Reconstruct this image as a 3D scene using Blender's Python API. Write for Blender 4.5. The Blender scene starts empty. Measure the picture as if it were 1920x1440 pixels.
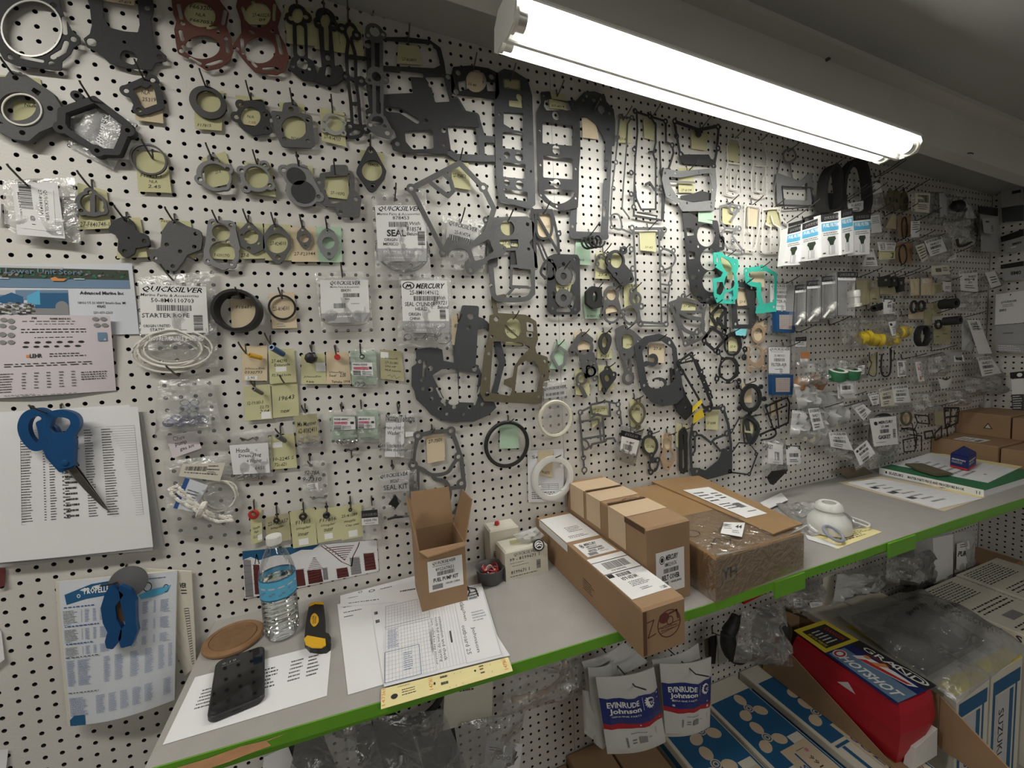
import bpy, math, random
import numpy as np
from mathutils import Vector, noise
random.seed(5)
SC = bpy.context.scene
COL = SC.collection
# ------------------------------------------------------------------ camera, light, exposure
# pose solved from the 1-inch hole grid of the pegboard: wall = plane Y 0, X right, Z up, metres
FPX, CX, CY = 770.87, 960.0, 712.23
CAM = np.array([0.650006, -1.029968, 0.425052])
def _rod(r):
    t = np.linalg.norm(r); k = np.array(r) / t
    K = np.array([[0, -k[2], k[1]], [k[2], 0, -k[0]], [-k[1], k[0], 0]])
    return np.eye(3) + math.sin(t) * K + (1 - math.cos(t)) * K @ K
ROT = _rod([0.0685335, -0.3583574, -0.0596453]) @ np.array([[1, 0, 0], [0, 0, -1], [0, 1, 0.]])
cd = bpy.data.cameras.new('camera'); cam = bpy.data.objects.new('camera', cd); COL.objects.link(cam)
cd.sensor_width = 36; cd.lens = FPX / 1920 * 36; cd.shift_y = (CY - 720) / 1920; cd.clip_start = 0.01
M = np.eye(4); M[:3, 0] = ROT[0]; M[:3, 1] = -ROT[1]; M[:3, 2] = -ROT[2]; M[:3, 3] = CAM
from mathutils import Matrix
cam.matrix_world = Matrix(M.tolist()); SC.camera = cam
SC.view_settings.view_transform = 'Standard'; SC.view_settings.look = 'None'
SC.view_settings.gamma = 1; SC.view_settings.exposure = 0.27; SC.view_settings.use_curve_mapping = False
SC.cycles.transparent_max_bounces = 32; SC.cycles.max_bounces = 8
W = bpy.data.worlds.new('room_air'); SC.world = W; W.use_nodes = True
W.node_tree.nodes['Background'].inputs[0].default_value = (.8, .86, .92, 1)
W.node_tree.nodes['Background'].inputs[1].default_value = 0.02
TUBE = 17.0                                  # emission of the two fluorescent tubes over the counter
def area(name, loc, sx, sy, power, col, rot=(0, 0, 0)):
    l = bpy.data.lights.new(name, 'AREA'); l.shape = 'RECTANGLE'; l.size = sx; l.size_y = sy; l.energy = power; l.color = col
    o = bpy.data.objects.new(name, l); COL.objects.link(o); o.location = loc; o.rotation_euler = rot; return o
area('ceiling_lamp', (-.25, -.78, 1.30), 1.2, .12, 16, (1, .965, .88))      # the next fluorescent in the row, left of the frame
area('ceiling_lamp', (1.5, -2.2, 1.17), 1.4, .3, 14, (1, .965, .9))         # room lamp behind the camera
# ------------------------------------------------------------------ pixel helpers: a pixel of the photo -> a point on a real plane
OX, OY, K = 0.0, 0.0, 4.0
def O(x, y, k=4.0):
    global OX, OY, K
    OX, OY, K = x, y, k
def _ray(x, y): return ROT.T @ np.array([(OX + x / K - CX) / FPX, (OY + y / K - CY) / FPX, 1.])
def onY(x, y, Y=0.): d = _ray(x, y); return CAM + d * (Y - CAM[1]) / d[1]
def onZ(x, y, Z): d = _ray(x, y); return CAM + d * (Z - CAM[2]) / d[2]
def onX(x, y, X): d = _ray(x, y); return CAM + d * (X - CAM[0]) / d[0]
def scale_at(P): return float((np.array(P) - CAM) @ ROT[2]) / FPX / K       # metres per crop pixel
# ------------------------------------------------------------------ materials
MATS = {}
def mat(name, c, rough=.6, metal=0., nz=0., ns=60., bump=0., bs=200., coat=0., trans=0., emit=0.):
    m = bpy.data.materials.new(name); m.use_nodes = True; nt = m.node_tree; b = nt.nodes['Principled BSDF']
    b.inputs['Base Color'].default_value = (*c, 1); b.inputs['Roughness'].default_value = rough
    b.inputs['Metallic'].default_value = metal; b.inputs['Coat Weight'].default_value = coat
    b.inputs['Transmission Weight'].default_value = trans
    tc = nt.nodes.new('ShaderNodeTexCoord')
    if emit: b.inputs['Emission Color'].default_value = (*c, 1); b.inputs['Emission Strength'].default_value = emit
    if nz:
        n = nt.nodes.new('ShaderNodeTexNoise'); n.inputs['Scale'].default_value = ns; n.inputs['Detail'].default_value = 5
        nt.links.new(tc.outputs['Object'], n.inputs['Vector'])
        mx = nt.nodes.new('ShaderNodeMix'); mx.data_type = 'RGBA'
        mx.inputs[6].default_value = (*[max(0, x * (1 - nz)) for x in c], 1); mx.inputs[7].default_value = (*[min(1, x * (1 + nz)) for x in c], 1)
        nt.links.new(n.outputs['Fac'], mx.inputs[0]); nt.links.new(mx.outputs[2], b.inputs['Base Color'])
    if bump:
        n = nt.nodes.new('ShaderNodeTexNoise'); n.inputs['Scale'].default_value = bs; n.inputs['Detail'].default_value = 3
        nt.links.new(tc.outputs['Object'], n.inputs['Vector'])
        bp = nt.nodes.new('ShaderNodeBump'); bp.inputs['Strength'].default_value = bump; bp.inputs['Distance'].default_value = .003
        nt.links.new(n.outputs['Fac'], bp.inputs['Height']); nt.links.new(bp.outputs[0], b.inputs['Normal'])
    MATS[name] = m; return m
def film(name, base=.05, tint=(1, 1, 1), haze=.05, bs=45., bump=.9, hazec=(.9, .9, .9), gl=.16):
    """clear poly film: mostly see-through, a mirror-like share of reflection on crinkles, a little milky haze"""
    m = bpy.data.materials.new(name); m.use_nodes = True; nt = m.node_tree; nt.nodes.clear(); N = nt.nodes.new; L = nt.links.new
    out = N('ShaderNodeOutputMaterial'); t = N('ShaderNodeBsdfTransparent'); t.inputs[0].default_value = (*tint, 1)
    g = N('ShaderNodeBsdfGlossy'); g.inputs['Roughness'].default_value = gl; d = N('ShaderNodeBsdfDiffuse'); d.inputs[0].default_value = (*hazec, 1)
    tc = N('ShaderNodeTexCoord'); n = N('ShaderNodeTexNoise'); n.inputs['Scale'].default_value = bs; n.inputs['Detail'].default_value = 4; n.inputs['Distortion'].default_value = 1.2
    L(tc.outputs['Object'], n.inputs['Vector']); bp = N('ShaderNodeBump'); bp.inputs['Strength'].default_value = bump; bp.inputs['Distance'].default_value = .01
    L(n.outputs['Fac'], bp.inputs['Height']); L(bp.outputs[0], g.inputs['Normal'])
    lw = N('ShaderNodeLayerWeight'); lw.inputs[0].default_value = .25; ma = N('ShaderNodeMath'); ma.operation = 'MULTIPLY_ADD'
    L(lw.outputs['Fresnel'], ma.inputs[0]); ma.inputs[1].default_value = .5; ma.inputs[2].default_value = base
    m1 = N('ShaderNodeMixShader'); m1.inputs[0].default_value = haze; L(t.outputs[0], m1.inputs[1]); L(d.outputs[0], m1.inputs[2])
    m2 = N('ShaderNodeMixShader'); L(ma.outputs[0], m2.inputs[0]); L(m1.outputs[0], m2.inputs[1]); L(g.outputs[0], m2.inputs[2])
    L(m2.outputs[0], out.inputs[0]); MATS[name] = m; return m
mat('pegboard', (.66, .645, .61), .42, nz=.05, ns=14, bump=.12, bs=260)
mat('cavity', (.03, .026, .02), .9)  # dark brown hardboard, taken near black to paint the shade in the holes
mat('ceil', (.40, .395, .375), .7, nz=.05, ns=5, bump=.1, bs=90); mat('beam', (.56, .55, .52), .6, nz=.06, ns=9, bump=.1, bs=60)
mat('wallpaint', (.5, .49, .46), .8); mat('concrete', (.22, .21, .2), .9, nz=.2, ns=6)
mat('counter', (.36, .345, .325), .55, nz=.08, ns=25, bump=.12, bs=220); mat('green', (.13, .36, .022), .45, nz=.1, ns=40)
mat('bare', (.30, .15, .07), .8, nz=.35, ns=30); mat('darkwood', (.05, .035, .025), .8)
mat('white_metal', (.74, .74, .70), .3); mat('tube', (1, .985, .93), emit=TUBE); mat('tubecap', (.6, .6, .58), .3, metal=.8)
mat('glasswhite', (.8, .8, .74), .25); mat('steel', (.16, .15, .14), .38, metal=.8); mat('chrome', (.6, .6, .6), .22, metal=1)
mat('wire', (.10, .095, .085), .42, metal=.6); mat('black', (.012, .012, .013), .45); mat('rubber', (.018, .018, .018), .6)
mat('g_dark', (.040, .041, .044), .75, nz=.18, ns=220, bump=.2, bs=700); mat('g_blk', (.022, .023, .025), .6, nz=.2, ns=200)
mat('g_mid', (.11, .11, .112), .75, nz=.16, ns=240, bump=.2, bs=700); mat('g_lite', (.22, .22, .225), .7, nz=.14, ns=240, bump=.15, bs=700)
mat('g_pale', (.36, .36, .35), .7, nz=.1, ns=240); mat('g_blue', (.055, .06, .066), .6, nz=.15, ns=200); mat('g_red', (.125, .042, .032), .75, nz=.2, ns=200)
mat('g_olive', (.125, .108, .068), .75, nz=.22, ns=200, bump=.2, bs=600); mat('g_teal', (.045, .52, .40), .55, nz=.08, ns=120)
mat('g_white', (.72, .70, .64), .6, nz=.06, ns=160); mat('g_tan', (.42, .30, .2), .7, nz=.16, ns=200); mat('g_silver', (.34, .34, .33), .35, metal=.7)
mat('tag_y', (.58, .56, .33), .85, nz=.05, ns=60); mat('tag_p', (.68, .57, .40), .85, nz=.05, ns=60); mat('tag_g', (.43, .60, .45), .85, nz=.05, ns=60)
mat('tag_d', (.42, .39, .24), .85, nz=.08, ns=60); mat('tag_b', (.2, .62, .68), .85); mat('paper', (.78, .78, .80), .8, nz=.025, ns=30)
mat('paper_lav', (.66, .60, .64), .8, nz=.03, ns=20); mat('paper_old', (.66, .63, .54), .85, nz=.06, ns=20); mat('paper_y', (.80, .70, .36), .8, nz=.03, ns=20)
mat('paper_blue', (.66, .69, .75), .6, nz=.05, ns=14); mat('label', (.80, .80, .80), .5); mat('label_grey', (.40, .40, .41), .5)
for n, c in dict(k=(.02, .02, .022), w=(.85, .85, .85), r=(.5, .03, .03), b=(.03, .09, .30), g=(.25, .25, .26), n=(.10, .085, .045), B=(.014, .105, .24), l=(.55, .55, .57),
                 G=(.01, .16, .09), y=(.72, .6, .04), L=(.15, .25, .38), m=(.12, .025, .025), c=(.1, .42, .66), o=(.7, .28, .08), O=(.62, .50, .36), d=(.03, .05, .03), N=(.012, .022, .14), P=(.6, .2, .3), f=(.36, .40, .47)).items():
    mat('ink_' + n, c, .6)
mat('card', (.325, .205, .115), .8, nz=.1, ns=12, bump=.08, bs=120); mat('card_in', (.27, .165, .09), .85, nz=.1, ns=16); mat('card_dk', (.10, .055, .025), .9)
mat('card2', (.33, .20, .09), .55, nz=.2, ns=14, bump=.3, bs=40, coat=.35); mat('papertape', (.60, .45, .30), .6, nz=.05, ns=60)
mat('blue_pl', (.01, .07, .20), .32, nz=.08, ns=30); mat('yellow_pl', (.72, .40, .015), .4); mat('black_pl', (.012, .012, .013), .38)
mat('cork', (.26, .145, .07), .8, nz=.25, ns=60, bump=.25, bs=200); mat('cork2', (.23, .125, .06), .8, nz=.25, ns=90, bump=.25, bs=200)
mat('screen', (.004, .004, .005), .07, coat=.5); mat('case', (.02, .021, .024), .4); mat('rope', (.74, .72, .66), .8); mat('twine', (.75, .5, .5), .8)
mat('white_pl', (.72, .72, .69), .35); mat('cream_pl', (.72, .70, .58), .35); mat('grey_pl', (.1, .1, .105), .45); mat('lav_pl', (.3, .32, .4), .3)
mat('yel2', (.62, .46, .03), .4); mat('red_pl', (.45, .03, .03), .4); mat('greenmesh', (.03, .16, .07), .6); mat('orange_pl', (.55, .2, .05), .4)
mat('red_cloth', (.42, .008, .02), .5, nz=.1, ns=10); mat('white_bag', (.62, .62, .60), .45, nz=.04, ns=14, bump=.15, bs=40); mat('bluebag', (.012, .025, .18), .35, nz=.1, ns=10)
film('film', .09, haze=.09); film('film_milk', .06, haze=.40, hazec=(.75, .76, .76), bs=30); film('film_dk', .09, tint=(.8, .8, .8), haze=.03)
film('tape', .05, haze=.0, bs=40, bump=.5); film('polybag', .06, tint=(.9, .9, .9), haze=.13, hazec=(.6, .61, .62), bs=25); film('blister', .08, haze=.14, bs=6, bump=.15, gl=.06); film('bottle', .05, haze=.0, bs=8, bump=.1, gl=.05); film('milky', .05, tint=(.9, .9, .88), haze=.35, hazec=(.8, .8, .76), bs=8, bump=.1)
m = mat('water', (.93, .97, .95), .03, trans=1.0); m.node_tree.nodes['Principled BSDF'].inputs['IOR'].default_value = 1.33
# ------------------------------------------------------------------ objects
WL = {}
ORD = 'first second third fourth fifth sixth seventh eighth ninth'.split()
GRP = dict(peg_hook='peg hooks in the pegboard', paper_tag='paper tags on the pegboard', gasket='gaskets hanging on the pegboard', parts_bag='clear parts bags on the pegboard', parts_label='printed labels in the crowded corner', filter_box='blue and white fuel filter boxes', blister_pack='blister packs with white filters', propeller_box='propeller boxes under the counter', parts_packet='white packets under the counter', grommet='small seals on the lower tag row')
def tagit(o, label, cat, group=None, kind=None):
    if label: o['label'] = label
    if cat: o['category'] = cat
    group = group or (GRP.get(o.name.split('.')[0]) if cat else None)
    if group: o['group'] = group
    if kind: o['kind'] = kind
    return o
def thing(name, label, cat, loc, group=None):
    o = bpy.data.objects.new(name, None); COL.objects.link(o); o.location = [float(v) for v in loc]; o.empty_display_size = .02
    WL[o.name] = np.array(loc, float); return tagit(o, label, cat, group)
class MB:
    def __init__(s): s.v = []; s.f = []; s.i = []; s.m = []
    def mi(s, m):
        if m not in s.m: s.m.append(m)
        return s.m.index(m)
    def add(s, vs, fs, m):
        b = len(s.v); s.v.extend([tuple(map(float, p)) for p in vs]); k = s.mi(m)
        for f in fs: s.f.append([b + j for j in f]); s.i.append(k)
    def quad(s, a, b, c, d, m): s.add([a, b, c, d], [(0, 1, 2, 3)], m)
    def hexa(s, lo, hi, m):
        """lo, hi: rings of points (same count); closed prism"""
        n = len(lo); s.add(list(lo) + list(hi), [list(range(n))[::-1], list(range(n, 2 * n))] + [(j, (j + 1) % n, n + (j + 1) % n, n + j) for j in range(n)], m)
    def box(s, x0, x1, y0, y1, z0, z1, m): s.hexa([(x0, y0, z0), (x1, y0, z0), (x1, y1, z0), (x0, y1, z0)], [(x0, y0, z1), (x1, y0, z1), (x1, y1, z1), (x0, y1, z1)], m)
    def tube(s, pts, r, m, n=6, closed=False):
        P = [np.array(p, float) for p in pts]; N = len(P); vs = []; up = np.array([.31, .17, .93])
        for j in range(N):
            if closed: t = P[(j + 1) % N] - P[j - 1]
            else: t = P[min(j + 1, N - 1)] - P[max(j - 1, 0)]
            t = t / (np.linalg.norm(t) + 1e-12); a = np.cross(t, up)
            if np.linalg.norm(a) < .05: a = np.cross(t, [1, 0, 0])
            a /= np.linalg.norm(a); b = np.cross(t, a); rr = r[j] if hasattr(r, '__len__') else r
            for k in range(n): q = 2 * math.pi * k / n; vs.append(P[j] + rr * (math.cos(q) * a + math.sin(q) * b))
        fs = []
        for j in range(N if closed else N - 1):
            for k in range(n): fs.append((j * n + k, j * n + (k + 1) % n, ((j + 1) % N) * n + (k + 1) % n, ((j + 1) % N) * n + k))
        if not closed: fs += [list(range(n))[::-1], list(range((N - 1) * n, N * n))]
        s.add(vs, fs, m)
    def lathe(s, c, prof, m, n=24, ax=(0, 0, 1), cap=True):
        ax = np.array(ax, float); ax /= np.linalg.norm(ax); a = np.cross(ax, [0.12, .97, .2]); a /= np.linalg.norm(a); b = np.cross(ax, a); c = np.array(c, float)
        vs = []; fs = []; R = len(prof)
        for r, h in prof:
            for k in range(n): q = 2 * math.pi * k / n; vs.append(c + ax * h + r * (math.cos(q) * a + math.sin(q) * b))
        for j in range(R - 1):
            for k in range(n): fs.append((j * n + k, j * n + (k + 1) % n, (j + 1) * n + (k + 1) % n, (j + 1) * n + k))
        if cap: fs += [list(range(n))[::-1], list(range((R - 1) * n, R * n))]
        s.add(vs, fs, m)
    def build(s, name, parent=None, smooth=False, label=None, cat=None, group=None, kind=None):
        V = np.array(s.v, float); c = (V.min(0) + V.max(0)) / 2
        if cat and not parent: c[2] = V[:, 2].min()
        me = bpy.data.meshes.new(name); me.from_pydata((V - c).tolist(), [], s.f)
        for mn in s.m: me.materials.append(MATS[mn])
        me.polygons.foreach_set('material_index', s.i)
        if smooth: me.polygons.foreach_set('use_smooth', [True] * len(s.f))
        me.update(); o = bpy.data.objects.new(name, me); COL.objects.link(o)
        if smooth:
            try: me.set_sharp_from_angle(angle=math.radians(40))
            except Exception: pass
        WL[o.name] = c
        if parent: o.parent = parent; o.location = [float(x) for x in c - WL[parent.name]]
        else: o.location = [float(x) for x in c]
        return tagit(o, label, cat, group, kind)
# ------------------------------------------------------------------ flat frames and print
class Fr:
    """a flat four-cornered frame TL, TR, BR, BL; pt(u, v, h): u right, v down, h out of the face"""
    def __init__(s, *c):
        s.c = [np.array(p, float) for p in c]; n = np.cross(s.c[1] - s.c[0], s.c[0] - s.c[3]); s.n = n / np.linalg.norm(n)
    def pt(s, u, v, h=0.): a, b, c, d = s.c; return (a * (1 - u) + b * u) * (1 - v) + (d * (1 - u) + c * u) * v + s.n * h
    def sub(s, u0, v0, u1, v1, h=0.): return Fr(s.pt(u0, v0, h), s.pt(u1, v0, h), s.pt(u1, v1, h), s.pt(u0, v1, h))
    def size(s): return np.linalg.norm(s.c[1] - s.c[0]), np.linalg.norm(s.c[3] - s.c[0])
def fy(q, off=.004, lean=0.):
    """frame on the plane Y = -off from a string of four pixels TL TR BR BL; lean pushes the lower edge outwards"""
    p = pts(q); return Fr(*[onY(x, y, -off - (lean if j > 1 else 0)) for j, (x, y) in enumerate(p)])
def fz(q, z): return Fr(*[onZ(x, y, z) for x, y in pts(q)])
def pts(q): return [tuple(float(t) for t in w.split(',')) for w in q.split()]
_TX = {}
def text_geo(s, bold, shear, again=3):
    k = (s, bold, shear)
    if k not in _TX:
        c = bpy.data.curves.new('t', 'FONT'); c.body = s; c.resolution_u = 1 if len(s) > 8 else 2; c.shear = shear; c.offset = (.03 if bold else .007) if 'Q' not in s else 0
        o = bpy.data.objects.new('t', c); me = bpy.data.meshes.new_from_object(o)
        v = np.array([x.co[:2] for x in me.vertices], float).reshape(-1, 2); f = [list(p.vertices) for p in me.polygons]
        if len(v) and 'Q' in s and bold: n = len(v); v = np.r_[v, v + (.035, .012), v + (.0175, -.008)]; f = f + [[j + n for j in q] for q in f] + [[j + 2 * n for j in q] for q in f]
        if len(v): v = (v - v.min(0)) / np.maximum(v.max(0) - v.min(0), 1e-6)
        bpy.data.meshes.remove(me); bpy.data.objects.remove(o); bpy.data.curves.remove(c)
        if not len(v) and again: return text_geo(s, bold, shear, again - 1)
        _TX[k] = (v, f)
    return _TX[k]
def pr(mb, F, spec, h0=.0003, wf=None):
    """print on a frame: 'op|text|u0 v0 u1 v1' joined by ';' - real flat ink polygons just above the surface"""
    P = F.pt if wf is None else (lambda u, v, h=0.: F.pt(u, v, h + wf(u, v)))
    h = h0
    for e in spec.split(';'):
        e = e.strip()
        if not e: continue
        op, tx, r = e.split('|'); r = [float(x) for x in r.split()]; k = op[0]; ink = 'ink_' + (op[1] if len(op) > 1 else 'k'); h += .00003
        u0, v0, u1, v1 = r[:4]
        if k in 'tbihduxX':
            v, f = text_geo(tx, k in 'biX', .35 if k == 'i' else (.15 if k == 'h' else 0))
            if not len(v): continue
            a, b = v[:, 0], v[:, 1]
            if k == 'd': a, b = b, 1 - a
            elif k == 'u': a, b = 1 - b, a
            elif k in 'xX': a, b = 1 - a, 1 - b
            if k == 'h': b = b + .06 * np.sin(a * 9)
            mb.add([P(u0 + (u1 - u0) * x, v1 + (v0 - v1) * y, h) for x, y in zip(a, b)], f, ink)
        elif k == 'r': mb.quad(P(u0, v1, h), P(u1, v1, h), P(u1, v0, h), P(u0, v0, h), ink)
        elif k == 'p':
            q = [tuple(float(t) for t in w.split(',')) for w in tx.split()]; mb.add([P(u0 + (u1 - u0) * x, v0 + (v1 - v0) * y, h) for x, y in q], [list(range(len(q)))[::-1]], ink)
        elif k in 'cC':
            rg = random.Random(tx + str(r)); x = 0.
            while x < 1:
                w = rg.choice((.012, .02, .03)) * (60 / float(tx or 60)); e1 = min(1, x + w)
                if k == 'c': a, b, c, d = u0 + (u1 - u0) * x, u0 + (u1 - u0) * e1, v0, v1
                else: a, b, c, d = u0, u1, v0 + (v1 - v0) * x, v0 + (v1 - v0) * e1
                mb.quad(P(a, d, h), P(b, d, h), P(b, c, h), P(a, c, h), ink); x = e1 + rg.choice((.012, .02, .03)) * (60 / float(tx or 60))
        elif k in 'lLs':
            n = int(tx); rg = random.Random(str(r)); st = (v1 - v0) / n
            for j in range(n):
                x = u0 + (rg.random() * .1 * (u1 - u0) if k == 's' else 0); end = u1 - (rg.random() * .3 * (u1 - u0) if k != 'L' else 0)
                while x < end:
                    w = min((u1 - u0) * rg.uniform(.03, .10), end - x); a = v0 + st * (j + .2); b = a + st * .36
                    mb.quad(P(x, b, h), P(x + w, b, h), P(x + w, a, h), P(x, a, h), ink); x += w + (u1 - u0) * rg.uniform(.015, .04)
        elif k == 'g':
            nx, ny, lw = [float(t) for t in tx.split(',')]
            for j in range(int(nx) + 1): x = u0 + (u1 - u0) * j / nx; mb.quad(P(x - lw, v1, h), P(x + lw, v1, h), P(x + lw, v0, h), P(x - lw, v0, h), ink)
            for j in range(int(ny) + 1): y = v0 + (v1 - v0) * j / ny; mb.quad(P(u0, y + lw, h), P(u1, y + lw, h), P(u1, y - lw, h), P(u0, y - lw, h), ink)
        elif k in 'eE':
            n = 20; q = [(math.cos(2 * math.pi * j / n), math.sin(2 * math.pi * j / n)) for j in range(n)]; cu, cv, ru, rv = (u0 + u1) / 2, (v0 + v1) / 2, (u1 - u0) / 2, (v1 - v0) / 2
            if k == 'e': mb.add([P(cu + ru * x, cv - rv * y, h) for x, y in q], [list(range(n))], ink)
            else:
                t = float(tx or .75); mb.add([P(cu + ru * x, cv - rv * y, h) for x, y in q] + [P(cu + t * ru * x, cv - t * rv * y, h) for x, y in q], [(j, (j + 1) % n, n + (j + 1) % n, n + j) for j in range(n)], ink)
        elif k == 'w':                              # pen stroke through points, width in u
            q = [tuple(float(t) for t in w.split(',')) for w in tx.split()]; lw = r[4] if len(r) > 4 else .01
            for (ax, ay), (bx, by) in zip(q[:-1], q[1:]):
                A = np.array([u0 + (u1 - u0) * ax, v0 + (v1 - v0) * ay]); B = np.array([u0 + (u1 - u0) * bx, v0 + (v1 - v0) * by]); d = B - A; L = np.linalg.norm(d) + 1e-9; n_ = np.array([-d[1], d[0]]) / L * lw / 2; e_ = d / L * lw * .3
                mb.quad(P(*(A - e_ + n_), h), P(*(B + e_ + n_), h), P(*(B + e_ - n_), h), P(*(A - e_ - n_), h), ink)
def sheet(mb, F, m, th=.0003, nu=1, nv=1, wf=None):
    """a sheet with real thickness; wf(u, v) gives its curl out of the frame"""
    wf = wf or (lambda u, v: 0.); g = lambda h: [F.pt(i / nu, j / nv, h + wf(i / nu, j / nv)) for j in range(nv + 1) for i in range(nu + 1)]
    A, B = g(th), g(0.); n = len(A); w = nu + 1; fs = []
    for j in range(nv):
        for i in range(nu): a = j * w + i; fs.append((a, a + w, a + w + 1, a + 1)); fs.append((n + a, n + a + 1, n + a + w + 1, n + a + w))
    rim = list(range(w)) + [j * w + nu for j in range(1, nv + 1)] + [nv * w + i for i in range(nu - 1, -1, -1)] + [j * w for j in range(nv - 1, 0, -1)]
    for a, b in zip(rim, rim[1:] + rim[:1]): fs.append((a, b, n + b, n + a))
    mb.add(A + B, fs, m)
def wrinkle(amp, fr=9., seed=0., edge=True):
    def w(u, v):
        e = (4 * u * (1 - u)) ** .4 * (4 * v * (1 - v)) ** .4 if edge else 1.
        return amp * e * (.6 + 1.0 * noise.noise(Vector((u * fr + seed, v * fr, seed * 1.7))))
    return w
def gw(wf, nu, nv):
    def f(u, v):
        a, b = min(max(u, 0), .9999) * nu, min(max(v, 0), .9999) * nv; i, j = int(a), int(b); a -= i; b -= j; g = lambda p, q: wf(p / nu, q / nv)
        return (g(i, j) * (1 - a) + g(i + 1, j) * a) * (1 - b) + (g(i, j + 1) * (1 - a) + g(i + 1, j + 1) * a) * b
    return f
# ------------------------------------------------------------------ gasket shapes: unions and cut-outs in millimetres, traced to one clean outline
def _segd(X, Y, a, b):
    d = b - a; L = d @ d + 1e-12; t = np.clip(((X - a[0]) * d[0] + (Y - a[1]) * d[1]) / L, 0, 1); return np.hypot(X - a[0] - t * d[0], Y - a[1] - t * d[1])
def _poly(X, Y, P):
    d = np.full(X.shape, 1e9); ins = np.zeros(X.shape, bool); n = len(P)
    for i in range(n):
        a, b = P[i], P[(i + 1) % n]; d = np.minimum(d, _segd(X, Y, a, b)); c = (a[1] > Y) != (b[1] > Y)
        ins ^= c & (X < (b[0] - a[0]) * (Y - a[1]) / ((b[1] - a[1]) if abs(b[1] - a[1]) > 1e-9 else 1e-9) + a[0])
    return np.where(ins, -d, d)
def spline(P, closed, n=6):
    P = [np.array(p, float) for p in P]; N = len(P); out = []
    for i in range(N if closed else N - 1):
        g = (lambda j: P[j % N]) if closed else (lambda j: P[min(max(j, 0), N - 1)])
        a, b, c, d = g(i - 1), g(i), g(i + 1), g(i + 2)
        for k in range(n): t = k / n; out.append(.5 * (2 * b + (c - a) * t + (2 * a - 5 * b + 4 * c - d) * t * t + (3 * b - a - 3 * c + d) * t ** 3))
    if not closed: out.append(P[-1])
    return out
def outline(spec, off, fil=1.2, res=230):
    prim = []; eyes = []
    def mm(p): q = onY(p[0], p[1], -off); return np.array([q[0], q[2]]) * 1000
    for e in spec.split(';'):
        e = e.strip()
        if not e: continue
        hd, *rest = e.split(); op = hd[0]; sz = hd[1:]; P = [tuple(float(t) for t in w.split(',')) for w in rest]; neg = op.isupper(); o = op.lower()
        sc = lambda p: scale_at(onY(p[0], p[1], -off)) * 1000
        if o == 'i':
            R, r = [float(t) for t in sz.split('/')]
            for p in P: prim.append(('c', mm(p), R * sc(p), False)); eyes.append(('c', mm(p), r * sc(p), True))
        elif o == 'c':
            for p in P: prim.append(('c', mm(p), float(sz) * sc(p), neg))
        elif o == 'e':
            for j in range(0, len(P) - 1, 2):
                c, r = P[j], P[j + 1]; a = math.radians(float(sz or 0)); q = []
                for k in range(36): t = 2 * math.pi * k / 36; x, y = r[0] * math.cos(t), r[1] * math.sin(t); q.append(mm((c[0] + x * math.cos(a) - y * math.sin(a), c[1] + x * math.sin(a) + y * math.cos(a))))
                prim.append(('p', q, 0., neg))
        else:
            s_ = float(sz or 0) * sc(P[0])
            if o in 'bko': P = [tuple(x) for x in spline(P, o != 'k')]
            q = [mm(p) for p in P]
            if o in 'pb': prim.append(('p', q, s_, neg))
            else: prim.append(('s', q + ([q[0]] if o in 'lo' else []), s_ / 2, neg))
    prim += eyes; A = []
    for t, q, r, n in prim:
        if n: continue
        q = np.array(q).reshape(-1, 2); A += [q.min(0) - abs(r), q.max(0) + abs(r)]
    A = np.array(A); lo, hi = A.min(0) - 2, A.max(0) + 2; h = max(.35, max(hi - lo) / res); nx, ny = [int(math.ceil(v / h)) + 1 for v in hi - lo]
    gx = lo[0] + h * np.arange(nx); gy = lo[1] + h * np.arange(ny); D = np.full((ny, nx), 6.)
    for t, q, r, n in prim:
        Q = np.array(q).reshape(-1, 2); mg = abs(r) + 4; i0, i1 = np.searchsorted(gx, [Q[:, 0].min() - mg, Q[:, 0].max() + mg]); j0, j1 = np.searchsorted(gy, [Q[:, 1].min() - mg, Q[:, 1].max() + mg])
        if i1 <= i0 or j1 <= j0: continue
        X, Y = np.meshgrid(gx[i0:i1], gy[j0:j1])
        if t == 'c': d = np.hypot(X - q[0], Y - q[1]) - r
        elif t == 'p': d = _poly(X, Y, [np.array(p) for p in q]) - r
        else:
            d = np.full(X.shape, 1e9)
            for a, b in zip(q[:-1], q[1:]): d = np.minimum(d, _segd(X, Y, a, b))
            d = d - r
        S = D[j0:j1, i0:i1]
        if n: S[:] = np.maximum(S, -d)
        else: k = fil; hh = np.maximum(k - np.abs(S - d), 0) / k; S[:] = np.minimum(S, d) - hh * hh * k * .25
    _join(D, gx, gy, h); D[0], D[-1], D[:, 0], D[:, -1] = 1, 1, 1, 1
    In = D < 0; code = In[:-1, :-1] * 1 + In[:-1, 1:] * 2 + In[1:, 1:] * 4 + In[1:, :-1] * 8; nxt = {}
    jj, ii = np.nonzero((code > 0) & (code < 15)); E4 = {1: [(3, 0)], 2: [(0, 1)], 3: [(3, 1)], 4: [(1, 2)], 5: [(3, 0), (1, 2)], 6: [(0, 2)], 7: [(3, 2)], 8: [(2, 3)], 9: [(2, 0)], 10: [(0, 1), (2, 3)], 11: [(2, 1)], 12: [(1, 3)], 13: [(1, 0)], 14: [(0, 3)]}
    key = lambda j, i, e: ((0, j, i), (1, j, i + 1), (0, j + 1, i), (1, j, i))[e]
    for j, i in zip(jj.tolist(), ii.tolist()):
        for a, b in E4[int(code[j, i])]: nxt[key(j, i, a)] = key(j, i, b)
    loops = []
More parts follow.
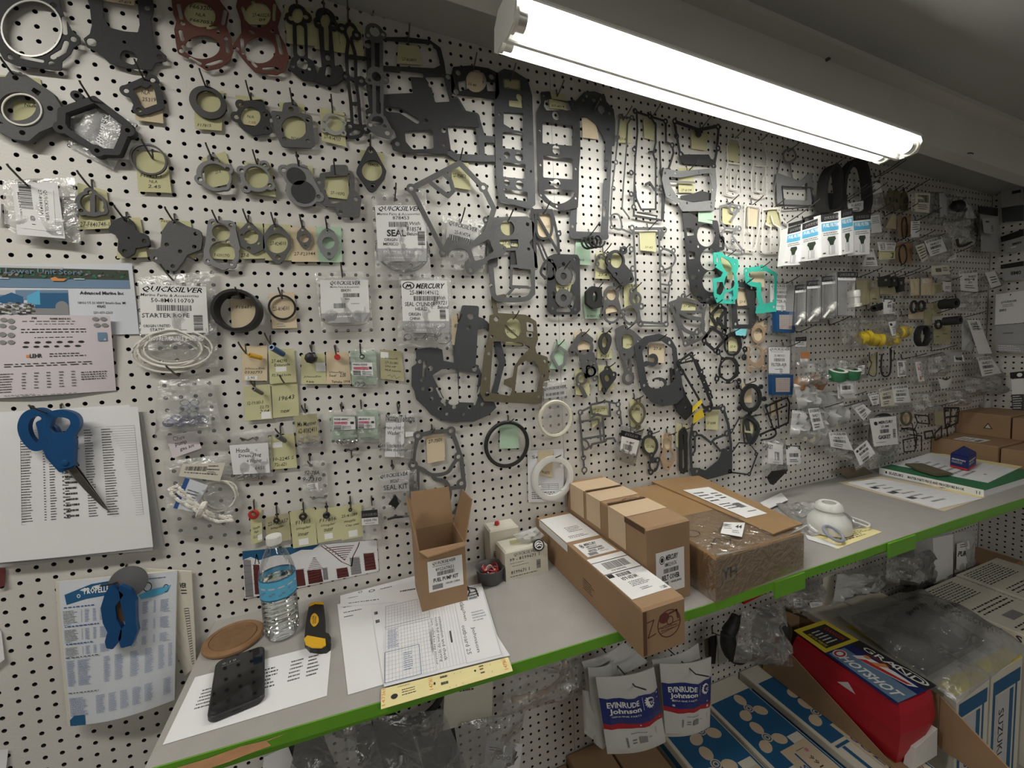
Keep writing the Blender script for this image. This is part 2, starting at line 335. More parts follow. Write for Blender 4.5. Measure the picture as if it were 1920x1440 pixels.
    def pos(k):
        o, j, i = k
        if o == 0: a, b = D[j, i], D[j, i + 1]; t = a / (a - b); return (gx[i] + h * t, gy[j])
        a, b = D[j, i], D[j + 1, i]; t = a / (a - b); return (gx[i], gy[j] + h * t)
    while nxt:
        s0, k = nxt.popitem(); L = [s0]
        while k != s0 and k in nxt: L.append(k); k = nxt.pop(k)
        if len(L) > 5: loops.append(np.array([pos(k) for k in L]))
    return [simp(L, max(.09, h * .13)) for L in loops]
def _join(D, gx, gy, h):
    """one gasket is one piece: drop crumbs, bridge any stray part to the main body"""
    for _ in range(12):
        In = D < 0; L = np.where(In, np.arange(1, D.size + 1).reshape(D.shape), 0)
        while True:
            M_ = L.copy(); M_[1:] = np.maximum(M_[1:], L[:-1]); M_[:-1] = np.maximum(M_[:-1], L[1:]); M_[:, 1:] = np.maximum(M_[:, 1:], M_[:, :-1]); M_[:, :-1] = np.maximum(M_[:, :-1], M_[:, 1:]); M_ = np.where(In, M_, 0)
            if (M_ == L).all(): break
            L = M_
        ids, n = np.unique(L[In], return_counts=True)
        if len(ids) < 2: return
        big = ids[np.argmax(n)]; A = np.argwhere(L == big); best = None
        for i, c in zip(ids, n):
            if i == big: continue
            if c < 40: D[L == i] = 1; continue
            B = np.argwhere(L == i); B_, A_ = B[::max(1, len(B) // 200)], A[::max(1, len(A) // 1500)]; d = ((B_[:, None] - A_[None]) ** 2).sum(-1); k = np.unravel_index(np.argmin(d), d.shape)
            if best is None or d[k] < best[0]: best = (d[k], B_[k[0]], A_[k[1]])
        if best is None: continue
        (j0, i0), (j1, i1) = best[1], best[2]; X, Y = np.meshgrid(gx, gy); D[:] = np.minimum(D, _segd(X, Y, np.array([gx[i0], gy[j0]]), np.array([gx[i1], gy[j1]])) - max(1.3, 1.2 * h))
def simp(L, eps):
    n = len(L); keep = np.zeros(n, bool); a = 0; b = int(np.argmax(np.hypot(*(L - L[0]).T))); keep[[a, b]] = True; st = [(a, b), (b, n)]
    while st:
        i, j = st.pop()
        if j - i < 2: continue
        A, B = L[i], L[j % n]; d = B - A; l = np.hypot(*d) + 1e-9; q = L[i + 1:j]; w = np.abs((q[:, 0] - A[0]) * d[1] - (q[:, 1] - A[1]) * d[0]) / l; k = int(np.argmax(w))
        if w[k] > eps: keep[i + 1 + k] = True; st += [(i, i + 1 + k), (i + 1 + k, j)]
    r = L[keep]; return r if len(r) > 2 else L
def plate(mb, loops, off, th, m, tilt=0.):
    """fill the traced loops (even-odd) and give them thickness; plate lies at Y = -off, front at -off-th"""
    c = bpy.data.curves.new('c', 'CURVE'); c.dimensions = '2D'; c.fill_mode = 'BOTH'; c.extrude = .5
    for L in loops:
        s = c.splines.new('POLY'); s.points.add(len(L) - 1); s.points.foreach_set('co', np.c_[L, np.zeros(len(L)), np.ones(len(L))].ravel()); s.use_cyclic_u = True
    o = bpy.data.objects.new('c', c); me = bpy.data.meshes.new_from_object(o); V = np.array([v.co[:] for v in me.vertices]); f = [list(p.vertices) for p in me.polygons]
    bpy.data.meshes.remove(me); bpy.data.objects.remove(o); bpy.data.curves.remove(c)
    zt = max(q[:, 1].max() for q in loops) / 1000
    mb.add([(x / 1000, -off - (z + .5) * th - tilt * (zt - y / 1000), y / 1000) for x, y, z in V], f, m)
def gasket(label, spec, m='g_dark', off=.010, th=.0016, name='gasket', cat='gasket', tilt=0., group=None, res=230, fil=1.2, parent=None):
    mb = MB(); plate(mb, outline(spec, off, fil, res), off, th, m, tilt)
    return mb.build(name, parent, label=label, cat=cat, group=group)
def hook(x, y, what, L=.038, drop=.018, rise=.34, r=.0017, wall=0., off=.006, label=None, vis=True):
    """peg hook: a short wire down the board from its hole, then an arm out into the room; x, y = pixel where the arm leaves the board"""
    a = onY(x, y, -off); mb = MB(); X, Z = a[0], a[2]; y0 = -.0035
    p = [(X, .004, Z + drop + .003), (X, y0, Z + drop), (X, y0 - .0005, Z + drop * .5), (X, y0 - .0008, Z + .004), (X, -off, Z), (X, -off - L * .5, Z + L * .5 * rise), (X, -off - L, Z + L * rise * 1.15), (X, -off - L - .003, Z + L * rise * 1.15 + .003)]
    mb.tube(p, r, 'wire', 6)
    return mb.build('peg_hook', None, True, label or (('bent steel peg hook that holds the ' if len(what.split()) < 10 else 'peg hook for the ') + what), 'hook')
def tag(quad, label, spec='', m='tag_y', off=.004, lean=.002, cat='tag', name='paper_tag', curl=.002):
    F = fy(quad, off, lean); mb = MB(); wf = lambda u, v: curl * v * v; sheet(mb, F, m, .0003, 2, 4, wf); pr(mb, F, spec, .0004, wf)
    return mb.build(name, None, label=label, cat=cat)
def hung(lbl, spec, hk, tq=None, tx='', m='g_dark', tm='tag_y', off=.010, th=.0016, L=.038, tl=None, tilt=0., name='gasket', cat='gasket', toff=.004, **kw):
    """a gasket, the paper tag behind it and the hook both hang from"""
    g = gasket(lbl, spec, m, off, th, name, cat, tilt, **kw)
    if tq: tag(tq, (tl or {'tag_y': 'yellow', 'tag_p': 'peach', 'tag_g': 'pale green', 'tag_d': 'drab', 'tag_b': 'turquoise', 'paper': 'white'}[tm]) + ' paper tag behind the ' + ' '.join(lbl.split()[:11]), tx, tm, toff)
    if hk: hook(*pts(hk)[0], lbl, L)
    return g
# ------------------------------------------------------------------ the room shell
S_ = .0254
def holes(name, org, ax, i0, i1, j0, j1, nrm, rad=.0041, seam=None):
    """hardboard with real 1-inch holes: every cell is a plate round an eight-sided hole with walls"""
    I, J = np.meshgrid(np.arange(i0, i1 + 1), np.arange(j0, j1 + 1), indexing='ij'); I = I.ravel(); J = J.ravel(); n = len(I); t = S_ / 2
    sq = np.array([(-t, -t), (0, -t), (t, -t), (t, 0), (t, t), (0, t), (-t, t), (-t, 0)]); a = np.radians([225, 270, 315, 0, 45, 90, 135, 180]); oc = np.c_[np.cos(a), np.sin(a)] * rad
    base = np.r_[np.c_[sq, np.zeros(8)], np.c_[oc, np.zeros(8)], np.c_[oc, np.full(8, .005)]]
    V = np.zeros((n, 24, 3)); V[:, :, 0] = (I * S_)[:, None] + base[None, :, 0]; V[:, :, 2] = (J * S_)[:, None] + base[None, :, 1]; V[:, :, 1] = base[None, :, 2]
    if seam is not None:
        for sx in seam: m_ = I == sx; V[np.ix_(m_, [2, 3, 4], [0])] -= .0007
    q = np.array([(k, (k + 1) % 8, 8 + (k + 1) % 8, 8 + k) for k in range(8)] + [(8 + k, 8 + (k + 1) % 8, 16 + (k + 1) % 8, 16 + k) for k in range(8)])
    F = (q[None] + (np.arange(n) * 24)[:, None, None]).reshape(-1, 4); P = V.reshape(-1, 3)
    if ax == 'y': P = np.c_[org + P[:, 1], P[:, 0] + S_ / 2, P[:, 2]]
    me = bpy.data.meshes.new(name); me.vertices.add(len(P)); me.vertices.foreach_set('co', P.astype(np.float32).ravel())
    me.loops.add(F.size); me.loops.foreach_set('vertex_index', F.astype(np.int32).ravel()); me.polygons.add(len(F)); me.polygons.foreach_set('loop_start', np.arange(0, F.size, 4, dtype=np.int32))
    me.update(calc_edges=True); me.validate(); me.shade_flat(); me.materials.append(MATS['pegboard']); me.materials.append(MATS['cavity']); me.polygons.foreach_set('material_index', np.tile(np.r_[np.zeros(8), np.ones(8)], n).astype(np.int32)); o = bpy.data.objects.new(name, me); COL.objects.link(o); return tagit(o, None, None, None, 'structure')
XR = 3.42
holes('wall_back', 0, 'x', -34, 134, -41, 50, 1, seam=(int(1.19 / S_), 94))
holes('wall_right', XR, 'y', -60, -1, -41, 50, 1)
mb = MB(); mb.box(-.9, XR + .02, .02, .04, -1.1, 1.35, 'cavity'); mb.build('dark_backing_1', kind='structure')  # near-black backing sheet, painted as the shade behind the holes
mb = MB(); mb.box(XR + .012, XR + .03, -1.53, .02, -1.1, 1.35, 'cavity'); mb.build('dark_backing_2', kind='structure')  # same near-black sheet for the shade behind the right wall's holes
SL = -.066
def prism(name, prof, x0, x1, m, **kw):
    """profile in (Y, Z at X = .9) swept along the sloping soffit"""
    mb = MB(); g = lambda x: [(x, y, z + SL * (x - .9)) for y, z in prof]; mb.hexa(g(x0), g(x1), m); return mb.build(name, **kw)
prism('ceiling', [(.02, 1.183), (-.19, 1.183), (-.19, 1.30), (.02, 1.30)], -.9, XR, 'ceil', kind='structure')
prism('ceiling_2', [(-.205, 1.25), (-3.2, 1.25), (-3.2, 1.30), (-.205, 1.30)], -1.7, XR + .02, 'ceil', kind='structure')
prism('beam', [(-.19, 1.107), (-.235, 1.107), (-.235, 1.235), (-.278, 1.235), (-.278, 1.2502), (-.19, 1.2502)], -1.6, XR, 'beam', kind='structure')
prism('shade_strip', [(-.12, 1.172), (-.19, 1.172), (-.19, 1.183), (-.12, 1.183)], -.88, XR, 'ceil', kind='structure')  # strip added to shape the dark band of shade on the recess ceiling
mb = MB(); mb.box(-1.7, XR + .03, -3.2, .0, -1.32, -1.3, 'concrete'); mb.build('floor', kind='structure')
mb = MB(); mb.box(-1.72, -1.7, -3.2, 0, -1.3, 1.42, 'wallpaint'); mb.box(-1.7, -.87, -.0, .02, -1.3, 1.4, 'wallpaint'); mb.build('wall_left', kind='structure')
mb = MB(); mb.box(-1.7, XR + .03, -3.22, -3.2, -1.3, 1.42, 'wallpaint'); mb.build('wall_front', kind='structure')
mb = MB(); mb.box(XR + .012, XR + .03, -3.2, -1.53, -1.3, 1.3, 'wallpaint'); mb.build('wall_right_2', kind='structure')
# ------------------------------------------------------------------ fluorescent fixture
def fixture():
    L0, L1 = .955, 2.165; g = lambda y, z, x: (x, y, z + SL * (x - .9))
    t = thing('fluorescent_fixture', 'white two-tube fluorescent shop light hanging above the counter', 'lamp', (1.56, -.268, 1.0))
    mb = MB(); prof = [(-.208, 1.022), (-.214, 1.058), (-.245, 1.066), (-.256, 1.064), (-.262, 1.004), (-.272, 1.002), (-.280, 1.062), (-.30, 1.060), (-.318, 1.052), (-.324, 1.042)]
    up = [(y + (.0015 if y > -.26 else -.0015), z + .003) for y, z in prof]
    for k in range(len(prof) - 1):
        r = [prof[k], prof[k + 1], up[k + 1], up[k]]; mb.hexa([g(y, z, L0) for y, z in r], [g(y, z, L1) for y, z in r], 'white_metal')
    mb.build('reflector', t)
    mb = MB(); r = [(-.235, 1.069), (-.285, 1.066), (-.280, 1.074), (-.240, 1.078)]; mb.hexa([g(y, z, L0) for y, z in r], [g(y, z, L1) for y, z in r], 'white_metal'); mb.build('ballast_channel', t)
    for x0, x1 in ((L0 - .004, L0), (L1, L1 + .004)):
        mb = MB(); r = [(-.207, 1.022), (-.222, 1.010), (-.25, 1.014), (-.264, 1.003), (-.284, 1.002), (-.312, 1.004), (-.325, 1.03), (-.318, 1.056), (-.285, 1.074), (-.24, 1.078), (-.214, 1.062)]
        mb.hexa([g(y, z, x0) for y, z in r], [g(y, z, x1) for y, z in r], 'white_metal'); mb.build('end_plate', t)
    for y, z, nm in ((-.298, 1.022, 'front'), (-.236, 1.030, 'rear')):
        mb = MB(); a = g(y, z, L0 + .024); b = g(y, z, L1 - .024); mb.tube([a, b], .0175, 'tube', 20); o = mb.build('lamp_tube', t, True)
        for s, x in ((1, L0 + .007), (-1, L1 - .007)):
            mb = MB(); mb.tube([g(y, z, x), g(y, z, x + s * .018)], .0178, 'tubecap', 20); e = mb.build('tube_cap', o, True)
            mb = MB(); mb.tube([g(y, z, x - s * .007), g(y, z, x)], .022, 'glasswhite', 16); mb.build('lamp_holder', t, True)
    for x in (L0 + .08, L1 - .08):
        mb = MB(); mb.tube([g(-.26, 1.076, x), g(-.225, 1.107, x)], .0012, 'wire', 5); mb.build('hanger_wire', t)
fixture()
O(0, 0, 1)
p = onY(1815, 288, -.236); mb = MB(); mb.tube([p + (0, .004, .002), p + (0, -.004, 0), p + (-.002, -.012, -.004), p + (-.02, -.02, -.012)], .0022, 'wire', 6); mb.build('ceiling_hook', None, True, 'black bent hook under the ceiling beam', 'hook')
p = onY(1550, 112, -.236); mb = MB(); mb.tube([p + (0, .003, 0), p + (0, -.008, 0)], .005, 'wire', 8); mb.build('screw_head', None, True, 'dark screw head in the ceiling beam', 'screw')
# ------------------------------------------------------------------ counter
ZS = -.136
def counter():
    t = thing('counter', 'long grey painted counter with a green front edge', 'counter', (1.8, -.2, ZS - .04))
    edge = [(.332, -.346), (.86, -.372), (1.08, -.380), (1.3, -.388), (1.62, -.384), (2.2, -.384), (2.7, -.392), (3.415, -.40)]
    top = [(.322, -.001)] + edge + [(3.415, -.001)]
    mb = MB(); mb.hexa([(x, y, ZS - .019) for x, y in top], [(x, y, ZS) for x, y in top], 'counter'); mb.build('worktop', t)
    mb = MB()
    for (a, b), (c, d) in zip(edge[:-1], edge[1:]):
        mb.hexa([(a, b, ZS - .021), (c, d, ZS - .021), (c, d - .002, ZS - .021), (a, b - .002, ZS - .021)], [(a, b, ZS - .0005), (c, d, ZS - .0005), (c, d - .002, ZS - .0005), (a, b - .002, ZS - .0005)], 'green')
    mb.build('painted_edge', t)
    mb = MB(); mb.hexa([(.36, -.30, ZS - .06), (3.41, -.35, ZS - .06), (3.41, -.372, ZS - .06), (.36, -.318, ZS - .06)], [(.36, -.30, ZS - .019), (3.41, -.35, ZS - .019), (3.41, -.372, ZS - .019), (.36, -.318, ZS - .019)], 'green'); mb.build('apron', t)
    for k, (px, py, w) in enumerate(((1690, 1012, .12), (1480, 1090, .10))):
        q = onY(px, py, -.388); mb = MB(); mb.box(q[0] - w / 2, q[0] + w / 2, -.391, -.387, ZS - .04, ZS - .001, 'green'); mb.build('edge_patch', t)
    # paint chipped off the front corner
    q = [(330, 1440), (390, 1422), (450, 1400), (500, 1388), (540, 1374), (500, 1390), (508, 1398), (470, 1412), (430, 1428), (395, 1440)]
    mb = MB(); P = [onZ(x, y, ZS + .0006) for x, y in q]; mb.add(P, [list(range(len(P)))[::-1]], 'bare'); mb.build('bare_patch', t)
    for px, py in ((1795, 966), (1553, 917)):
        q = onZ(px, py, ZS); mb = MB(); mb.lathe(q, [(.004, .0002), (.007, .0006), (.005, .0008)], 'counter', 12); mb.build('worn_ring', t)
    for x in (1.0, 2.05, 3.0):
        mb = MB(); mb.hexa([(x, -.003, -.33), (x + .03, -.003, -.33), (x + .03, -.02, -.33), (x, -.02, -.33)], [(x, -.003, ZS - .02), (x + .03, -.003, ZS - .02), (x + .03, -.29, ZS - .02), (x, -.29, ZS - .02)], 'darkwood'); mb.build('bracket', t)
counter()
mb = MB(); mb.box(.55, 3.415, -.62, -.001, -1.02, -.985, 'counter'); mb.build('lower_shelf', None, label='low shelf board under the counter that carries the boxes', cat='shelf')
for k, x in enumerate((.6, 2.0, 3.35)):
    mb = MB(); mb.box(x, x + .04, -.6, -.56, -1.3, -1.02, 'darkwood'); mb.build('shelf_post', bpy.data.objects['lower_shelf'])
# ------------------------------------------------------------------ boxes and things on the counter
def carton(label, c4, z0, z1, m='card', name='carton', cat='box', tops=None, group=None, rnd=0.004):
    """closed box from its footprint FL FR BR BL; returns the thing and frames of its faces"""
    c4 = [np.array(p, float) for p in c4]; tops = tops or [z1] * 4; cen = sum(c4) / 4
    t = thing(name, label, cat, (cen[0], cen[1], z0), group); mb = MB()
    B = [(*p, z0) for p in c4]; ins = lambda p, k: p + (cen - p) / np.linalg.norm(cen - p) * k
    T0 = [(*p, z - rnd) for p, z in zip(c4, tops)]; T1 = [(*ins(p, rnd * 1.2), z) for p, z in zip(c4, tops)]
    mb.hexa(B, T0, m); mb.hexa(T0, T1, m); o = mb.build('box_body', t)
    T = [np.array((*p, z)) for p, z in zip(c4, tops)]; B = [np.array(p) for p in B]; e = .0006
    F = dict(front=Fr(T[0], T[1], B[1], B[0]), left=Fr(T[3], T[0], B[0], B[3]), right=Fr(T[1], T[2], B[2], B[1]), top=Fr(T[3], T[2], T[1], T[0]))
    return t, F
def sticker(F, r, spec, parent, label=None, m='label', name='label', h=.0006, wf=None):
    G = F.sub(*r, h); mb = MB(); sheet(mb, G, m, .0002, *((1, 1) if wf is None else (6, 6)), wf); pr(mb, G, spec, .00035, wf); return mb.build(name, parent, label=label)
def slab(q, z0, z1, m, mb=None):
    P = [onZ(x, y, z1) for x, y in pts(q)]; mb = mb or MB()
    if sum(a[0] * b[1] - b[0] * a[1] for a, b in zip(P, P[1:] + P[:1])) < 0: P = P[::-1]
    mb.hexa([(p[0], p[1], z0) for p in P], P, m); return mb
QS = 'i|QUICKSILVER|.06 .03 .94 .17;h|Marine Parts & Accessories|.06 .185 .9 .235;'
O(0, 0, 1)
# open fuel pump box
def fuelbox():
    x0, x1, y0, y1, z1 = .742, .843, -.167, -.052, .004; zf = .004; t = thing('open_carton', 'narrow brown carton standing open with its flaps up', 'box', (.79, -.11, ZS)); w = .0025
    mb = MB(); mb.box(x0, x1, y0, y0 + w, ZS, zf, 'card'); mb.box(x0, x1, y1 - w, y1, ZS, zf, 'card'); mb.box(x0, x0 + w, y0 + w, y1 - w, ZS, zf, 'card'); mb.box(x1 - w, x1, y0 + w, y1 - w, ZS, zf, 'card'); mb.box(x0 + w, x1 - w, y0 + w, y1 - w, ZS, ZS + .003, 'card_in'); mb.build('box_body', t)
    def flap(a, b, q, yy):
        P = [np.array(p) for p in (a, b)] + [onY(x, y, Y) for (x, y), Y in zip(q, yy)]; n = np.cross(P[1] - P[0], P[2] - P[0]); n /= np.linalg.norm(n); mb = MB(); mb.hexa(P, [p + n * w for p in P], 'card'); return mb.build('flap', t)
    flap((x0, y1, zf), (x1, y1, zf), [(841, 912), (770, 922)], (-.035, -.035))
    flap((x1, y0, zf), (x1, y1, zf), [(866, 917), (884, 936)], (-.06, -.15))
    flap((x0, y0, zf), (x0, y1, zf), [(768, 938), (760, 931)], (-.07, -.15))
    flap((x0 + .002, y0, zf), (x1 - .002, y0, zf), [(874, 1021), (802, 1044)], (-.196, -.196))
    F = Fr((x0, y0, zf), (x1, y0, zf), (x1, y0, ZS), (x0, y0, ZS))
    sticker(F, (.17, .19, .92, .68), 'i|QUICKSILVER|.14 .05 .8 .16;l|1|.14 .18 .7 .22;t|892267A51|.22 .26 .74 .36;c|60|.26 .39 .76 .52;b|FUEL PUMP KIT|.14 .58 .86 .71;C|40|.1 .78 .4 .93;t|ORIGIN CHINA|.48 .78 .9 .85', t, 'white parts label')
fuelbox()
def whitebox():
    t, F = carton('small cream box with a red topped lid behind the other cream box', [(.933, -.057), (1.012, -.058), (1.012, -.004), (.933, -.004)], ZS, -.036, 'paper_old', 'small_box')
    mb = MB(); mb.lathe((.962, -.03, -.036), [(.004, 0), (.007, .003), (.006, .009), (.002, .011)], 'red_pl', 10); mb.build('red_knob', t, True, 'red knob')
    pr_mb = MB(); pr(pr_mb, F['front'], 't|EVINRUDE|.1 .55 .7 .68;l|2|.1 .75 .8 .9'); pr_mb.build('printing', t)
    t, F = carton('small cream spare parts box beside the long carton', [(.948, -.126), (1.06, -.127), (1.055, -.062), (.945, -.062)], ZS, -.063, 'paper_old', 'small_box')
    mb = MB(); pr(mb, F['front'], 't|QUICKSILVER|.2 .1 .75 .22;t|99 - 8199671 1|.1 .25 .8 .36;l|1|.1 .42 .5 .46;l|1|.15 .52 .6 .56;t|8199671 1|.12 .68 .55 .8;C|50|.72 .5 .82 .8;l|1|.1 .86 .8 .92'); mb.build('printing', t)
    mb = MB(); Q = fy('955,1014 1000,1005 1008,1020 960,1034', .095); sheet(mb, Q, 'tag_y'); mb.build('paper_slip', None, label='small yellow paper slip on the front cream box', cat='paper')
    c = onY(1010, 1022, -.13); mb = MB(); mb.lathe(c, [(.010, -.02), (.0135, -.012), (.0145, 0), (.0135, .005)], 'rubber', 18, ax=(-.25, -.8, .45)); o = mb.build('rubber_plug', None, True, 'round black rubber plug with a white ring emblem', 'plug')
    ax = np.array((-.25, -.8, .45)); ax /= np.linalg.norm(ax); u = np.cross((0, 0, 1), ax); u /= np.linalg.norm(u); u = -u if u[0] < 0 else u; v = np.cross(ax, u); v = v if v[2] > 0 else -v; cc = c + ax * .0055; r = .0115
    mb = MB(); F = Fr(cc - u * r + v * r, cc + u * r + v * r, cc + u * r - v * r, cc - u * r - v * r); pr(mb, F, 'Ew|.82|.05 .05 .95 .95;ww|.2,.5 .5,.3 .8,.4|0 0 1 1 .1;ww|.3,.65 .55,.5 .75,.62|0 0 1 1 .1;ww|.25,.35 .45,.25|0 0 1 1 .08'); mb.build('emblem', o)
    mb = MB(); F = Fr(*[onY(x, y, -.10) for x, y in ((962, 1003), (1005, 988), (1020, 1003), (985, 1030))]); sheet(mb, F, 'film_milk', .004, 8, 8, wrinkle(.012, 4, 3)); mb.build('poly_bag', None, True, 'crumpled clear bag lying on the front cream box', 'bag')
whitebox()
def bowl():
    c = onZ(920, 1093, ZS) + (0, .0, 0); c = np.array([.915, -.105, ZS]); mb = MB(); mb.lathe(c, [(.026, 0), (.030, .004), (.034, .034), (.036, .036), (.034, .036), (.031, .033), (.027, .006), (.001, .005)], 'grey_pl', 28); mb.build('bowl', None, True, 'small dark grey plastic bowl on the counter', 'bowl')
    mb = MB(); rg = random.Random(3)
    for k in range(11):
        r = rg.uniform(.014, .025); z = rg.uniform(.016, .034); a0 = rg.random() * 6; P = [c + (r * math.cos(a0 + j * .45) * (1 - .3 * rg.random()), r * math.sin(a0 + j * .45) * .9, z + .004 * math.sin(j * 1.3 + k)) for j in range(12)]
        mb.tube(spline(P, False, 3), .0017, 'twine' if k % 2 else 'red_pl', 5)
    mb.build('twine', None, True, 'tangle of pink and white twine in the grey bowl', 'twine')
bowl()
def longbox():
    t, F = carton('long flat brown carton with white shipping labels, overhanging the counter', [(1.088, -.457), (1.182, -.457), (1.18, -.008), (1.083, -.008)], ZS + .0005, -.046, 'card', 'long_carton')
    s = sticker(F['top'], (.02, .05, .98, .38), 'l|4|.35 .5 .85 .72;l|2|.2 .82 .8 .92', t, 'white address label'); 
    mb = MB(); sheet(mb, F['left'].sub(.05, .0, .40, .2, .0006), 'label'); mb.build('label', t, label='label flap folded down the side')
    sticker(F['top'], (.12, .415, .92, .56), 'e|x|.1 .12 .22 .4;Ew|.7|.12 .15 .2 .36;i|MERCURY|.26 .12 .7 .3;t|8M0210156|.25 .34 .62 .44;c|60|.25 .47 .75 .58;b|BEZEL ASSY|.2 .62 .75 .74;C|60|.1 .78 .4 .96;l|1|.5 .8 .8 .86', t, 'white parts label')
    sticker(F['top'], (.03, .58, .985, .93), 'r|x|0 .12 1 .135;c|70|.2 .17 .85 .34;x|TRACKING 4210|.25 .36 .65 .40;r|x|0 .43 1 .445;r|x|.02 .45 .17 .53;X|WI 539 0-50|.25 .56 .66 .64;c|50|.24 .47 .6 .545;l|4|.3 .68 .82 .80;l|2|.4 .84 .7 .9;t|1 LBS|.8 .92 .95 .97', t, 'white postal label')
    mb = MB(); F2 = F['front']
    pr(mb, F2, 'wm|.08,.3 .26,.28 .12,.62 .3,.58|0 0 1 1 .02;Em|.93|.34 .16 .9 .75;wm|.36,.5 .88,.45|0 0 1 1 .015;wm|.4,.62 .85,.56|0 0 1 1 .012;em|x|.38 .2 .62 .42;Em|.8|.56 .3 .72 .5;wm|.62,.25 .8,.22 .84,.4|0 0 1 1 .04;lm|2|.42 .5 .84 .6'); mb.build('pen_marks', t)
    mb = MB(); pr(mb, F['left'], 'lk|5|.55 .5 .66 .8'); mb.build('printing', t)
    mb = MB(); mb.box(1.0895, 1.096, -.4585, -.4572, ZS + .004, -.05, 'card_dk'); mb.build('flap_gap', t)
longbox()
def beltbox():
    x0, x1, y0, y1, z1 = 1.184, 1.298, -.350, -.006, .038
    t, F = carton('tall brown carton with three bands of paper tape', [(x0, y0), (x1, y0), (x1, y1), (x0, y1)], ZS, z1, 'card', 'taped_carton')
    for v0, v1, d in ((.06, .27, .42), (.31, .50, .40), (.60, .80, .44)):
        mb = MB(); sheet(mb, F['top'].sub(0, v0, 1, v1, .0008), 'papertape'); sheet(mb, F['left'].sub(v0, -.004, v1, d, .0008), 'papertape'); mb.build('paper_tape', t)
    for v in (.285, .575):
        mb = MB(); sheet(mb, F['top'].sub(.02, v, .96, v + .018, .001), 'card_dk', .0015, 6, 1, lambda u, q: .002 * (1 - u)); mb.build('flap_gap', t)
    mb = MB(); sheet(mb, F['left'].sub(.79, -.004, .985, .07, .0012), 'card_dk'); mb.build('flap_gap', t)
    sticker(F['front'], (.2, .33, .86, .86), 'e|x|.12 .1 .3 .3;Ew|.75|.14 .12 .28 .28;i|MERCURY|.33 .1 .78 .23;t|8M0210176|.3 .28 .72 .38;c|60|.26 .42 .78 .53;b|BELT COVER|.2 .57 .82 .7;C|60|.1 .74 .42 .93;t|ORIGIN JAPAN|.5 .74 .88 .81', t, 'white parts label')
    mb = MB(); pr(mb, F['top'], 'wm|.45,.55 .6,.53 .7,.56|0 0 1 1 .012;wm|.72,.52 .85,.57 .95,.55|0 0 1 1 .012'); mb.build('pen_marks', t)
beltbox()
def bigbox():
    c = [(1.327, -.392), (1.622, -.376), (1.632, -.012), (1.325, -.012)]; tops = [-.036, -.048, -.02, -.012]
    t, F = carton('large battered brown carton wrapped in shiny clear tape', c, ZS, -.03, 'card2', 'battered_carton', tops=tops, rnd=.006)
    mb = MB(); 
    def tp(x, y, e=.001):
        z = -.03
        for _ in range(6): q = onZ(x, y, z); a, b = (q[0] - 1.327) / .3, (q[1] + .392) / .38; z = (1 - b) * (-.036 - .012 * a) + b * (-.012 - .008 * a) + e
        return onZ(x, y, z)
    G = Fr(tp(1222, 905), tp(1310, 894), tp(1505, 985), tp(1450, 1004))
    sheet(mb, G, 'card2', .004, 6, 6, lambda u, v: .002 * math.sin(u * 3.1)); mb.build('flap', t)
    sticker(Fr(*[tp(x, y) for x, y in ((1280, 923), (1328, 917), (1438, 967), (1399, 976))]), (0, 0, 1, 1), 'l|4|.08 .12 .5 .5;L|3|.1 .55 .55 .75;c|60|.55 .6 .85 .75;l|3|.6 .2 .9 .45;l|1|.5 .85 .9 .9', t, 'white shipping papers', h=.0065)
    sticker(Fr(*[onZ(x, y, -.034) for x, y in ((1357, 982), (1397, 983), (1391, 1010), (1351, 1003))]), (0, 0, 1, 1), 'l|3|.1 .15 .5 .6;b|44|.6 .2 .9 .45;l|2|.5 .6 .9 .85', t, 'small white sticker', h=.004)
    mb = MB(); mb.add([onZ(x, y, z) for x, y, z in ((1206, 972, -.03), (1235, 960, -.03), (1250, 965, -.03), (1218, 985, -.03))], [(0, 1, 2, 3)], 'card_dk'); mb.build('flap_gap', t)
    mb = MB(); rg = random.Random(2)
    for q in ('1345,1040 1440,1020 1512,985', '1350,1050 1450,1030 1513,1000', '1346,1062 1430,1050 1510,1025'):
        P = [onY(x, y, -.39 + .012 * j) for j, (x, y) in enumerate(pts(q))]; mb.tube(spline(P, False, 5), [.0006 + .0022 * rg.random() for _ in range(11)], 'film_milk', 5)
    mb.build('tape_ridge', t, True)
    mb = MB()
    for fr, r in (('front', (0, .0, 1, .98)), ('left', (.5, .02, 1, .98))): sheet(mb, F[fr].sub(*r, .001), 'tape', .0004, 8, 4, wrinkle(.0012, 7, 2))
    sheet(mb, F['top'].sub(0, .55, 1, 1, .003), 'tape', .0004, 10, 8, wrinkle(.003, 6, 5)); mb.build('clear_tape', t, True)
    mb = MB(); pr(mb, F['front'], 'b|YH|.06 .3 .22 .55;l|1|.06 .6 .2 .66'); pr(mb, F['left'], 'b|N|.72 .3 .8 .5;d|MARINE|.25 .2 .35 .8'); pr(mb, F['top'], 'w|.1,.9 .2,.86 .3,.9 .25,.94|0 0 1 1 .008;w|.32,.8 .5,.72 .4,.83|0 0 1 1 .008;E|.9|.02 .72 .16 .8', .0045); mb.build('printing', t)
bigbox()
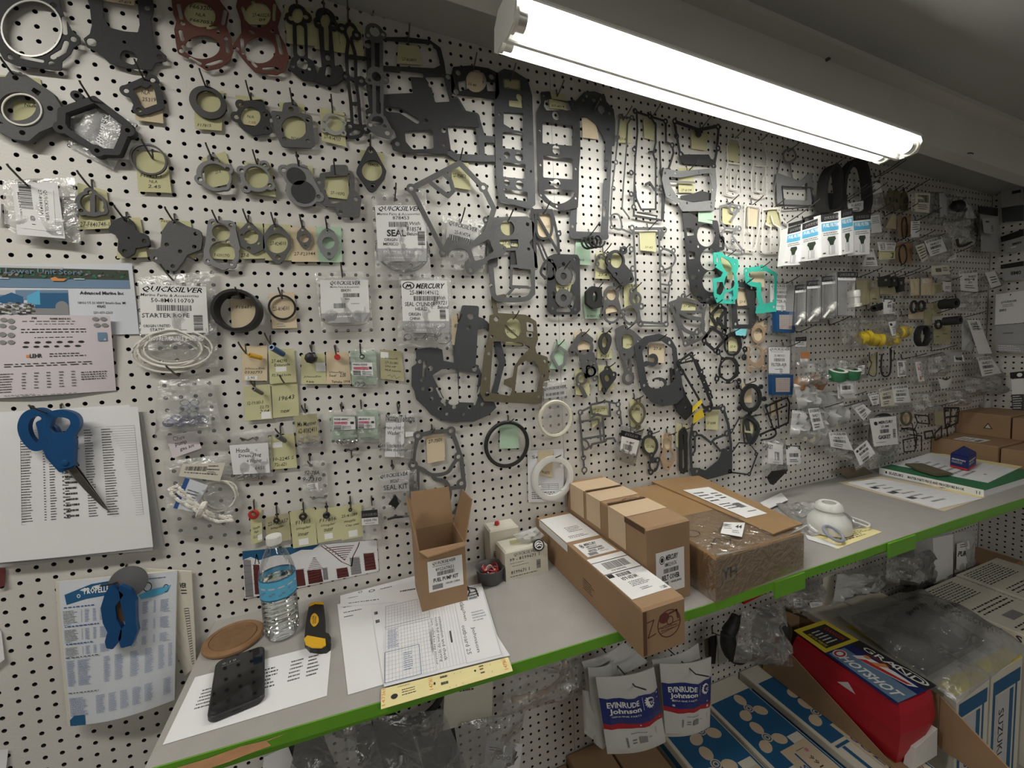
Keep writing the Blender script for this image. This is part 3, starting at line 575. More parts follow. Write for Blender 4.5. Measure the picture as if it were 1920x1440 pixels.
# bottle
def bottle():
    c = onZ(530, 1188, ZS); x, y = c[0], c[1]; t = thing('water_bottle', 'clear ribbed water bottle with a white cap and blue label', 'bottle', (x, y, ZS)); P = [(.002, .006), (.02, .004), (.027, .002), (.031, .008)]; R = .0325
    for k in range(7): z = .018 + k * .0095; P += [(R, z), (R, z + .004), (R - .0028, z + .0065)]
    P += [(R, .088), (R, .130), (R - .0005, .138), (.028, .152), (.021, .172), (.014, .186), (.0125, .190), (.0125, .196)]
    mb = MB(); mb.lathe((x, y, ZS), P, 'bottle', 36, cap=False); mb.build('bottle_wall', t, True)
    mb = MB(); Pw = [(max(r - .0012, .001), h + .001) for r, h in P if h < .118] + [(R - .0012, .118)]; mb.lathe((x, y, ZS), Pw, 'water', 36); mb.build('water', t, True)
    mb = MB(); mb.lathe((x, y, ZS), [(.0138, .192), (.0142, .196), (.0142, .206), (.0135, .208)], 'white_pl', 28); mb.build('cap', t, False)
    mb = MB(); n = 36
    for k in range(n):
        a, b = 2 * math.pi * k / n, 2 * math.pi * (k + 1) / n; r = R + .0006; g = lambda q, z: (x + r * math.cos(q), y + r * math.sin(q), ZS + z)
        mb.quad(g(a, .0885), g(b, .0885), g(b, .129), g(a, .129), 'ink_c'); mb.quad(g(a, .1265), g(b, .1265), g(b, .1295), g(a, .1295), 'ink_B'); mb.quad(g(a, .088), g(b, .088), g(b, .0905), g(a, .0905), 'ink_B')
        r = R + .0009
        if k % 3: mb.quad(g(a, .096 + .003 * (k % 4)), g(b, .096 + .003 * (k % 4)), g(b, .099 + .003 * (k % 4)), g(a, .099 + .003 * (k % 4)), 'ink_L'); mb.quad(g(a, .112), g(b, .112), g(b, .115), g(a, .115), 'ink_l')
    mb.build('label', t, True, 'blue paper label')
bottle()
def coaster():
    c = onZ(438, 1194, ZS + .008); c[2] = ZS; t = thing('cork_coaster', 'round brown cork coaster at the left end of the counter', 'coaster', c); mb = MB(); mb.lathe(c, [(.046, 0), (.053, .003), (.053, .007), (.050, .010), (.0415, .010), (.041, .0085), (.0405, .0085)], 'cork', 48); mb.build('rim', t, True)
    mb = MB(); mb.lathe(c, [(.0402, .0), (.0402, .0095), (.0395, .0105)], 'cork2', 48); mb.build('centre_disc', t)
coaster()
def paperz(q, z, label, spec='', m='paper', nu=4, nv=4, wf=None, name='paper_sheet', cat='paper', th=.0004):
    F = fz(q, z); mb = MB(); sheet(mb, F, m, th, nu, nv, wf); pr(mb, F, spec, th + .0002, wf); return mb.build(name, None, label=label, cat=cat), F
paperz('366,1270 622,1204 613,1305 305,1397', ZS + .0006, 'white sheet with six printed lines under the phone', 'l|6|.10 .28 .22 .62;l|6|.42 .2 .62 .60;l|6|.70 .18 .80 .60;l|6|.83 .18 .92 .6', name='paper_sheet')
def phone():
    z = ZS + .0012; P = [onZ(x, y, z + .011) for x, y in ((406, 1236), (495, 1212), (496, 1312), (388, 1342))]; c = sum(P) / 4; v = (P[3] + P[2] - P[0] - P[1]) / 2; v[2] = 0; L = np.linalg.norm(v); v /= L; u = np.array([-v[1], v[0], 0]); hw, hl = .0385, min(L, .158) / 2
    t = thing('smartphone', 'black smartphone in a dark case lying on the printed sheet', 'phone', (c[0], c[1], z)); u = -u if u[0] < 0 else u
    def rr(a, b, r, zz):
        o = []
        for sx, sy, a0 in ((1, 1, 0), (-1, 1, 90), (-1, -1, 180), (1, -1, 270)):
            for k in range(6): q = math.radians(a0 + k * 18); p = c + u * (sx * (a - r) + r * math.cos(q)) - v * (sy * (b - r) + r * math.sin(q)); o.append((p[0], p[1], zz))
        return o
    mb = MB(); R = [rr(hw - .002, hl - .002, .011, z), rr(hw, hl, .012, z + .003), rr(hw, hl, .012, z + .0095), rr(hw - .0012, hl - .0012, .0115, z + .011)]
    for a, b in zip(R[:-1], R[1:]): mb.hexa(a, b, 'case')
    mb.build('phone_case', t, True); mb = MB(); mb.hexa(rr(hw - .003, hl - .003, .0095, z + .0105), rr(hw - .003, hl - .003, .0095, z + .0113), 'screen'); s = mb.build('screen', t)
    mb = MB(); g = lambda a, b: (*(c + u * a + v * b)[:2], z + .0114); F = Fr(g(-hw, -hl), g(hw, -hl), g(hw, hl), g(-hw, hl)); pr(mb, F, 'tg|9:19|.14 .1 .42 .145;lg|1|.14 .165 .62 .18'); mb.build('screen_text', s)
    mb = MB(); p = c + v * hl; pr(mb, Fr(*[(*(p + u * a + v * .0003)[:2], zz) for a, zz in ((-hw, z + .011), (hw, z + .011), (hw, z), (-hw, z))]), 'r|x|.42 .35 .58 .7'); mb.build('charge_port', t)
phone()
O(480, 1080, 4)
def knife():
    z = ZS; t = thing('utility_knife', 'black and yellow utility knife with a rounded handle', 'knife', onZ(450, 370, ZS))
    slab('395,232 420,205 505,200 512,250 520,330 515,420 545,430 562,460 556,500 525,525 470,530 400,520 362,480 368,400 380,310', z + .0005, z + .016, 'black_pl').build('handle', t)
    slab('385,445 520,470 524,515 490,536 420,534 372,512 360,470', z + .0165, z + .0185, 'yellow_pl').build('butt_grip', t, label='yellow rubber butt')
    slab('398,210 440,192 508,196 506,212 440,208 395,228', z + .0145, z + .0175, 'yellow_pl').build('nose', t, label='yellow nose')
    P = spline(pts('440,278 468,310 466,350 435,378 408,345 415,300'), True, 4); o = slab(' '.join('%f,%f' % tuple(p) for p in P), z + .0163, z + .0175, 'yellow_pl').build('badge', t, label='yellow oval badge')
    mb = MB(); F = fz('420,296 462,296 456,362 418,362', z + .0178); pr(mb, F, 'u|OLFA|.1 .05 .45 .95;u|SILVER|.55 .1 .8 .9'); mb.build('badge_text', o)
knife()
paperz('610,215 1240,90 1250,730 690,895', ZS + .0006, 'white letter sheets left of the yellow form', 'l|2|.06 .04 .4 .08;l|1|.06 .13 .3 .16;l|1|.06 .19 .2 .22;E|.7|.22 -.06 .25 -.03', th=.0012)
paperz('632,148 1212,-5 1235,180 632,232', ZS + .0024, 'white upper sheet with a letterhead against the wall', 'l|1|.1 .35 .25 .45;E|.7|.22 .05 .27 .2;E|.7|.35 .15 .43 .3;l|1|.1 .75 .6 .85;l|1|.5 .2 .7 .3;l|1|.75 .5 .95 .65')
paperz('865,250 1560,60 1905,600 960,830', ZS + .003, 'white carbon sheets under the repair form', 'l|2|.02 .04 .06 .3', th=.0012)
paperz('940,850 1890,610 1925,690 935,975', ZS + .0048, 'yellow work order stub hanging over the counter edge', 'uo|147361|.005 .05 .03 .9;l|2|.12 .1 .22 .2;l|3|.15 .35 .27 .75;e|x|.07 .5 .12 .75;uo|147361|.35 .1 .38 .8;e|x|.385 .45 .40 .62;l|2|.44 .1 .5 .9;r|x|.5 .2 .502 .95;r|x|.55 .2 .552 .95;r|x|.6 .2 .602 .95;e|x|.705 .35 .72 .5;l|3|.75 .1 .79 .8;r|x|.84 .2 .842 .8;uo|147361|.94 .1 .97 .85', 'paper_y', wf=lambda u, v: -.012 * max(0, v - .3) ** 2, nv=6)
paperz('965,222 1690,55 1855,605 960,832', ZS + .0058, 'white repair form with blue grid and handwriting', 'gf|1,1,.002|.01 .02 .42 .36;gf|1,22,.0008|.01 .02 .42 .98;gf|24,1,.0008|.01 .03 .68 .97;rf|x|.0 .33 .42 .335;lb|16|.03 .38 .13 .62;lL|9|.16 .7 .24 .9;gb|1,1,.002|.005 .65 .30 .97;h|ref. 2 wheel bearings|.40 .4 .42 .9;dg|Serv. called to say motor|.42 .36 .45 .92;dg|needs full tune up spring|.46 .36 .49 .9;dg|commission and check|.50 .36 .53 .9;l|1|.58 .5 .6 .9;gf|1,1,.0015|.68 .05 .99 .98;dg|Jones|.72 .1 .75 .35;dg|Interlochen|.74 .1 .77 .5;lf|4|.8 .05 .95 .25;lf|4|.82 .4 .96 .55;dg|outboard 25|.70 .55 .74 .9;dg|Johnson|.78 .6 .82 .9;lb|5|.72 .02 .98 .045')
O(0, 0, 1)
mb = MB(); F = fz('868,1098 895,1092 900,1120 872,1128', ZS + .0068); pr(mb, F, 'e|x|.1 .1 .4 .4;w|.1,.9 .4,.5 .3,.2 .8,.4 .9,.9|0 0 1 1 .08;l|3|.3 .5 1 1'); mb.build('letterhead', bpy.data.objects.get('paper_sheet.004'))
# right end papers
O(1560, 720, 5.3333)
paperz('60,985 480,925 1545,1130 1120,1275', ZS + .0004, 'manila folder under the loose forms', '', 'tag_p', th=.0006)
paperz('720,940 1100,970 1545,1120 1440,1150', ZS + .0012, 'yellow copy sheet beside the parts book', 'l|2|.1 .3 .9 .6', 'paper_y')
paperz('140,985 480,945 1510,1145 1060,1250', ZS + .002, 'white work order form lying in front of the parts book', 'lg|8|.25 .1 .6 .9;gl|6,5,.002|.6 .2 .95 .8;l|3|.1 .2 .3 .8')
def book():
    z0, z1 = ZS, -.112; x0, x1, y0, y1 = 2.545, 2.93, -.335, -.045; t = thing('parts_book', 'thick green parts catalogue with a white spine', 'book', (2.74, -.19, z0)); mb = MB(); mb.box(x0 + .003, x1 - .004, y0 + .004, y1 - .003, z0 + .002, z1 - .002, 'paper'); mb.build('pages', t)
    mb = MB(); mb.box(x0, x1, y0, y1, z1 - .002, z1, 'greenmesh'); mb.build('front_cover', t, label='green cover'); mb = MB(); mb.box(x0, x1, y0, y1, z0, z0 + .002, 'paper'); mb.build('back_cover', t)
    mb = MB(); mb.box(x0 - .001, x0, y0, y1, z0, z1, 'label'); F = Fr((x0 - .001, y1, z1), (x0 - .001, y0, z1), (x0 - .001, y0, z0), (x0 - .001, y1, z0)); pr(mb, F, 'e|x|.07 .3 .09 .75;b|SUZUKI|.11 .3 .26 .75;b|MASTER PARTS PRICE AND PROCEDURE BOOK|.31 .32 .84 .72;t|11|.94 .3 .97 .75'); mb.build('spine', t, label='white spine with black title')
book()
paperz('600,805 990,690 1900,830 1560,990', -.1115, 'white and yellow forms on the green parts book', 'lg|7|.05 .1 .5 .8;gl|5,6,.002|.55 .4 .95 .9;rg|x|.3 .85 .34 .88', th=.002)
paperz('980,690 1120,700 1905,825 1850,850', -.109, 'yellow copy strip behind the forms on the book', '', 'paper_y')
mb = MB(); rg = random.Random(8); P = [onZ(x, y, -.108) for x, y in ((730, 810), (900, 820), (1210, 910), (1050, 925), (860, 870))]; mb.hexa(P[::-1], [p + (0, 0, .006 + .008 * rg.random()) for p in P[::-1]], 'g_olive'); mb.build('old_gasket', None, label='crumpled dirty old gasket lying on the parts book', cat='gasket')
def bluebox():
    c = [(2.735, -.222), (2.845, -.20), (2.862, -.145), (2.752, -.165)]; z0, z1 = -.107, -.055; t, F = carton('small blue and red parts box on the forms', c, z0, z1, 'ink_N', 'parts_box')
    mb = MB(); T = [np.array((*p, z1)) for p in c]; m1, m2 = (T[0] + T[3]) / 2 + (.03, 0, .022), (T[1] + T[2]) / 2 + (-.03, 0, .022); mb.add([T[0], T[1], T[2], T[3], m1, m2], [(0, 1, 5, 4), (2, 3, 4, 5), (0, 4, 3), (1, 2, 5)], 'ink_N'); mb.build('gable_lid', t)
    for f in ('front', 'left'): mb = MB(); pr(mb, F[f], 'rr|x|0 .86 1 1;bw|GENUINE PARTS|.08 .3 .85 .42;lw|2|.08 .48 .7 .66'); mb.build('printing', t)
bluebox()
def rboxes():
    g = 'brown cartons stacked in the corner by the right wall'
    spec = [('lower brown carton at the pegboard in the corner stack', 2.99, -.004, -.205, ZS, -.052), ('lower brown carton at the front of the corner stack', 3.0, -.21, -.385, ZS, -.058), ('upper brown carton at the pegboard in the corner stack', 3.18, -.004, -.17, -.051, .045), ('upper brown carton at the front of the corner stack', 3.18, -.176, -.36, -.051, .04)]
    for k, (l, x0, y1, y0, z0, z1) in enumerate(spec):
        t, F = carton(l, [(x0, y0), (x0 + .22, y0), (x0 + .22, y1), (x0, y1)], z0, z1, 'card', 'carton')
        mb = MB()
        if k > 1: pr(mb, F['left'], 'p|.5,.1 .9,.9 .1,.9|.5 .35 .72 .7;pO|.5,.3 .75,.8 .25,.8|.5 .35 .72 .7'); mb.build('printing', t)
        else: sheet(mb, F['top'].sub(.1, .3, .5, .7, .0006), 'label'); pr(mb, F['top'].sub(.1, .3, .5, .7, .001), 'l|3|.1 .1 .8 .6;c|50|.1 .7 .7 .9'); mb.build('label', t)
rboxes()
# bagged white funnel part on the counter
O(1440, 720, 4)
paperz('300,1150 740,1075 855,1110 515,1240', ZS + .0006, 'yellow form under the bagged white bellows', 'l|4|.3 .2 .9 .8', 'paper_y')
paperz('280,1130 480,1190 540,1240 300,1165', ZS + .0016, 'narrow white slip under the bagged bellows', '')
def bellows():
    c = onZ(455, 1100, ZS); mb = MB(); mb.lathe(c, [(.052, .004), (.055, .01), (.05, .035), (.034, .055), (.030, .06), (.034, .066), (.031, .078), (.024, .084), (.017, .083), (.016, .06)], 'white_pl', 32, cap=False); mb.build('bellows', None, True, 'white plastic bellows cup in a clear bag', 'part')
    c2 = onZ(445, 1105, ZS + .022); mb = MB(); mb.tube([c2 + (.022 * math.cos(a), .022 * math.sin(a) - .015, .012 * math.sin(a)) for a in np.linspace(0, 6.2, 24)], .004, 'lav_pl', 8, True); mb.build('seal_ring', None, True, 'bluish rubber ring beside the white bellows', 'seal')
    mb = MB(); F = fz('270,980 640,1010 590,1130 330,1150', ZS + .03); F = Fr(*[onZ(x, y, z) for (x, y), z in zip(((50, 900), (400, 930), (750, 1060), (330, 1140)), (ZS + .006, ZS + .02, ZS + .01, ZS + .006))]); sheet(mb, F, 'film', .001, 16, 12, wrinkle(.03, 5, 1)); mb.build('poly_bag', None, True, 'clear poly bag around the white bellows', 'bag')
    mb = MB(); sheet(mb, Fr(*[onZ(x, y, ZS + .008) for x, y in ((-60, 890), (100, 815), (150, 870), (0, 940))]), 'label', .0004, 3, 3, wrinkle(.004, 3, 2)); mb.build('paper_header', None, label='white paper header of the bellows bag', cat='label')
    mb = MB(); mb.lathe(onZ(215, 945, ZS), [(.010, 0), (.010, .002)], 'g_mid', 16); mb.build('washer', None, label='small grey washer on the counter beside the bag', cat='washer')
    mb = MB(); P = [onZ(x, y, ZS + .012) for x, y in pts('575,1000 610,995 730,1035 765,1055 750,1070 720,1060 600,1015')]; mb.tube(spline(P, True, 4), .0025, 'white_pl', 6, True); mb.build('plastic_clip', None, True, 'white plastic strip loop lying by the bellows', 'clip')
bellows()
# ------------------------------------------------------------------ left part of the pegboard, top rows
O(0, 0, 4)
BR = hung('big round-bore head gasket at the top left corner', 'p12 -60,-60 420,-60 445,60 480,140 530,235 590,285 590,325 545,350 520,400 455,455 450,520 420,520 130,485 45,445 0,360 -60,300;E 240,215 222,208;S30 482,140 492,250;S34 500,325 480,385 400,432;S24 165,432 320,462;S22 30,285 72,355;C20 555,297 390,482 85,430 405,45;C14 515,25', None, off=.012)
gasket(None, 'e 240,215 232,216;E 240,215 218,203', 'g_silver', .0135, .0015, 'bore_ring', None, parent=BR)
hung('charcoal gasket with a tall window and oval slot', 'p10 655,-60 690,60 705,200 690,265 645,300 665,350 760,400 830,470 950,505 1130,518 1160,465 1235,455 1240,425 1170,370 1140,300 1120,150 1145,80 1130,-60;P8 775,-60 1020,-60 1040,190 1028,238 940,232 830,205 790,140;C30 690,320;C18 1200,430 1105,65;C12 935,320;B2 905,440 930,385 1000,400 1030,440 1005,485 950,470', None, '770,-120 1015,-60 1010,50 770,10', 'h|27-819|.5 .75 .9 .95', m='g_dark', tm='tag_p')
R = 'E 1505,112 122,92;E 1520,358 130,88;S26 1340,40 1362,140;S26 1355,240 1370,300;S26 1375,350 1400,385;S26 1690,90 1672,180;S26 1695,290 1712,390;S24 1430,440 1500,480;S24 1560,490 1660,460;S20 1560,215 1620,205;C16 1372,178 1362,385 1640,240 1555,500'
hung('reddish two-bore gasket left of the other red one', 'p16 1300,-60 1320,110 1345,170 1328,230 1340,330 1352,395 1440,440 1550,515 1640,500 1710,445 1735,380 1712,270 1680,200 1700,100 1640,20 1600,-60;' + R.replace('E 1505,112 122,92', 'E20 1500,112 122,92'), None, '1360,-30 1660,-10 1650,250 1370,200', 'h|F663205|.2 .25 .8 .38;h|NLA|.35 .5 .6 .6;h|F667053|.2 .7 .8 .8', m='g_red')
O(480, 0, 4)
hung('reddish two-bore gasket right of the other red one', 'p16 -110,-60 -130,60 -95,160 -90,260 -155,350 -100,420 -50,480 0,530 150,550 205,520 232,430 205,340 165,270 145,200 172,100 130,20 110,-60;E 15,115 98,95;E 30,380 115,98;S24 -100,60 -70,150;S24 -105,300 -95,400;S24 140,40 135,150;S26 160,270 190,400;S22 -60,440 0,500;S22 60,520 150,515;S22 -40,235 -20,250;C15 -140,370 120,235 165,525 -20,20', None, '-120,-10 150,0 140,190 -90,190', 'h|27-46552XA|.3 .55 .9 .7;h|09|.5 .75 .7 .88', m='g_red')
hung('narrow black carburetor gasket with a fan foot', 'c66 318,105;i40/18 262,140 375,130;s98 330,190 335,420;p14 330,420 420,470 450,560 445,600 350,590 262,520 280,450;E 312,120 42,58;S52 333,215 338,400;B2 310,470 340,440 385,470 375,520 320,505;C14 275,500;C12 350,545 400,520', '310,62', '210,40 410,60 440,350 235,330', '', m='g_blk')
hung('heavy black pump gasket hanging as a thick bundle', 'c70 525,150;i34/14 470,180 580,200;s95 515,180 545,520;p12 490,530 570,520 640,600 600,630 540,640 465,615;c34 622,540 615,580;E 520,165 36,60;S34 527,220 532,380;S34 538,430 540,450;S40 548,520 540,570', '512,88', '415,95 600,130 640,400 440,370', '', m='g_blk', th=.006)
hung('long thin black loop gasket with keyhole top', 'i34/15 645,215 755,265 670,575 790,610 705,950 825,970;o24 700,180 745,215 750,270 715,300 745,420 750,600 770,760 780,900 790,1010 700,1030 690,990 720,960 712,780 690,600 680,430 690,310 665,230;s26 700,430 820,440;s26 700,590 820,620;s24 730,780 760,780;s40 705,945 825,965', '692,165', '610,150 790,180 810,430 640,400', 'h|27-8|.6 .5 .8 .6', m='g_blk')
O(480, 0, 4)
hung('long grey rod-shaped gasket with three rings', 'c68 890,250;i26/13 842,268 952,262;s26 875,310 880,560;s26 940,310 940,560;c68 905,575;i30/12 850,605 970,600;s26 885,640 890,880;s26 945,640 940,880;c68 915,920;p20 860,900 955,890 1010,990 990,1025 910,1000 850,950;C36 890,240;C34 903,578;S28 908,380 910,440;S24 910,690 912,740;S36 918,780 918,840;E 910,910 45,38;C14 858,938 965,950;C18 985,1000', '880,95', None, m='g_mid', off=.022)
hung('very large dark gasket with a slanted slot', 'p18 835,325 950,300 1130,300 1300,320 1370,370 1395,470 1410,570 1460,580 1475,640 1440,760 1500,760 1545,850 1640,870 1660,940 1440,925 1420,960 1445,1130 1400,1140 1130,1130 1040,1115 1030,1070 1075,1040 1050,960 960,900 855,890 840,840 870,820 845,650 850,500;P14 960,320 1070,330 1270,345 1340,380 1370,480 1330,500 950,480;P10 965,545 1145,570 1165,690 960,700;P10 1280,590 1400,590 1440,755 1350,760 1320,640;P10 1090,545 1245,560 1245,575 1090,565;S38 990,820 1080,830 1205,910;P22 1140,1010 1305,1000 1310,1095 1180,1100 1145,1060;C20 838,345;C18 1312,350 1310,640 855,870 1405,980 1060,1080 1440,580;C14 1275,905;C13 1405,1090 1450,1140', '1140,330', '1068,330 1225,350 1245,490 1055,480', 'h|27-818809|.2 .68 .8 .85', m='g_dark', res=300)
gasket('black bracket-shaped gasket behind the slotted plates', 's60 1500,760 1560,860 1650,880;s46 1650,870 1700,1040 1800,1050;s40 1440,920 1640,925;s46 1660,940 1690,1080 1695,1170;s50 1430,1130 1500,1180 1700,1190 1810,1190;s40 1690,1050 1800,1050', 'g_blue', .008, .0016)
hung('black flange gasket with an egg-shaped opening', 'p16 1490,520 1620,510 1740,530 1800,560 1810,700 1790,730 1520,700 1480,690 1478,580;E 1650,610 78,85;C20 1515,548 1765,580 1500,690;P6 1520,620 1570,610 1590,660 1530,680;P6 1730,620 1790,630 1790,680 1740,680', '1625,535', '1575,520 1700,560 1700,750 1580,730', 'h|33-48|.1 .45 .6 .55', m='g_blk', tm='tag_p')
O(0, 0, 4)
BR = hung('thick grey pump gasket with a white inner ring', 'p30 140,595 220,620 400,740 455,830 420,940 300,990 230,1050 150,1040 -40,940 -40,700 60,640 110,640;E 168,825 140,105;C18 155,615 410,840 205,1020;P3 290,690 340,720 320,745 275,710;P3 10,925 60,950 40,965 0,940', '150,620', '-20,560 300,590 330,690 20,660', '', m='g_mid', th=.012, toff=.002)
gasket(None, 'e8 168,825 154,122;E8 168,825 142,110', 'g_white', .0225, .002, 'bead_ring', None, parent=BR)
tag('95,760 310,760 310,930 110,920', 'yellow paper tag inside the white bead ring', 'h|NLA|.4 .1 .8 .25')
hung('thick black four-sided spacer frame on a slant', 'l46 500,860 740,775 990,965 905,1165 770,1160 495,985;i36/16 610,750;i42/16 490,985 760,1155 985,1005', None, m='g_dark', th=.014, off=.012)
hook(740, 830, 'thick black slanted frame and its bag', .05)
def kit():
    F = fy('600,700 1030,930 850,1275 510,1095', .006); mb = MB(); sheet(mb, F, 'film_milk', .0006, 8, 6, wrinkle(.01, 5, 4)); t = mb.build('parts_bag', None, True, 'clear bag with a transfer gasket kit label on a slant', 'bag')
    mb = MB(); G = fy('720,820 960,945 870,1160 560,975', .0085); sheet(mb, G, 'label'); pr(mb, G, 'b|TRANSFER|.14 .03 .95 .17;b|GASKET KIT|.08 .2 1.0 .33;r|x|0 .36 1 .37;L|7|.1 .42 .97 .98'); mb.build('label', t, label='white printed label')
kit()
hung('small black carburetor gasket on a peach tag', 'l44 965,660 1080,610 1150,600 1190,690 1210,800 1100,840 1045,830 1010,740;i40/17 950,685 1148,605 1045,828;c30 1090,630', '1095,620', '990,620 1200,620 1230,930 1020,905', 'h|NLA|.3 .2 .6 .3;h|25319|.3 .38 .8 .48', tm='tag_p', th=.002)
hung('plain black rubber ring on a yellow tag', 'c116 1565,778;C76 1570,770', '1555,680', '1450,700 1680,680 1665,985 1465,970', 'h|F17815|.1 .85 .6 .93', m='black', th=.005)
hung('thin black o-ring above a long yellow tag', 'c114 1120,1200;C101 1120,1200', '1145,1190', '1015,1130 1250,1150 1290,1450 1040,1440', 'h|F17424-1|.1 .55 .75 .64;h|NLA|.35 .7 .6 .77;h|2.45|.3 .82 .7 .9', m='black', th=.004)
hung('small black manifold gasket with three ears', 'c110 1900,900;i38/17 1810,790 1775,880 1990,860 2000,970;p20 1850,780 1960,770 2010,980 1900,1000;E 1880,880 75,75', '1885,760', '1765,710 1980,740 1990,960 1790,930', 'h|N/A|.35 .65 .6 .75;hr|1.05|.4 .85 .65 .93', m='g_dark', th=.002)
hung('square grey flange gasket with one top tab', 'p22 2060,860 2140,870 2150,800 2210,795 2225,870 2320,890 2340,1080 2320,1095 2130,1085 2090,1000;E 2207,965 95,88;C15 2088,888 2310,905 2135,1050 2310,1065;C18 2185,828', '2200,810', '2090,765 2280,780 2300,1080 2140,1060', 'h|F624311|.3 .87 .8 .96', m='g_mid', th=.004)
hung('small pale grey ring gasket with bolt lugs', 'c78 2500,935;i22/9 2435,920 2575,925 2430,975 2575,1000;C56 2510,930;s16 2430,950 2480,900', '2495,850', '2395,800 2585,850 2595,1105 2415,1060', 'h|27-814737|.1 .78 .8 .9', m='g_pale', th=.002)
hung('thick grey carburetor ring at the left on yellow tag', 'c110 1615,1330;i36/16 1605,1205 1715,1280 1510,1355 1690,1400;C88 1625,1330', '1600,1210', '1510,1190 1690,1135 1770,1370 1560,1420', 'h|27-8|.4 .5 .6 .6', m='g_lite', th=.008)
hung('thick grey carburetor ring next to its twin', 'c100 1925,1345;i34/15 1820,1290 1990,1250 2030,1400 1850,1420;C78 1930,1340', '1935,1255', '1830,1215 2030,1220 2070,1480 1860,1450', 'h|27-58325|.1 .05 .7 .14', m='g_lite', th=.008)
BR = hung('grey gasket with two dark filled circles', 'c90 2225,1325;c112 2270,1440;i38/16 2130,1280 2390,1480 2240,1505;p30 2160,1280 2280,1270 2370,1440 2200,1440', '2245,1265', '2150,1225 2345,1245 2350,1450 2170,1420', 'h|27-8558|.2 .02 .8 .12', m='g_lite', th=.004)
gasket(None, 'c64 2220,1322', 'g_dark', .0145, .001, 'disc', None, parent=BR); gasket(None, 'c82 2275,1440', 'g_dark', .0145, .001, 'disc', None, parent=BR)
hung('black oval diamond gasket hanging under a hook', 'p26 2780,1130 2795,1150 2870,1290 2860,1330 2800,1410 2785,1420 2775,1410 2700,1300 2705,1280;E 2790,1285 76,78;C15 2780,1140 2795,1395', '2778,1135', '2700,1120 2880,1150 2890,1370 2720,1350', 'h|F840586|.3 .4 .8 .5', m='g_dark', th=.005)
hung('grey frame gasket with a rounded top tab', 'p20 2420,1320 2500,1310 2500,1260 2590,1260 2600,1310 2640,1330 2640,1430 2690,1490 2680,1610 2580,1610 2540,1540 2440,1530 2400,1490;i34/15 2390,1370 2620,1320 2670,1495 2555,1595;P10 2450,1340 2610,1330 2610,1440 2590,1500 2490,1520 2440,1420', '2515,1325', '2420,1290 2610,1300 2620,1500 2450,1480', 'h|27-19592|.2 .75 .8 .87', m='g_mid', th=.0025)
O(0, 360, 4)
hung('small round grey gasket with a bar across', 'i36/14 685,10 620,145 775,140;c92 695,95;C68 700,90;s28 705,25 705,150', '690,-20', '580,-70 800,-10 838,275 600,285', 'h|27-F840748-1|.03 .83 .97 .95', m='g_mid', th=.005)
hung('three-armed grey gasket like a boomerang', 'p26 950,215 980,240 1000,300 1040,330 1090,345 1100,385 1050,395 1000,400 985,450 950,470 925,440 930,360 900,310 855,290 880,250 910,230;C15 945,448 1090,372 955,215;C8 975,350', '950,222', '890,195 1050,190 1110,490 880,500', 'h|27|.02 .68 .12 .78', m='g_dark', th=.005)
hung('solid grey cover gasket with five bolt holes', 'p22 1290,250 1330,240 1400,280 1490,310 1500,350 1490,420 1390,460 1360,510 1310,575 1250,555 1160,500 1180,470 1240,430 1250,310;C14 1475,320 1260,400 1360,450 1465,415 1305,560;C12 1175,500;C10 1318,238', '1310,232', '1195,205 1430,220 1475,510 1240,400', 'h|F6939|.05 .02 .4 .1', m='g_mid', th=.006, toff=.003)
hung('figure-eight grey gasket with two thick rings', 'c85 1662,310;c112 1668,465;i32/13 1605,240 1735,255 1565,520 1740,545 1610,365 1715,378;p30 1600,250 1730,250 1770,420 1680,560 1570,500;C58 1665,310;C82 1675,460', '1645,250', '1560,220 1740,250 1770,510 1570,500', 'h|F-639179D|.2 .85 .8 .94', m='g_lite', th=.006)
O(480, 360, 4)
hung('thick diamond-shaped grey gasket first in a row', 'p26 -45,255 30,330 40,410 -20,440 -90,390 -110,320;E -35,340 55,52;C13 -48,265 -50,425 25,390 -100,330', '-55,240', '-150,225 50,240 70,500 -130,505', 'h|27-8|.1 .85 .4 .95', m='g_mid', th=.003)
hung('large oval two-bolt grey gasket in the row', 'p22 150,260 180,280 235,340 240,410 195,490 165,520 140,495 80,420 80,340 125,275;E 160,387 80,74;C17 150,278 168,492', '145,262', '60,240 260,245 270,515 70,515', 'h|27-824503|.2 .48 .8 .58', m='g_mid', th=.003)
hung('tiny two-bolt grey gasket on a drab tag', 'p14 355,275 395,320 405,360 385,405 368,415 350,400 320,350 325,310;E 362,350 34,30;C9 350,285 370,402', '350,275', '250,265 445,260 470,525 270,525', 'h|27-F23944|.1 .72 .9 .82', tm='tag_p', m='g_mid', th=.002)
hung('thick pale oval gasket on a green tag', 'p18 540,290 570,310 605,380 600,420 560,485 540,485 500,440 475,380 490,340 515,305;E 542,385 48,44;C13 540,300 548,468', '535,292', '445,260 640,265 645,530 465,525', '', tm='tag_g', m='g_lite', th=.004)
hung('thin black o-ring on a peach tag', 'c94 198,866;C80 198,866', '197,800', '90,765 285,750 310,1020 125,1025', 'h|25-814501|.12 .38 .75 .5;lg|2|.2 .85 .55 .98', tm='tag_p', m='black', th=.003)
O(0, 360, 4)
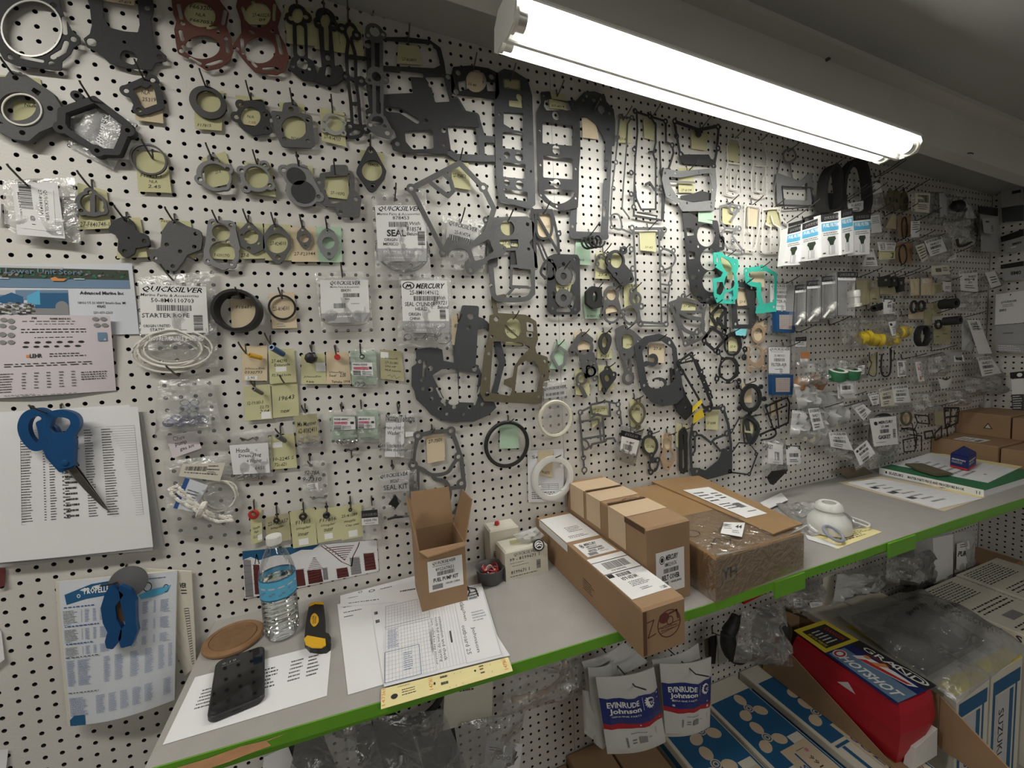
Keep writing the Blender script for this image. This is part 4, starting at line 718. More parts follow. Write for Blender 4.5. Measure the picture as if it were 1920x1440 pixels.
def pipe_ring():
    c = onY(1800, 900, -.004); mb = MB(); r = 158 * scale_at(c); mb.lathe(c, [(r * .8, 0), (r, 0), (r * 1.0, .02), (r * .97, .03), (r * .84, .03), (r * .8, 0)], 'black_pl', 40, ax=(-.08, -1, .06), cap=False); mb.build('rubber_collar', None, True, 'thick black rubber collar hanging on a hook', 'seal')
    tag('1725,800 1925,800 1925,1010 1740,1020', 'peach paper tag inside the thick black collar', 'h|F18481|.2 .25 .8 .35', 'tag_p', .003); hook(1810, 800, 'thick black rubber collar')
pipe_ring()
# ------------------------------------------------------------------ bags, papers and tags on the left
def bag(label, q, parts=(), off=.012, hk=None, m='film', amp=.012, nu=8, nv=10, lean=.006, seed=1, hl=None, name='parts_bag', cat='bag', bulge=.0):
    """clear bag: two film sheets joined at the rim; parts = [(kind, quad, spec, material)] inside or on it"""
    F = fy(q, off, lean); w = wrinkle(amp, 5, seed); mb = MB(); wf = lambda u, v: w(u, v) + bulge * math.sin(math.pi * u) * math.sin(math.pi * v)
    sheet(mb, F, m, .0008, nu, nv, wf); t = mb.build(name, None, True, label, cat)
    for k, (nm, qq, spec, mm) in enumerate(parts):
        G = fy(qq, off + lean * .5 + amp * .55 + .001 + .0006 * k); mb = MB(); sheet(mb, G, mm, .0004, 2, 2); pr(mb, G, spec, .0005); mb.build(nm, t, label=None)
    if hk: hook(*pts(hk)[0], hl or label, .05, off=off)
    return t
def loops(label, c, r, m, rad, n=4, off=.012, name='cord_coil', cat='cord', sq=.8, seed=1, jit=.12):
    """a loosely wound coil: n turns on one tube"""
    p = onY(*c, -off); s = scale_at(p); rg = random.Random(seed); P = []
    for k in range(n):
        jx, jz, jr = [rg.uniform(-jit, jit) * r for _ in range(2)] + [1 + rg.uniform(-jit, jit)]
        for j in range(14): a = 2 * math.pi * j / 14 + k * .3; P.append(p + np.array([(jx + r * jr * math.cos(a)) * s, -.002 * k - .003 * rg.random(), (jz + r * jr * sq * math.sin(a)) * s]))
    mb = MB(); mb.tube(spline(P, False, 2), rad, m, 6); return mb.build(name, None, True, label, cat)
O(0, 360, 4)
QL = QS + 'rg|x|0 .8 1 1;tw|NOT RETURNABLE IF OPENED|.08 .84 .92 .89;'
bag('clear bag with a sideways barcode card at the left edge', '20,-90 560,-110 610,390 40,300', [('card', '90,-60 430,-70 490,350 130,320', '', 'paper'), ('label', '110,-30 400,-10 420,300 160,270', 'd|QUICKSILVER|.72 .0 .84 .75;d|27-818043A 1|.6 .0 .69 .7;C|50|.1 -.1 .42 .5;d|@ 1|.3 .66 .44 .88;d|MADE IN USA|.05 .1 .1 .7', 'label')], .012, '240,-18', amp=.01)
tag('-30,70 8,70 8,235 -30,235', 'sliver of white paper at the far left edge', '', 'paper')
# photo poster, flyer, price list, manual
def poster():
    F = fy('-60,545 990,540 1045,1065 -60,1090', .003); mb = MB(); sheet(mb, F, 'paper_blue'); t = mb.build('shop_poster', None, label='poster with a wooded lake photo pinned behind the flyer', cat='poster')
    G = fy('-60,548 960,575 975,725 -60,715', .0036); mb = MB(); rg = random.Random(4)
    pr(mb, G, 'rd|x|0 .08 1 .62;rL|x|0 .58 1 1;rl|x|0 0 .5 .1')
    for k in range(70): x = rg.random() * .97; y = rg.uniform(.1, .5); s = rg.uniform(.01, .03); pr(mb, G, 'e%s|x|%.3f %.3f %.3f %.3f' % (rg.choice('Gdng'), x, y, x + s, y + s * 4.5), .0004 + .00001 * k)
    pr(mb, G, 'po|0,.3 .3,0 .5,.4 1,.3 .8,.9 .1,.9|.41 .48 .53 .7;rw|x|.58 .55 .66 .58;rw|x|.05 .57 .12 .6;tL|ne Lower Unit Store|.0 .12 .64 .36', .0022); mb.build('lake_photo', t)
    G = fy('-60,735 508,735 520,920 -60,915', .0036); mb = MB(); pr(mb, G, 'rL|x|0 0 1 .4;rl|x|0 0 .3 .2;pB|0,1 0,.4 .5,0 1,.4 1,1|.1 .1 .4 .55;rB|x|.55 .12 1 .75;pc|0,1 0,.4 1,0 1,1|.45 .0 .62 .6;eg|x|.82 .45 1.0 .95;rg|x|0 .75 1 1')
    for k in range(60): x = rg.random() * .5; y = rg.uniform(.5, .95); pr(mb, G, 'r%s|x|%.3f %.3f %.3f %.3f' % (rg.choice('kgln'), x, y, x + .05, y + .06), .0014 + .00001 * k)
    mb.build('yard_photo', t)
    G = fy('515,735 960,740 965,920 520,920', .0036); mb = MB(); pr(mb, G, 'b|Advanced Marine Inc|.18 .04 .92 .18;t|18916 US 31 HWY Interlochen, MI|.15 .46 .95 .58;t|49643|.46 .6 .6 .72;t|231-651-2263|.4 .86 .72 .96'); mb.build('address_block', t)
poster()
def flyer():
    F = fy('-60,925 845,930 865,1490 -60,1550', .005); mb = MB(); wf = lambda u, v: .012 * u * u * (1 - v) + .004 * math.sin(u * 4); sheet(mb, F, 'paper_lav', .0003, 10, 4, wf)
    pr(mb, F, 'b|PM|.33 .02 .37 .05;b|PREMIER MARINE INC.|.48 .03 .66 .055;l|1|.25 .065 .8 .09;l|1|.36 .1 .75 .12;L|2|.24 .16 .78 .23;l|1|.35 .265 .76 .29;'
       + ''.join('e|x|%.2f .32 %.2f .35;' % (.26 + k * .09, .31 + k * .09) for k in range(6)) + ''.join('e|x|%.2f .375 %.2f .4;' % (.25 + k * .085, .30 + k * .085) for k in range(6))
       + 'b|LEHR|.31 .475 .41 .525;ro|x|.28 .485 .305 .52;l|2|.47 .47 .8 .53;L|2|.1 .585 .82 .64;l|8|.06 .70 .18 .95;'
       + ''.join('s|6|%.2f .70 %.2f .92;' % (.24 + k * .1, .28 + k * .1) for k in range(5)) + 'l|4|.72 .72 .97 .84;' + ''.join('eg|x|%.2f %.2f %.2f %.2f;' % (a, b, a + .06, b + .055) for a, b in ((.07, .03), (.13, .04), (.06, .1), (.14, .12), (.06, .2), (.13, .21), (.84, .02), (.91, .02), (.85, .1), (.92, .1), (.06, .3), (.13, .3))) + 'rL|x|.88 .22 .96 .33;rl|x|.9 .3 .95 .32;l|1|.1 .97 .4 .985;l|1|.2 .985 .85 1', .0004, wf)
    mb.build('flyer', None, label='lavender flyer with engine pictures and a price table', cat='flyer')
flyer()
O(0, 720, 4)
def lists():
    for k, (q, o) in enumerate((('-60,230 1060,215 1230,1230 -40,1380', .004), ('-60,215 970,155 1150,1250 -30,1340', .007))):
        F = fy(q, o); mb = MB(); sheet(mb, F, 'film_milk' if k == 0 else 'paper'); mb.build('plastic_sleeve' if k == 0 else 'paper_sheet', None, label='clear plastic sleeve behind the price list' if k == 0 else 'white paper stack directly behind the price list', cat='sleeve' if k == 0 else 'paper')
    F = fy('-60,220 1035,170 1150,1220 110,1345', .0095, .012); F.c[0] = onY(-60, 215, -.0095); F.c[3] = onY(-60, 1345, -.0215); mb = MB(); wf = lambda u, v: .004 * math.sin(u * 3) * v; sheet(mb, F, 'paper', .0008, 4, 6, wf)
    s = 'g|1,37,.0006|.18 .13 .96 .76;'
    for a, b, n in ((.18, .25, 34), (.32, .335, 34), (.36, .40, 34), (.44, .455, 22), (.46, .56, 16), (.60, .66, 34), (.72, .80, 34), (.455, .49, 30)): s += 'l|%d|%.3f .14 %.3f .75;' % (n, a, b)
    pr(mb, F, s, .001, wf); mb.build('price_list', None, label='white price list covered in columns of figures under the scissors', cat='paper')
lists()
def scissors():
    t = thing('scissors', 'blue handled scissors hanging point down over the price list', 'scissors', onY(450, 560, -.03)); off = .026
    gasket(None, 'o60 240,230 320,205 380,240 370,310 360,420 300,465 230,400 205,310;p22 330,290 420,330 560,600 490,630 400,530', 'blue_pl', off, .011, 'handle', None, parent=t, fil=4)
    gasket(None, 'o55 400,240 480,215 570,240 590,300 545,370 520,400 430,395 370,330;p26 440,390 540,380 555,430 545,590 490,600 400,480', 'blue_pl', off + .009, .011, 'handle', None, parent=t, fil=4)
    gasket(None, 'p2 500,640 575,605 640,690 800,920 825,955 780,925 700,850', 'chrome', off + .004, .002, 'blade', None, parent=t)
    gasket(None, 'p2 515,635 560,615 740,850 790,932 640,790', 'steel', off + .0085, .002, 'blade', None, parent=t)
    p = onY(490, 590, -off - .019); mb = MB(); mb.lathe(p, [(.006, 0), (.005, .003), (.001, .004)], 'blue_pl', 16, ax=(0, -1, 0)); mb.build('pivot_screw', t, True)
    hook(420, 235, 'blue handled scissors', .06, off=.02)
scissors()
O(0, 1080, 4)
def manual():
    F = fy('1100,-60 1440,-40 1490,640 1390,740', .006); mb = MB(); sheet(mb, F, 'paper_old', .004, 3, 4, lambda u, v: .01 * u * v); pr(mb, F, 'i|VER|.7 .12 .85 .17;r|x|.7 .19 .85 .2;r|x|.7 .22 .85 .23;g|1,22,.003|.72 .38 .86 .95', .0045, lambda u, v: .01 * u * v); mb.build('old_booklet', None, label='yellowed parts booklets hanging behind the propeller chart', cat='booklet')
    F = fy('415,40 1330,-40 1410,830 490,1150', .013); F.c[0] = onY(415, 45, -.011); F.c[2] = onY(1300, 945, -.035); F.c[3] = onY(487, 1150, -.03); wf = lambda u, v: .016 * math.sin(u * 3.14) * v - .008 * v * v
    mb = MB(); sheet(mb, F, 'paper_old', .003, 8, 8, lambda u, v: wf(u, v) - .003); t = mb.build('propeller_chart', None, label='open catalogue page of a propeller chart with blue headings', cat='booklet')
    mb = MB(); G = F.sub(.03, .0, 1.0, 1.0, .0012); sheet(mb, G, 'paper_blue', .0004, 8, 8, wf); mb.build('page', t)
    mb = MB(); s = 'pB|0,.5 .5,.1 1,0 1,.7 .4,.8 .03,1|.04 .02 .48 .16;bw|PROPELLER|.2 .055 .44 .1;Ew|.6|.14 .095 .17 .12;Lb|1|.75 .03 .9 .05;E|.8|.70 .06 .78 .13;pc|0,.6 .4,.2 1,0 .9,.6 .5,.9 .1,1|.66 .1 .95 .18;E|.8|.88 .09 .93 .15;pB|0,1 0,.4 .3,0 1,0 1,1|.0 .93 .16 1;'
    for y0, y1 in ((.17, .27), (.30, .39), (.42, .49)):
        s += 'l|%d|.02 %.2f .14 %.2f;' % (9, y0 + .03, y1 + .02)
        for a, b in ((.17, .18), (.2, .24), (.27, .3), (.33, .42), (.60, .66), (.70, .75), (.80, .82), (.86, .94)): s += 'lb|%d|%.2f %.2f %.2f %.2f;' % (9, a, y0 + .03, b, y1 + .02)
        s += 'r|x|.02 %.3f .95 %.3f;lb|1|.03 %.3f .35 %.3f;' % (y1 + .025, y1 + .027, y0, y0 + .02)
    for a, b in ((.02, .1), (.12, .24), (.36, .42), (.46, .54), (.6, .68), (.73, .81), (.85, .91), (.94, .98)): s += 'lb|20|%.2f .54 %.2f .72;' % (a, b)
    for a, b in ((.02, .2), (.28, .37), (.4, .48), (.51, .59), (.62, .7), (.73, .81), (.9, .97)): s += 'lb|15|%.2f .80 %.2f .93;' % (a, b)
    s += 'l|1|.02 .515 .4 .53;l|1|.02 .76 .4 .775'
    pr(mb, F.sub(.03, .0, 1.0, 1.0, .0014), s, .0006, wf); mb.build('page_print', t)
manual()
def strap():
    t = thing('spring_clamp', 'blue plastic spring clamp hanging over the propeller chart', 'clamp', onY(910, 260, -.05)); off = .038
    gasket(None, 'p14 860,60 930,120 870,200 880,300 920,380 915,440 865,505 840,500 830,460 850,390 815,320 800,210 830,110', 'blue_pl', off, .012, 'jaw', None, parent=t, fil=4)
    gasket(None, 'p14 930,60 990,90 1020,170 1022,280 1025,340 1035,390 1000,480 945,495 930,440 945,380 985,330 950,200', 'blue_pl', off, .012, 'jaw', None, parent=t, fil=4)
    gasket(None, 'p6 880,110 950,110 975,320 890,330 865,220', 'card_dk', off + .003, .003, 'inner_web', None, parent=t)
    mb = MB(); c = onY(970, 40, -.03); r = 115 * scale_at(c); mb.lathe(c, [(r * .35, 0), (r, .004), (r * .98, .007), (r * .3, .012), (.001, .013)], 'grey_pl', 32, ax=(.1, -1, .15)); mb.build('suction_disc', None, True, 'round grey suction disc above the blue clamp', 'suction cup')
    hook(900, 40, 'blue spring clamp', .06, off=.03)
strap()
tag('-40,-60 42,-60 42,70 -20,90', 'reddish brown sticker strip at the left edge', '', 'ink_m', .003)
tag('-60,330 10,420 40,620 -60,700', 'white paper corner poking in at the left', '', 'paper', .003)
tag('-60,1310 62,1300 50,1450 -60,1460', 'white card corner at the bottom left', '', 'paper', .003)
# starter rope bag
O(0, 360, 4)
bag('clear starter rope bag with a printed header', '1030,640 1610,590 1640,1310 1060,1330', [('header', '1045,690 1545,710 1565,1055 1060,1065', 'i|QUICKSILVER|.04 .03 .94 .16;h|Marine Parts & Accessories|.01 .18 .88 .24;t|50-8M0110703|.16 .27 .8 .36;c|60|.24 .41 .76 .53;t|STARTER ROPE|.02 .58 .72 .67;C|40|.78 .62 .92 .95;t|ORIGIN UNITED|.03 .81 .43 .87;t|STATES|.13 .89 .34 .95;l|1|.48 .92 .72 .95', 'label')], .010, '1300,665', hl='clear starter rope bag')
loops('white starter rope coiled in the bag', (1290, 1190), 200, 'rope', .0019, 6, .012, 'starter_rope', 'rope', .62, 4, .22)
mb = MB(); pr(mb, fy('1120,1080 1530,1080 1530,1115 1120,1115', .0265), 'tw|NOT RETURNABLE IF OPENED|0 0 1 1'); mb.build('bag_print', bpy.data.objects['parts_bag.002'])
O(0, 720, 4)
bag('clear bag of blue and navy rubber rings below the rope', '1190,-30 1590,-40 1690,440 1160,420', [], .012, '1340,-60', amp=.02, hl='bag of blue rubber rings')
rg = random.Random(5)
for k in range(6):
    c = onY(1385 + 75 * (k % 2), 140 + 42 * (k // 2), -.013); mb = MB(); s = scale_at(c); mb.tube([c + (28 * s * math.cos(a), -.001 * k, 22 * s * math.sin(a)) for a in np.linspace(0, 5.9, 14)], .0011, 'ink_L', 6, True); mb.build('blue_ring', None, True, 'thin light blue ring at the ' + ('upper', 'middle', 'lower')[k // 2] + (' right', ' left')[1 - k % 2] + ' of the ring bag', 'ring', 'light blue rings in the ring bag')
for k in range(7):
    c = onY(1265 + 42 * k, 290 - 20 * (k % 2) - (20 if k == 6 else 0), -.014); mb = MB(); s = scale_at(c); mb.tube([c + (30 * s * math.cos(a), -.002 * k % .007, 24 * s * math.sin(a)) for a in np.linspace(0, 5.9, 14)], .003, 'bluebag', 6, True); mb.build('navy_ring', None, True, ORD[k] + ' thick navy rubber ring from the left in the ring bag', 'ring', 'navy rings in the ring bag')
tag('1240,390 1465,350 1515,480 1300,555', 'pale pink note inside the ring bag', 'h|Chev|.2 .1 .6 .3;h|pump|.2 .4 .6 .6;h|gas kit|.3 .65 .8 .85', 'paper_lav', .011)
t = bag('clear bag with braided white rope and barcode slip', '1230,580 1750,520 1775,1180 1260,1120', [('barcode_slip', '1370,600 1690,590 1650,730 1340,690', 'c|60|.1 .2 .6 .5;l|1|.1 .6 .9 .75;s|2|.6 .1 .95 .5', 'paper_old'), ('card', '1390,700 1560,760 1450,960 1300,930', 'rb|x|0 0 .2 1;l|4|.3 .3 .8 .7', 'paper_blue')], .010, amp=.014)
def braid():
    t = thing('rope_hank', 'bundle of twisted white rope knotted in the middle', 'rope', onY(1500, 940, -.025))
    for k, q in enumerate(('1270,790 1330,770 1400,830 1470,890 1560,960 1660,990 1740,990', '1275,800 1310,850 1390,900 1460,940 1550,1000 1640,1030 1750,1020', '1265,795 1320,800 1400,860 1480,920 1580,985 1680,1000 1745,1010')):
        P = [onY(x, y, -.022 - .005 * (k % 2)) for x, y in spline(pts(q), False, 8)]; mb = MB(); n = len(P)
        for s in range(3): mb.tube([p + np.array([.0016 * math.cos(j * .9 + s * 2.1), .0012 * math.sin(j * .9), .0016 * math.sin(j * .9 + s * 2.1)]) for j, p in enumerate(P)], .0021, 'rope', 6)
        mb.build('strand', t, True)
    c = onY(1505, 940, -.028); mb = MB(); mb.tube([c + np.array([.012 * math.cos(a) * .5 + .003 * k, -.004 + .009 * math.sin(a), .014 * math.cos(a)]) for k in range(3) for a in np.linspace(0, 6, 12)], .0026, 'rope', 6); mb.build('knot', t, True)
    loops('thin off-white rope coil behind the twisted rope', (1650, 830), 110, 'rope', .0016, 4, .010, 'rope_coil', 'rope', 1.0, 7)
braid()
# row of tags with small parts
O(480, 360, 4)
def tube_part(c, c2, r, m, label, name='rubber_sleeve', cat='sleeve', o1=.01, o2=.05):
    a, b = onY(*c, -o1), onY(*c2, -o2); d = (b - a) / np.linalg.norm(b - a); L = np.linalg.norm(b - a); mb = MB(); mb.lathe(a, [(r, 0), (r, L), (r * .55, L), (r * .55, L * .8), (.0004, L * .8)], m, 16, ax=d); return mb.build(name, None, True, label, cat)
O(0, 360, 4)
tag('1812,1155 2005,1150 2005,1415 1820,1415', 'cream paper tag under the yellow sleeve', 'h|Johnson/Evin|.1 .62 .9 .7;h|0330793|.1 .72 .8 .8;rw|x|.1 .86 .6 .97;t|2.90|.2 .88 .5 .95', 'tag_p'); hook(1845, 1210, 'yellow rubber sleeve', .05); tube_part((1960, 1245), (1870, 1222), .0048, 'yellow_pl', 'yellow rubber sleeve on the cream tag', o1=.012, o2=.03)
O(480, 360, 4)
tag('90,1180 285,1175 305,1425 105,1440', 'yellow paper tag under the blue sleeve', 'h|27-44290|.1 .3 .7 .4;h|Evinrude|.2 .42 .8 .5;rw|x|.25 .52 .65 .66;h|F2 Fuel hose|.1 .72 .8 .8'); hook(110, 1145, 'blue rubber sleeve', .05); tube_part((200, 1215), (115, 1165), .0062, 'blue_pl', 'dark blue rubber sleeve on a yellow tag', o1=.012, o2=.055)
tag('340,1220 515,1210 530,1440 340,1440', 'yellow paper tag under the black knob', 'rw|x|.6 .3 1.0 .58;h|Johnson/Evin|.1 .72 .8 .8;h|4 Amp|.2 .88 .5 .98'); hook(420, 1200, 'black moulded knob', .03)
mb = MB(); c = onY(420, 1248, -.012); mb.lathe(c, [(.005, 0), (.0125, .002), (.0125, .014), (.009, .018), (.003, .019)], 'black_pl', 8, ax=(-.15, -1, .1)); mb.build('moulded_knob', None, False, 'black faceted knob on a yellow tag', 'knob')
tag('525,1200 695,1200 715,1440 530,1440', 'cream paper tag under the red bushing', 'h|Johnson/Evin|.1 .6 .7 .67;h|Seal|.1 .7 .4 .77;h|2.00|.55 .65 .8 .78;h|Yamaha 1994|.2 .88 .95 .97', 'tag_p'); hook(600, 1215, 'small red bushing', .04)
mb = MB(); mb.lathe(onY(612, 1240, -.01), [(.0028, 0), (.0065, 0), (.0065, .007), (.0028, .007)], 'red_pl', 14, ax=(-.1, -1, .1)); mb.build('red_bushing', None, True, 'small red bushing on a cream tag', 'bushing')
tag('705,1190 900,1190 905,1445 720,1445', 'green paper tag in the bag with a red label', '', 'tag_g'); 
bag('small clear bag with a white and red parts label', '695,1180 890,1170 920,1470 720,1460', [('label', '720,1280 870,1280 880,1380 725,1375', 'b|90430-05003|.04 .05 .75 .25;r|x|.82 .3 .96 .5;rP|x|.05 .32 .8 .55;tr|GASKET 1PC|.1 .34 .72 .52;C|30|.03 .62 .4 .95;l|2|.45 .65 .95 .95', 'label')], .008, '785,1215', amp=.006, hl='small bag with the red label')
for k, (x, y) in enumerate(((795, 1235), (760, 1440), (800, 1442))): mb = MB(); c = onY(x, y, -.012); mb.tube([c + (.0048 * math.cos(a), -.0005, .0045 * math.sin(a)) for a in np.linspace(0, 5.9, 14)], .0012, 'rubber', 6, True); mb.build('rubber_ring', None, True, ['small black washer above the red label', 'small black ring at the lower left of the red label bag', 'small black ring at the lower right of the red label bag'][k], 'ring')
tag('930,1180 1090,1195 1110,1420 935,1400', 'drab paper tag with five handwritten lines', 'rw|x|.02 .08 .38 .28;h|Johnson/E|.2 .24 .8 .32;h|27-31381|.2 .38 .8 .46;h|250 HP|.2 .52 .7 .58;h|NLA reverse|.2 .64 .9 .71;w|0,.5 .2,.2 .3,.8 .5,.1 .6,.9 .9,.4|.3 .8 .9 .95 .01', 'tag_d')
O(0, 720, 4)
tag('1830,20 2025,0 2045,260 1840,275', 'yellow paper tag below the yellow sleeve', 'h|12-19183-3|.1 .45 .7 .55;h|22.75|.55 .6 .9 .68;h|2.04|.55 .72 .9 .82;rw|x|.6 .78 .95 .98'); hook(1910, 20, 'yellow tag below the yellow sleeve', .03); tube_part((1965, 70), (1900, 35), .004, 'grey_pl', 'grey rubber sleeve on the yellow tag with a price', o1=.012, o2=.05)
O(480, 720, 4)
tag('115,0 310,-30 325,235 130,255', 'yellow paper tag with a five-digit number', 'h|19643|.25 .4 .85 .52;h|new|.3 .8 .65 .88'); hook(210, -10, 'yellow tag with a five-digit number', .04)
bag('clear bag of metal clips with handwritten lines', '270,225 470,205 490,470 310,480', [('card', '285,240 455,220 470,420 310,440', 'h|Ma Mariner|.1 .25 .95 .42;h|62-8182411|.1 .5 .95 .68', 'tag_d')], .006, '370,215', amp=.008, hl='bag of metal clips')
for k in range(5): c = onY(335 + 30 * k, 455 - 8 * (k % 2), -.01); mb = MB(); mb.tube([c + (-.006, 0, .003), c + (0, -.002, 0), c + (.006, 0, .003)], .0018, 'chrome', 8); mb.build('metal_clip', None, True, ORD[k] + ' bright metal clip from the left in the clip bag', 'clip', 'metal clips in the clip bag')
tag('95,395 285,370 310,625 115,640', 'yellow paper tag behind the grey hose stub', 'rw|x|.12 .2 .5 .36;h|10-2245 S|.1 .65 .9 .75;h|72c-621|.15 .82 .6 .92'); hook(185, 380, 'grey hose stub', .05); tube_part((215, 425), (160, 390), .0052, 'grey_pl', 'grey hose stub on a yellow tag', o1=.012, o2=.06)
O(0, 720, 4)
bag('clear bag with a white note and drain plugs', '1715,370 2030,330 2050,690 1800,720', [('note', '1720,460 2010,440 2025,665 1750,680', 'h|Honda|.15 .12 .5 .27;h|Drain Plug|.2 .32 .8 .47;h|+ Washer|.4 .5 .8 .64;h|6451|.6 .76 .85 .88', 'paper')], .006, amp=.008)
for k in range(4): c = onY(1810 + 55 * k, 700 - 5 * (k % 2), -.011); mb = MB(); mb.lathe(c, [(.004, -.006), (.004, .002), (.006, .002), (.006, .006)], 'chrome', 8, ax=(1, -.2, .2)); mb.build('drain_plug', None, False, ORD[k] + ' shiny metal drain plug from the left below the white note', 'plug', 'drain plugs in the note bag')
mb = MB(); mb.tube([onY(x, y, -.012) for x, y in ((1800, 405), (1860, 420), (1900, 400), (1930, 425))], .002, 'steel', 6); mb.build('wire_clip', None, True, 'bent wire clip at the top of the note bag', 'clip')
O(480, 720, 4)
for l, q, qq, a, b in (('left of two bags with red-printed labels', '545,200 745,190 760,450 560,455', '580,245 740,245 745,340 580,345', '90345-0800C', '645,205'), ('right of two bags with red-printed labels', '745,190 915,180 940,430 760,440', '765,245 890,245 895,330 765,335', '688-45341-10', '790,185')):
    bag(l, q, [('label', qq, 'b|%s|.03 .1 .7 .3;r|x|.78 .38 .95 .58;rP|x|.03 .38 .65 .58;tr|1 PC|.25 .4 .6 .56;C|30|.02 .64 .35 .98;l|2|.4 .7 .95 .95' % a, 'label')], .009, b, amp=.01)
tag('560,235 740,235 760,400 570,420', 'green card in the left red-printed bag', '', 'tag_g', .004); tag('750,200 915,190 930,410 770,420', 'green card in the right red-printed bag', '', 'tag_g', .004)
for k in range(5): c = onY(620 + 32 * k, 430 + 8 * (k % 2), -.013); mb = MB(); mb.lathe(c, [(.0055, 0), (.006, .003), (.003, .006), (.001, .006)], 'chrome', 10, ax=(-.2, -1, .2)); mb.build('metal_nut', None, True, ORD[k] + ' bright round nut from the left in the left red-printed bag', 'nut', 'nuts in the left red-printed bag')
mb = MB(); mb.tube([onY(x, y, -.012) for x, y in ((785, 410), (830, 402), (890, 406))], .0022, 'chrome', 8); mb.build('cotter_pin', None, True, 'bright pin in the right red-printed bag', 'pin')
bag('clear bag with a folded receipt and black handwriting', '935,230 1215,215 1175,560 920,555', [('receipt', '975,290 1110,285 1110,550 965,545', 'h|drain plug c|-.15 .1 1.0 .22;h|Washer|.1 .25 .8 .36;h|Sea unclassed|-.3 .6 1.0 .72;h|drop box the owner|-.3 .74 1.2 .86;g|2,1,.004|.55 0 .8 1', 'paper')], .008, '1065,205', amp=.008, hl='bag with the folded receipt')
mb = MB(); pr(mb, fy('970,225 1190,235 1190,295 975,285', .016), 'h|Nissan/Tohatsu|0 0 1 .9'); mb.build('pen_writing', bpy.data.objects[[o.name for o in bpy.data.objects if o.get('label', '') == 'clear bag with a folded receipt and black handwriting'][0]])
mb = MB(); sheet(mb, fy('1120,360 1178,355 1178,390 1120,398', .017), 'label'); mb.build('price_sticker', None, label='tiny white price sticker on the receipt bag', cat='sticker')
bag('small clear bag with a cotter pin and sticker', '325,580 530,570 545,890 340,880', [('sticker', '385,750 465,740 468,800 385,808', 'l|3|.1 .1 .9 .8', 'label')], .007, amp=.009)
mb = MB(); pr(mb, fy('350,640 490,640 490,740 350,740', .0165), 'h|92-78A|.1 .1 .9 .4;h|9-7310|0 .6 1 .9'); mb.build('pen_writing', bpy.data.objects[[o.name for o in bpy.data.objects if o.get('label', '') == 'small clear bag with a cotter pin and sticker'][0]])
hook(405, 600, 'small bag with the cotter pin', .03); mb = MB(); mb.tube([onY(x, y, -.011) for x, y in ((405, 845), (430, 860), (470, 850), (525, 855))], .0017, 'steel', 6); mb.build('cotter_pin', None, True, 'grey pin at the foot of the sticker bag', 'pin')
mb = MB(); c = onY(715, 495, -.008); mb.tube([c + np.array(p) for p in ((-.011, 0, 0), (-.006, -.004, .003), (0, -.005, 0), (.006, -.004, .003), (.012, 0, 0))], .0022, 'wire', 6); mb.tube([c + (0, -.004, 0), c + (0, -.03, -.012), c + (.002, -.004, -.014)], .002, 'wire', 6); mb.build('double_hook', None, True, 'double ended steel hook alone on the board', 'hook')
# lower tag row
for l, q, hk, tx, m, R, ring in (('red fibre washer on a tag', '-40,240 190,190 210,450 -15,505', '-10,235', 'h|Yamaha|.2 .5 .7 .58;h|12 oz|.3 .64 .6 .7;h|12-37|.2 .76 .6 .84;rw|x|.6 .75 1 .92', 'red_pl', .0105, (90, 295)),):
    pass
O(480, 720, 4)
ROW = [('red fibre washer at the left of the tag row', '-45,960 40,925 50,1175 -35,1205', (-15, 975), .0105, 'red_pl', 'h|Yamaha|.2 .5 .8 .58;h|Water|.3 .62 .7 .7;h|12-37|.2 .76 .7 .84;rw|x|.6 .78 1 .94'), ('small grommet above the bottle cap', '65,1005 245,965 265,1165 85,1200', (155, 1020), .006, 'rubber', 'h|22-FM5A57|.1 .2 .95 .34;h|adapter|.2 .4 .75 .5'), ('black flat grommet on the middle tag', '250,960 440,930 460,1200 280,1230', (355, 990), .0085, 'rubber', 'h|F17815|.2 .28 .8 .38;h|coupler|.2 .45 .8 .54;h|inner|.25 .6 .7 .7;rw|x|.25 .78 .65 .95'), ('solid black plug on the fourth tag', '440,945 620,915 640,1160 465,1190', (530, 982), .0078, 'black_pl', 'h|F17816|.15 .3 .85 .4;h|coupler|.2 .46 .8 .56;h|outer|.3 .6 .7 .7;rw|x|.3 .76 .65 .93'), ('tiny black grommet on the fifth tag', '615,925 790,895 805,1140 640,1170', (708, 942), .0042, 'rubber', 'h|25-41089|.1 .25 .8 .34;h|nozzle|.2 .42 .7 .5;h|Cap seal|.25 .56 .85 .64;rw|x|.35 .76 .75 .95')]
for l, q, c, R, m, tx in ROW:
    tag(q, 'yellow paper tag behind the ' + l, tx, 'tag_y' if 'bottle' not in l else 'tag_d'); p = onY(*c, -.009); mb = MB(); mb.lathe(p, [(R * .45, 0), (R, .001), (R, .004), (R * .75, .0055), (R * .4, .005), (R * (.0 if 'solid' in l else .4), .002)], m, 20, ax=(-.05, -1, .05), cap=False); mb.build('grommet', None, True, l, 'washer'); hook(c[0] + 3, c[1] - 15, l, .02, drop=.024)
bag('small blister pack with a black header below a hook', '785,945 915,930 940,1160 800,1170', [('header', '790,950 910,940 918,1050 795,1060', 'r|x|0 0 1 .52;iw|QUICKSILVER|.05 .22 .95 .42;t|SHEAR PIN|.1 .6 .9 .78;l|1|.2 .85 .8 .95', 'label')], .010, '870,910', m='blister', amp=.002, hl='small blister pack')
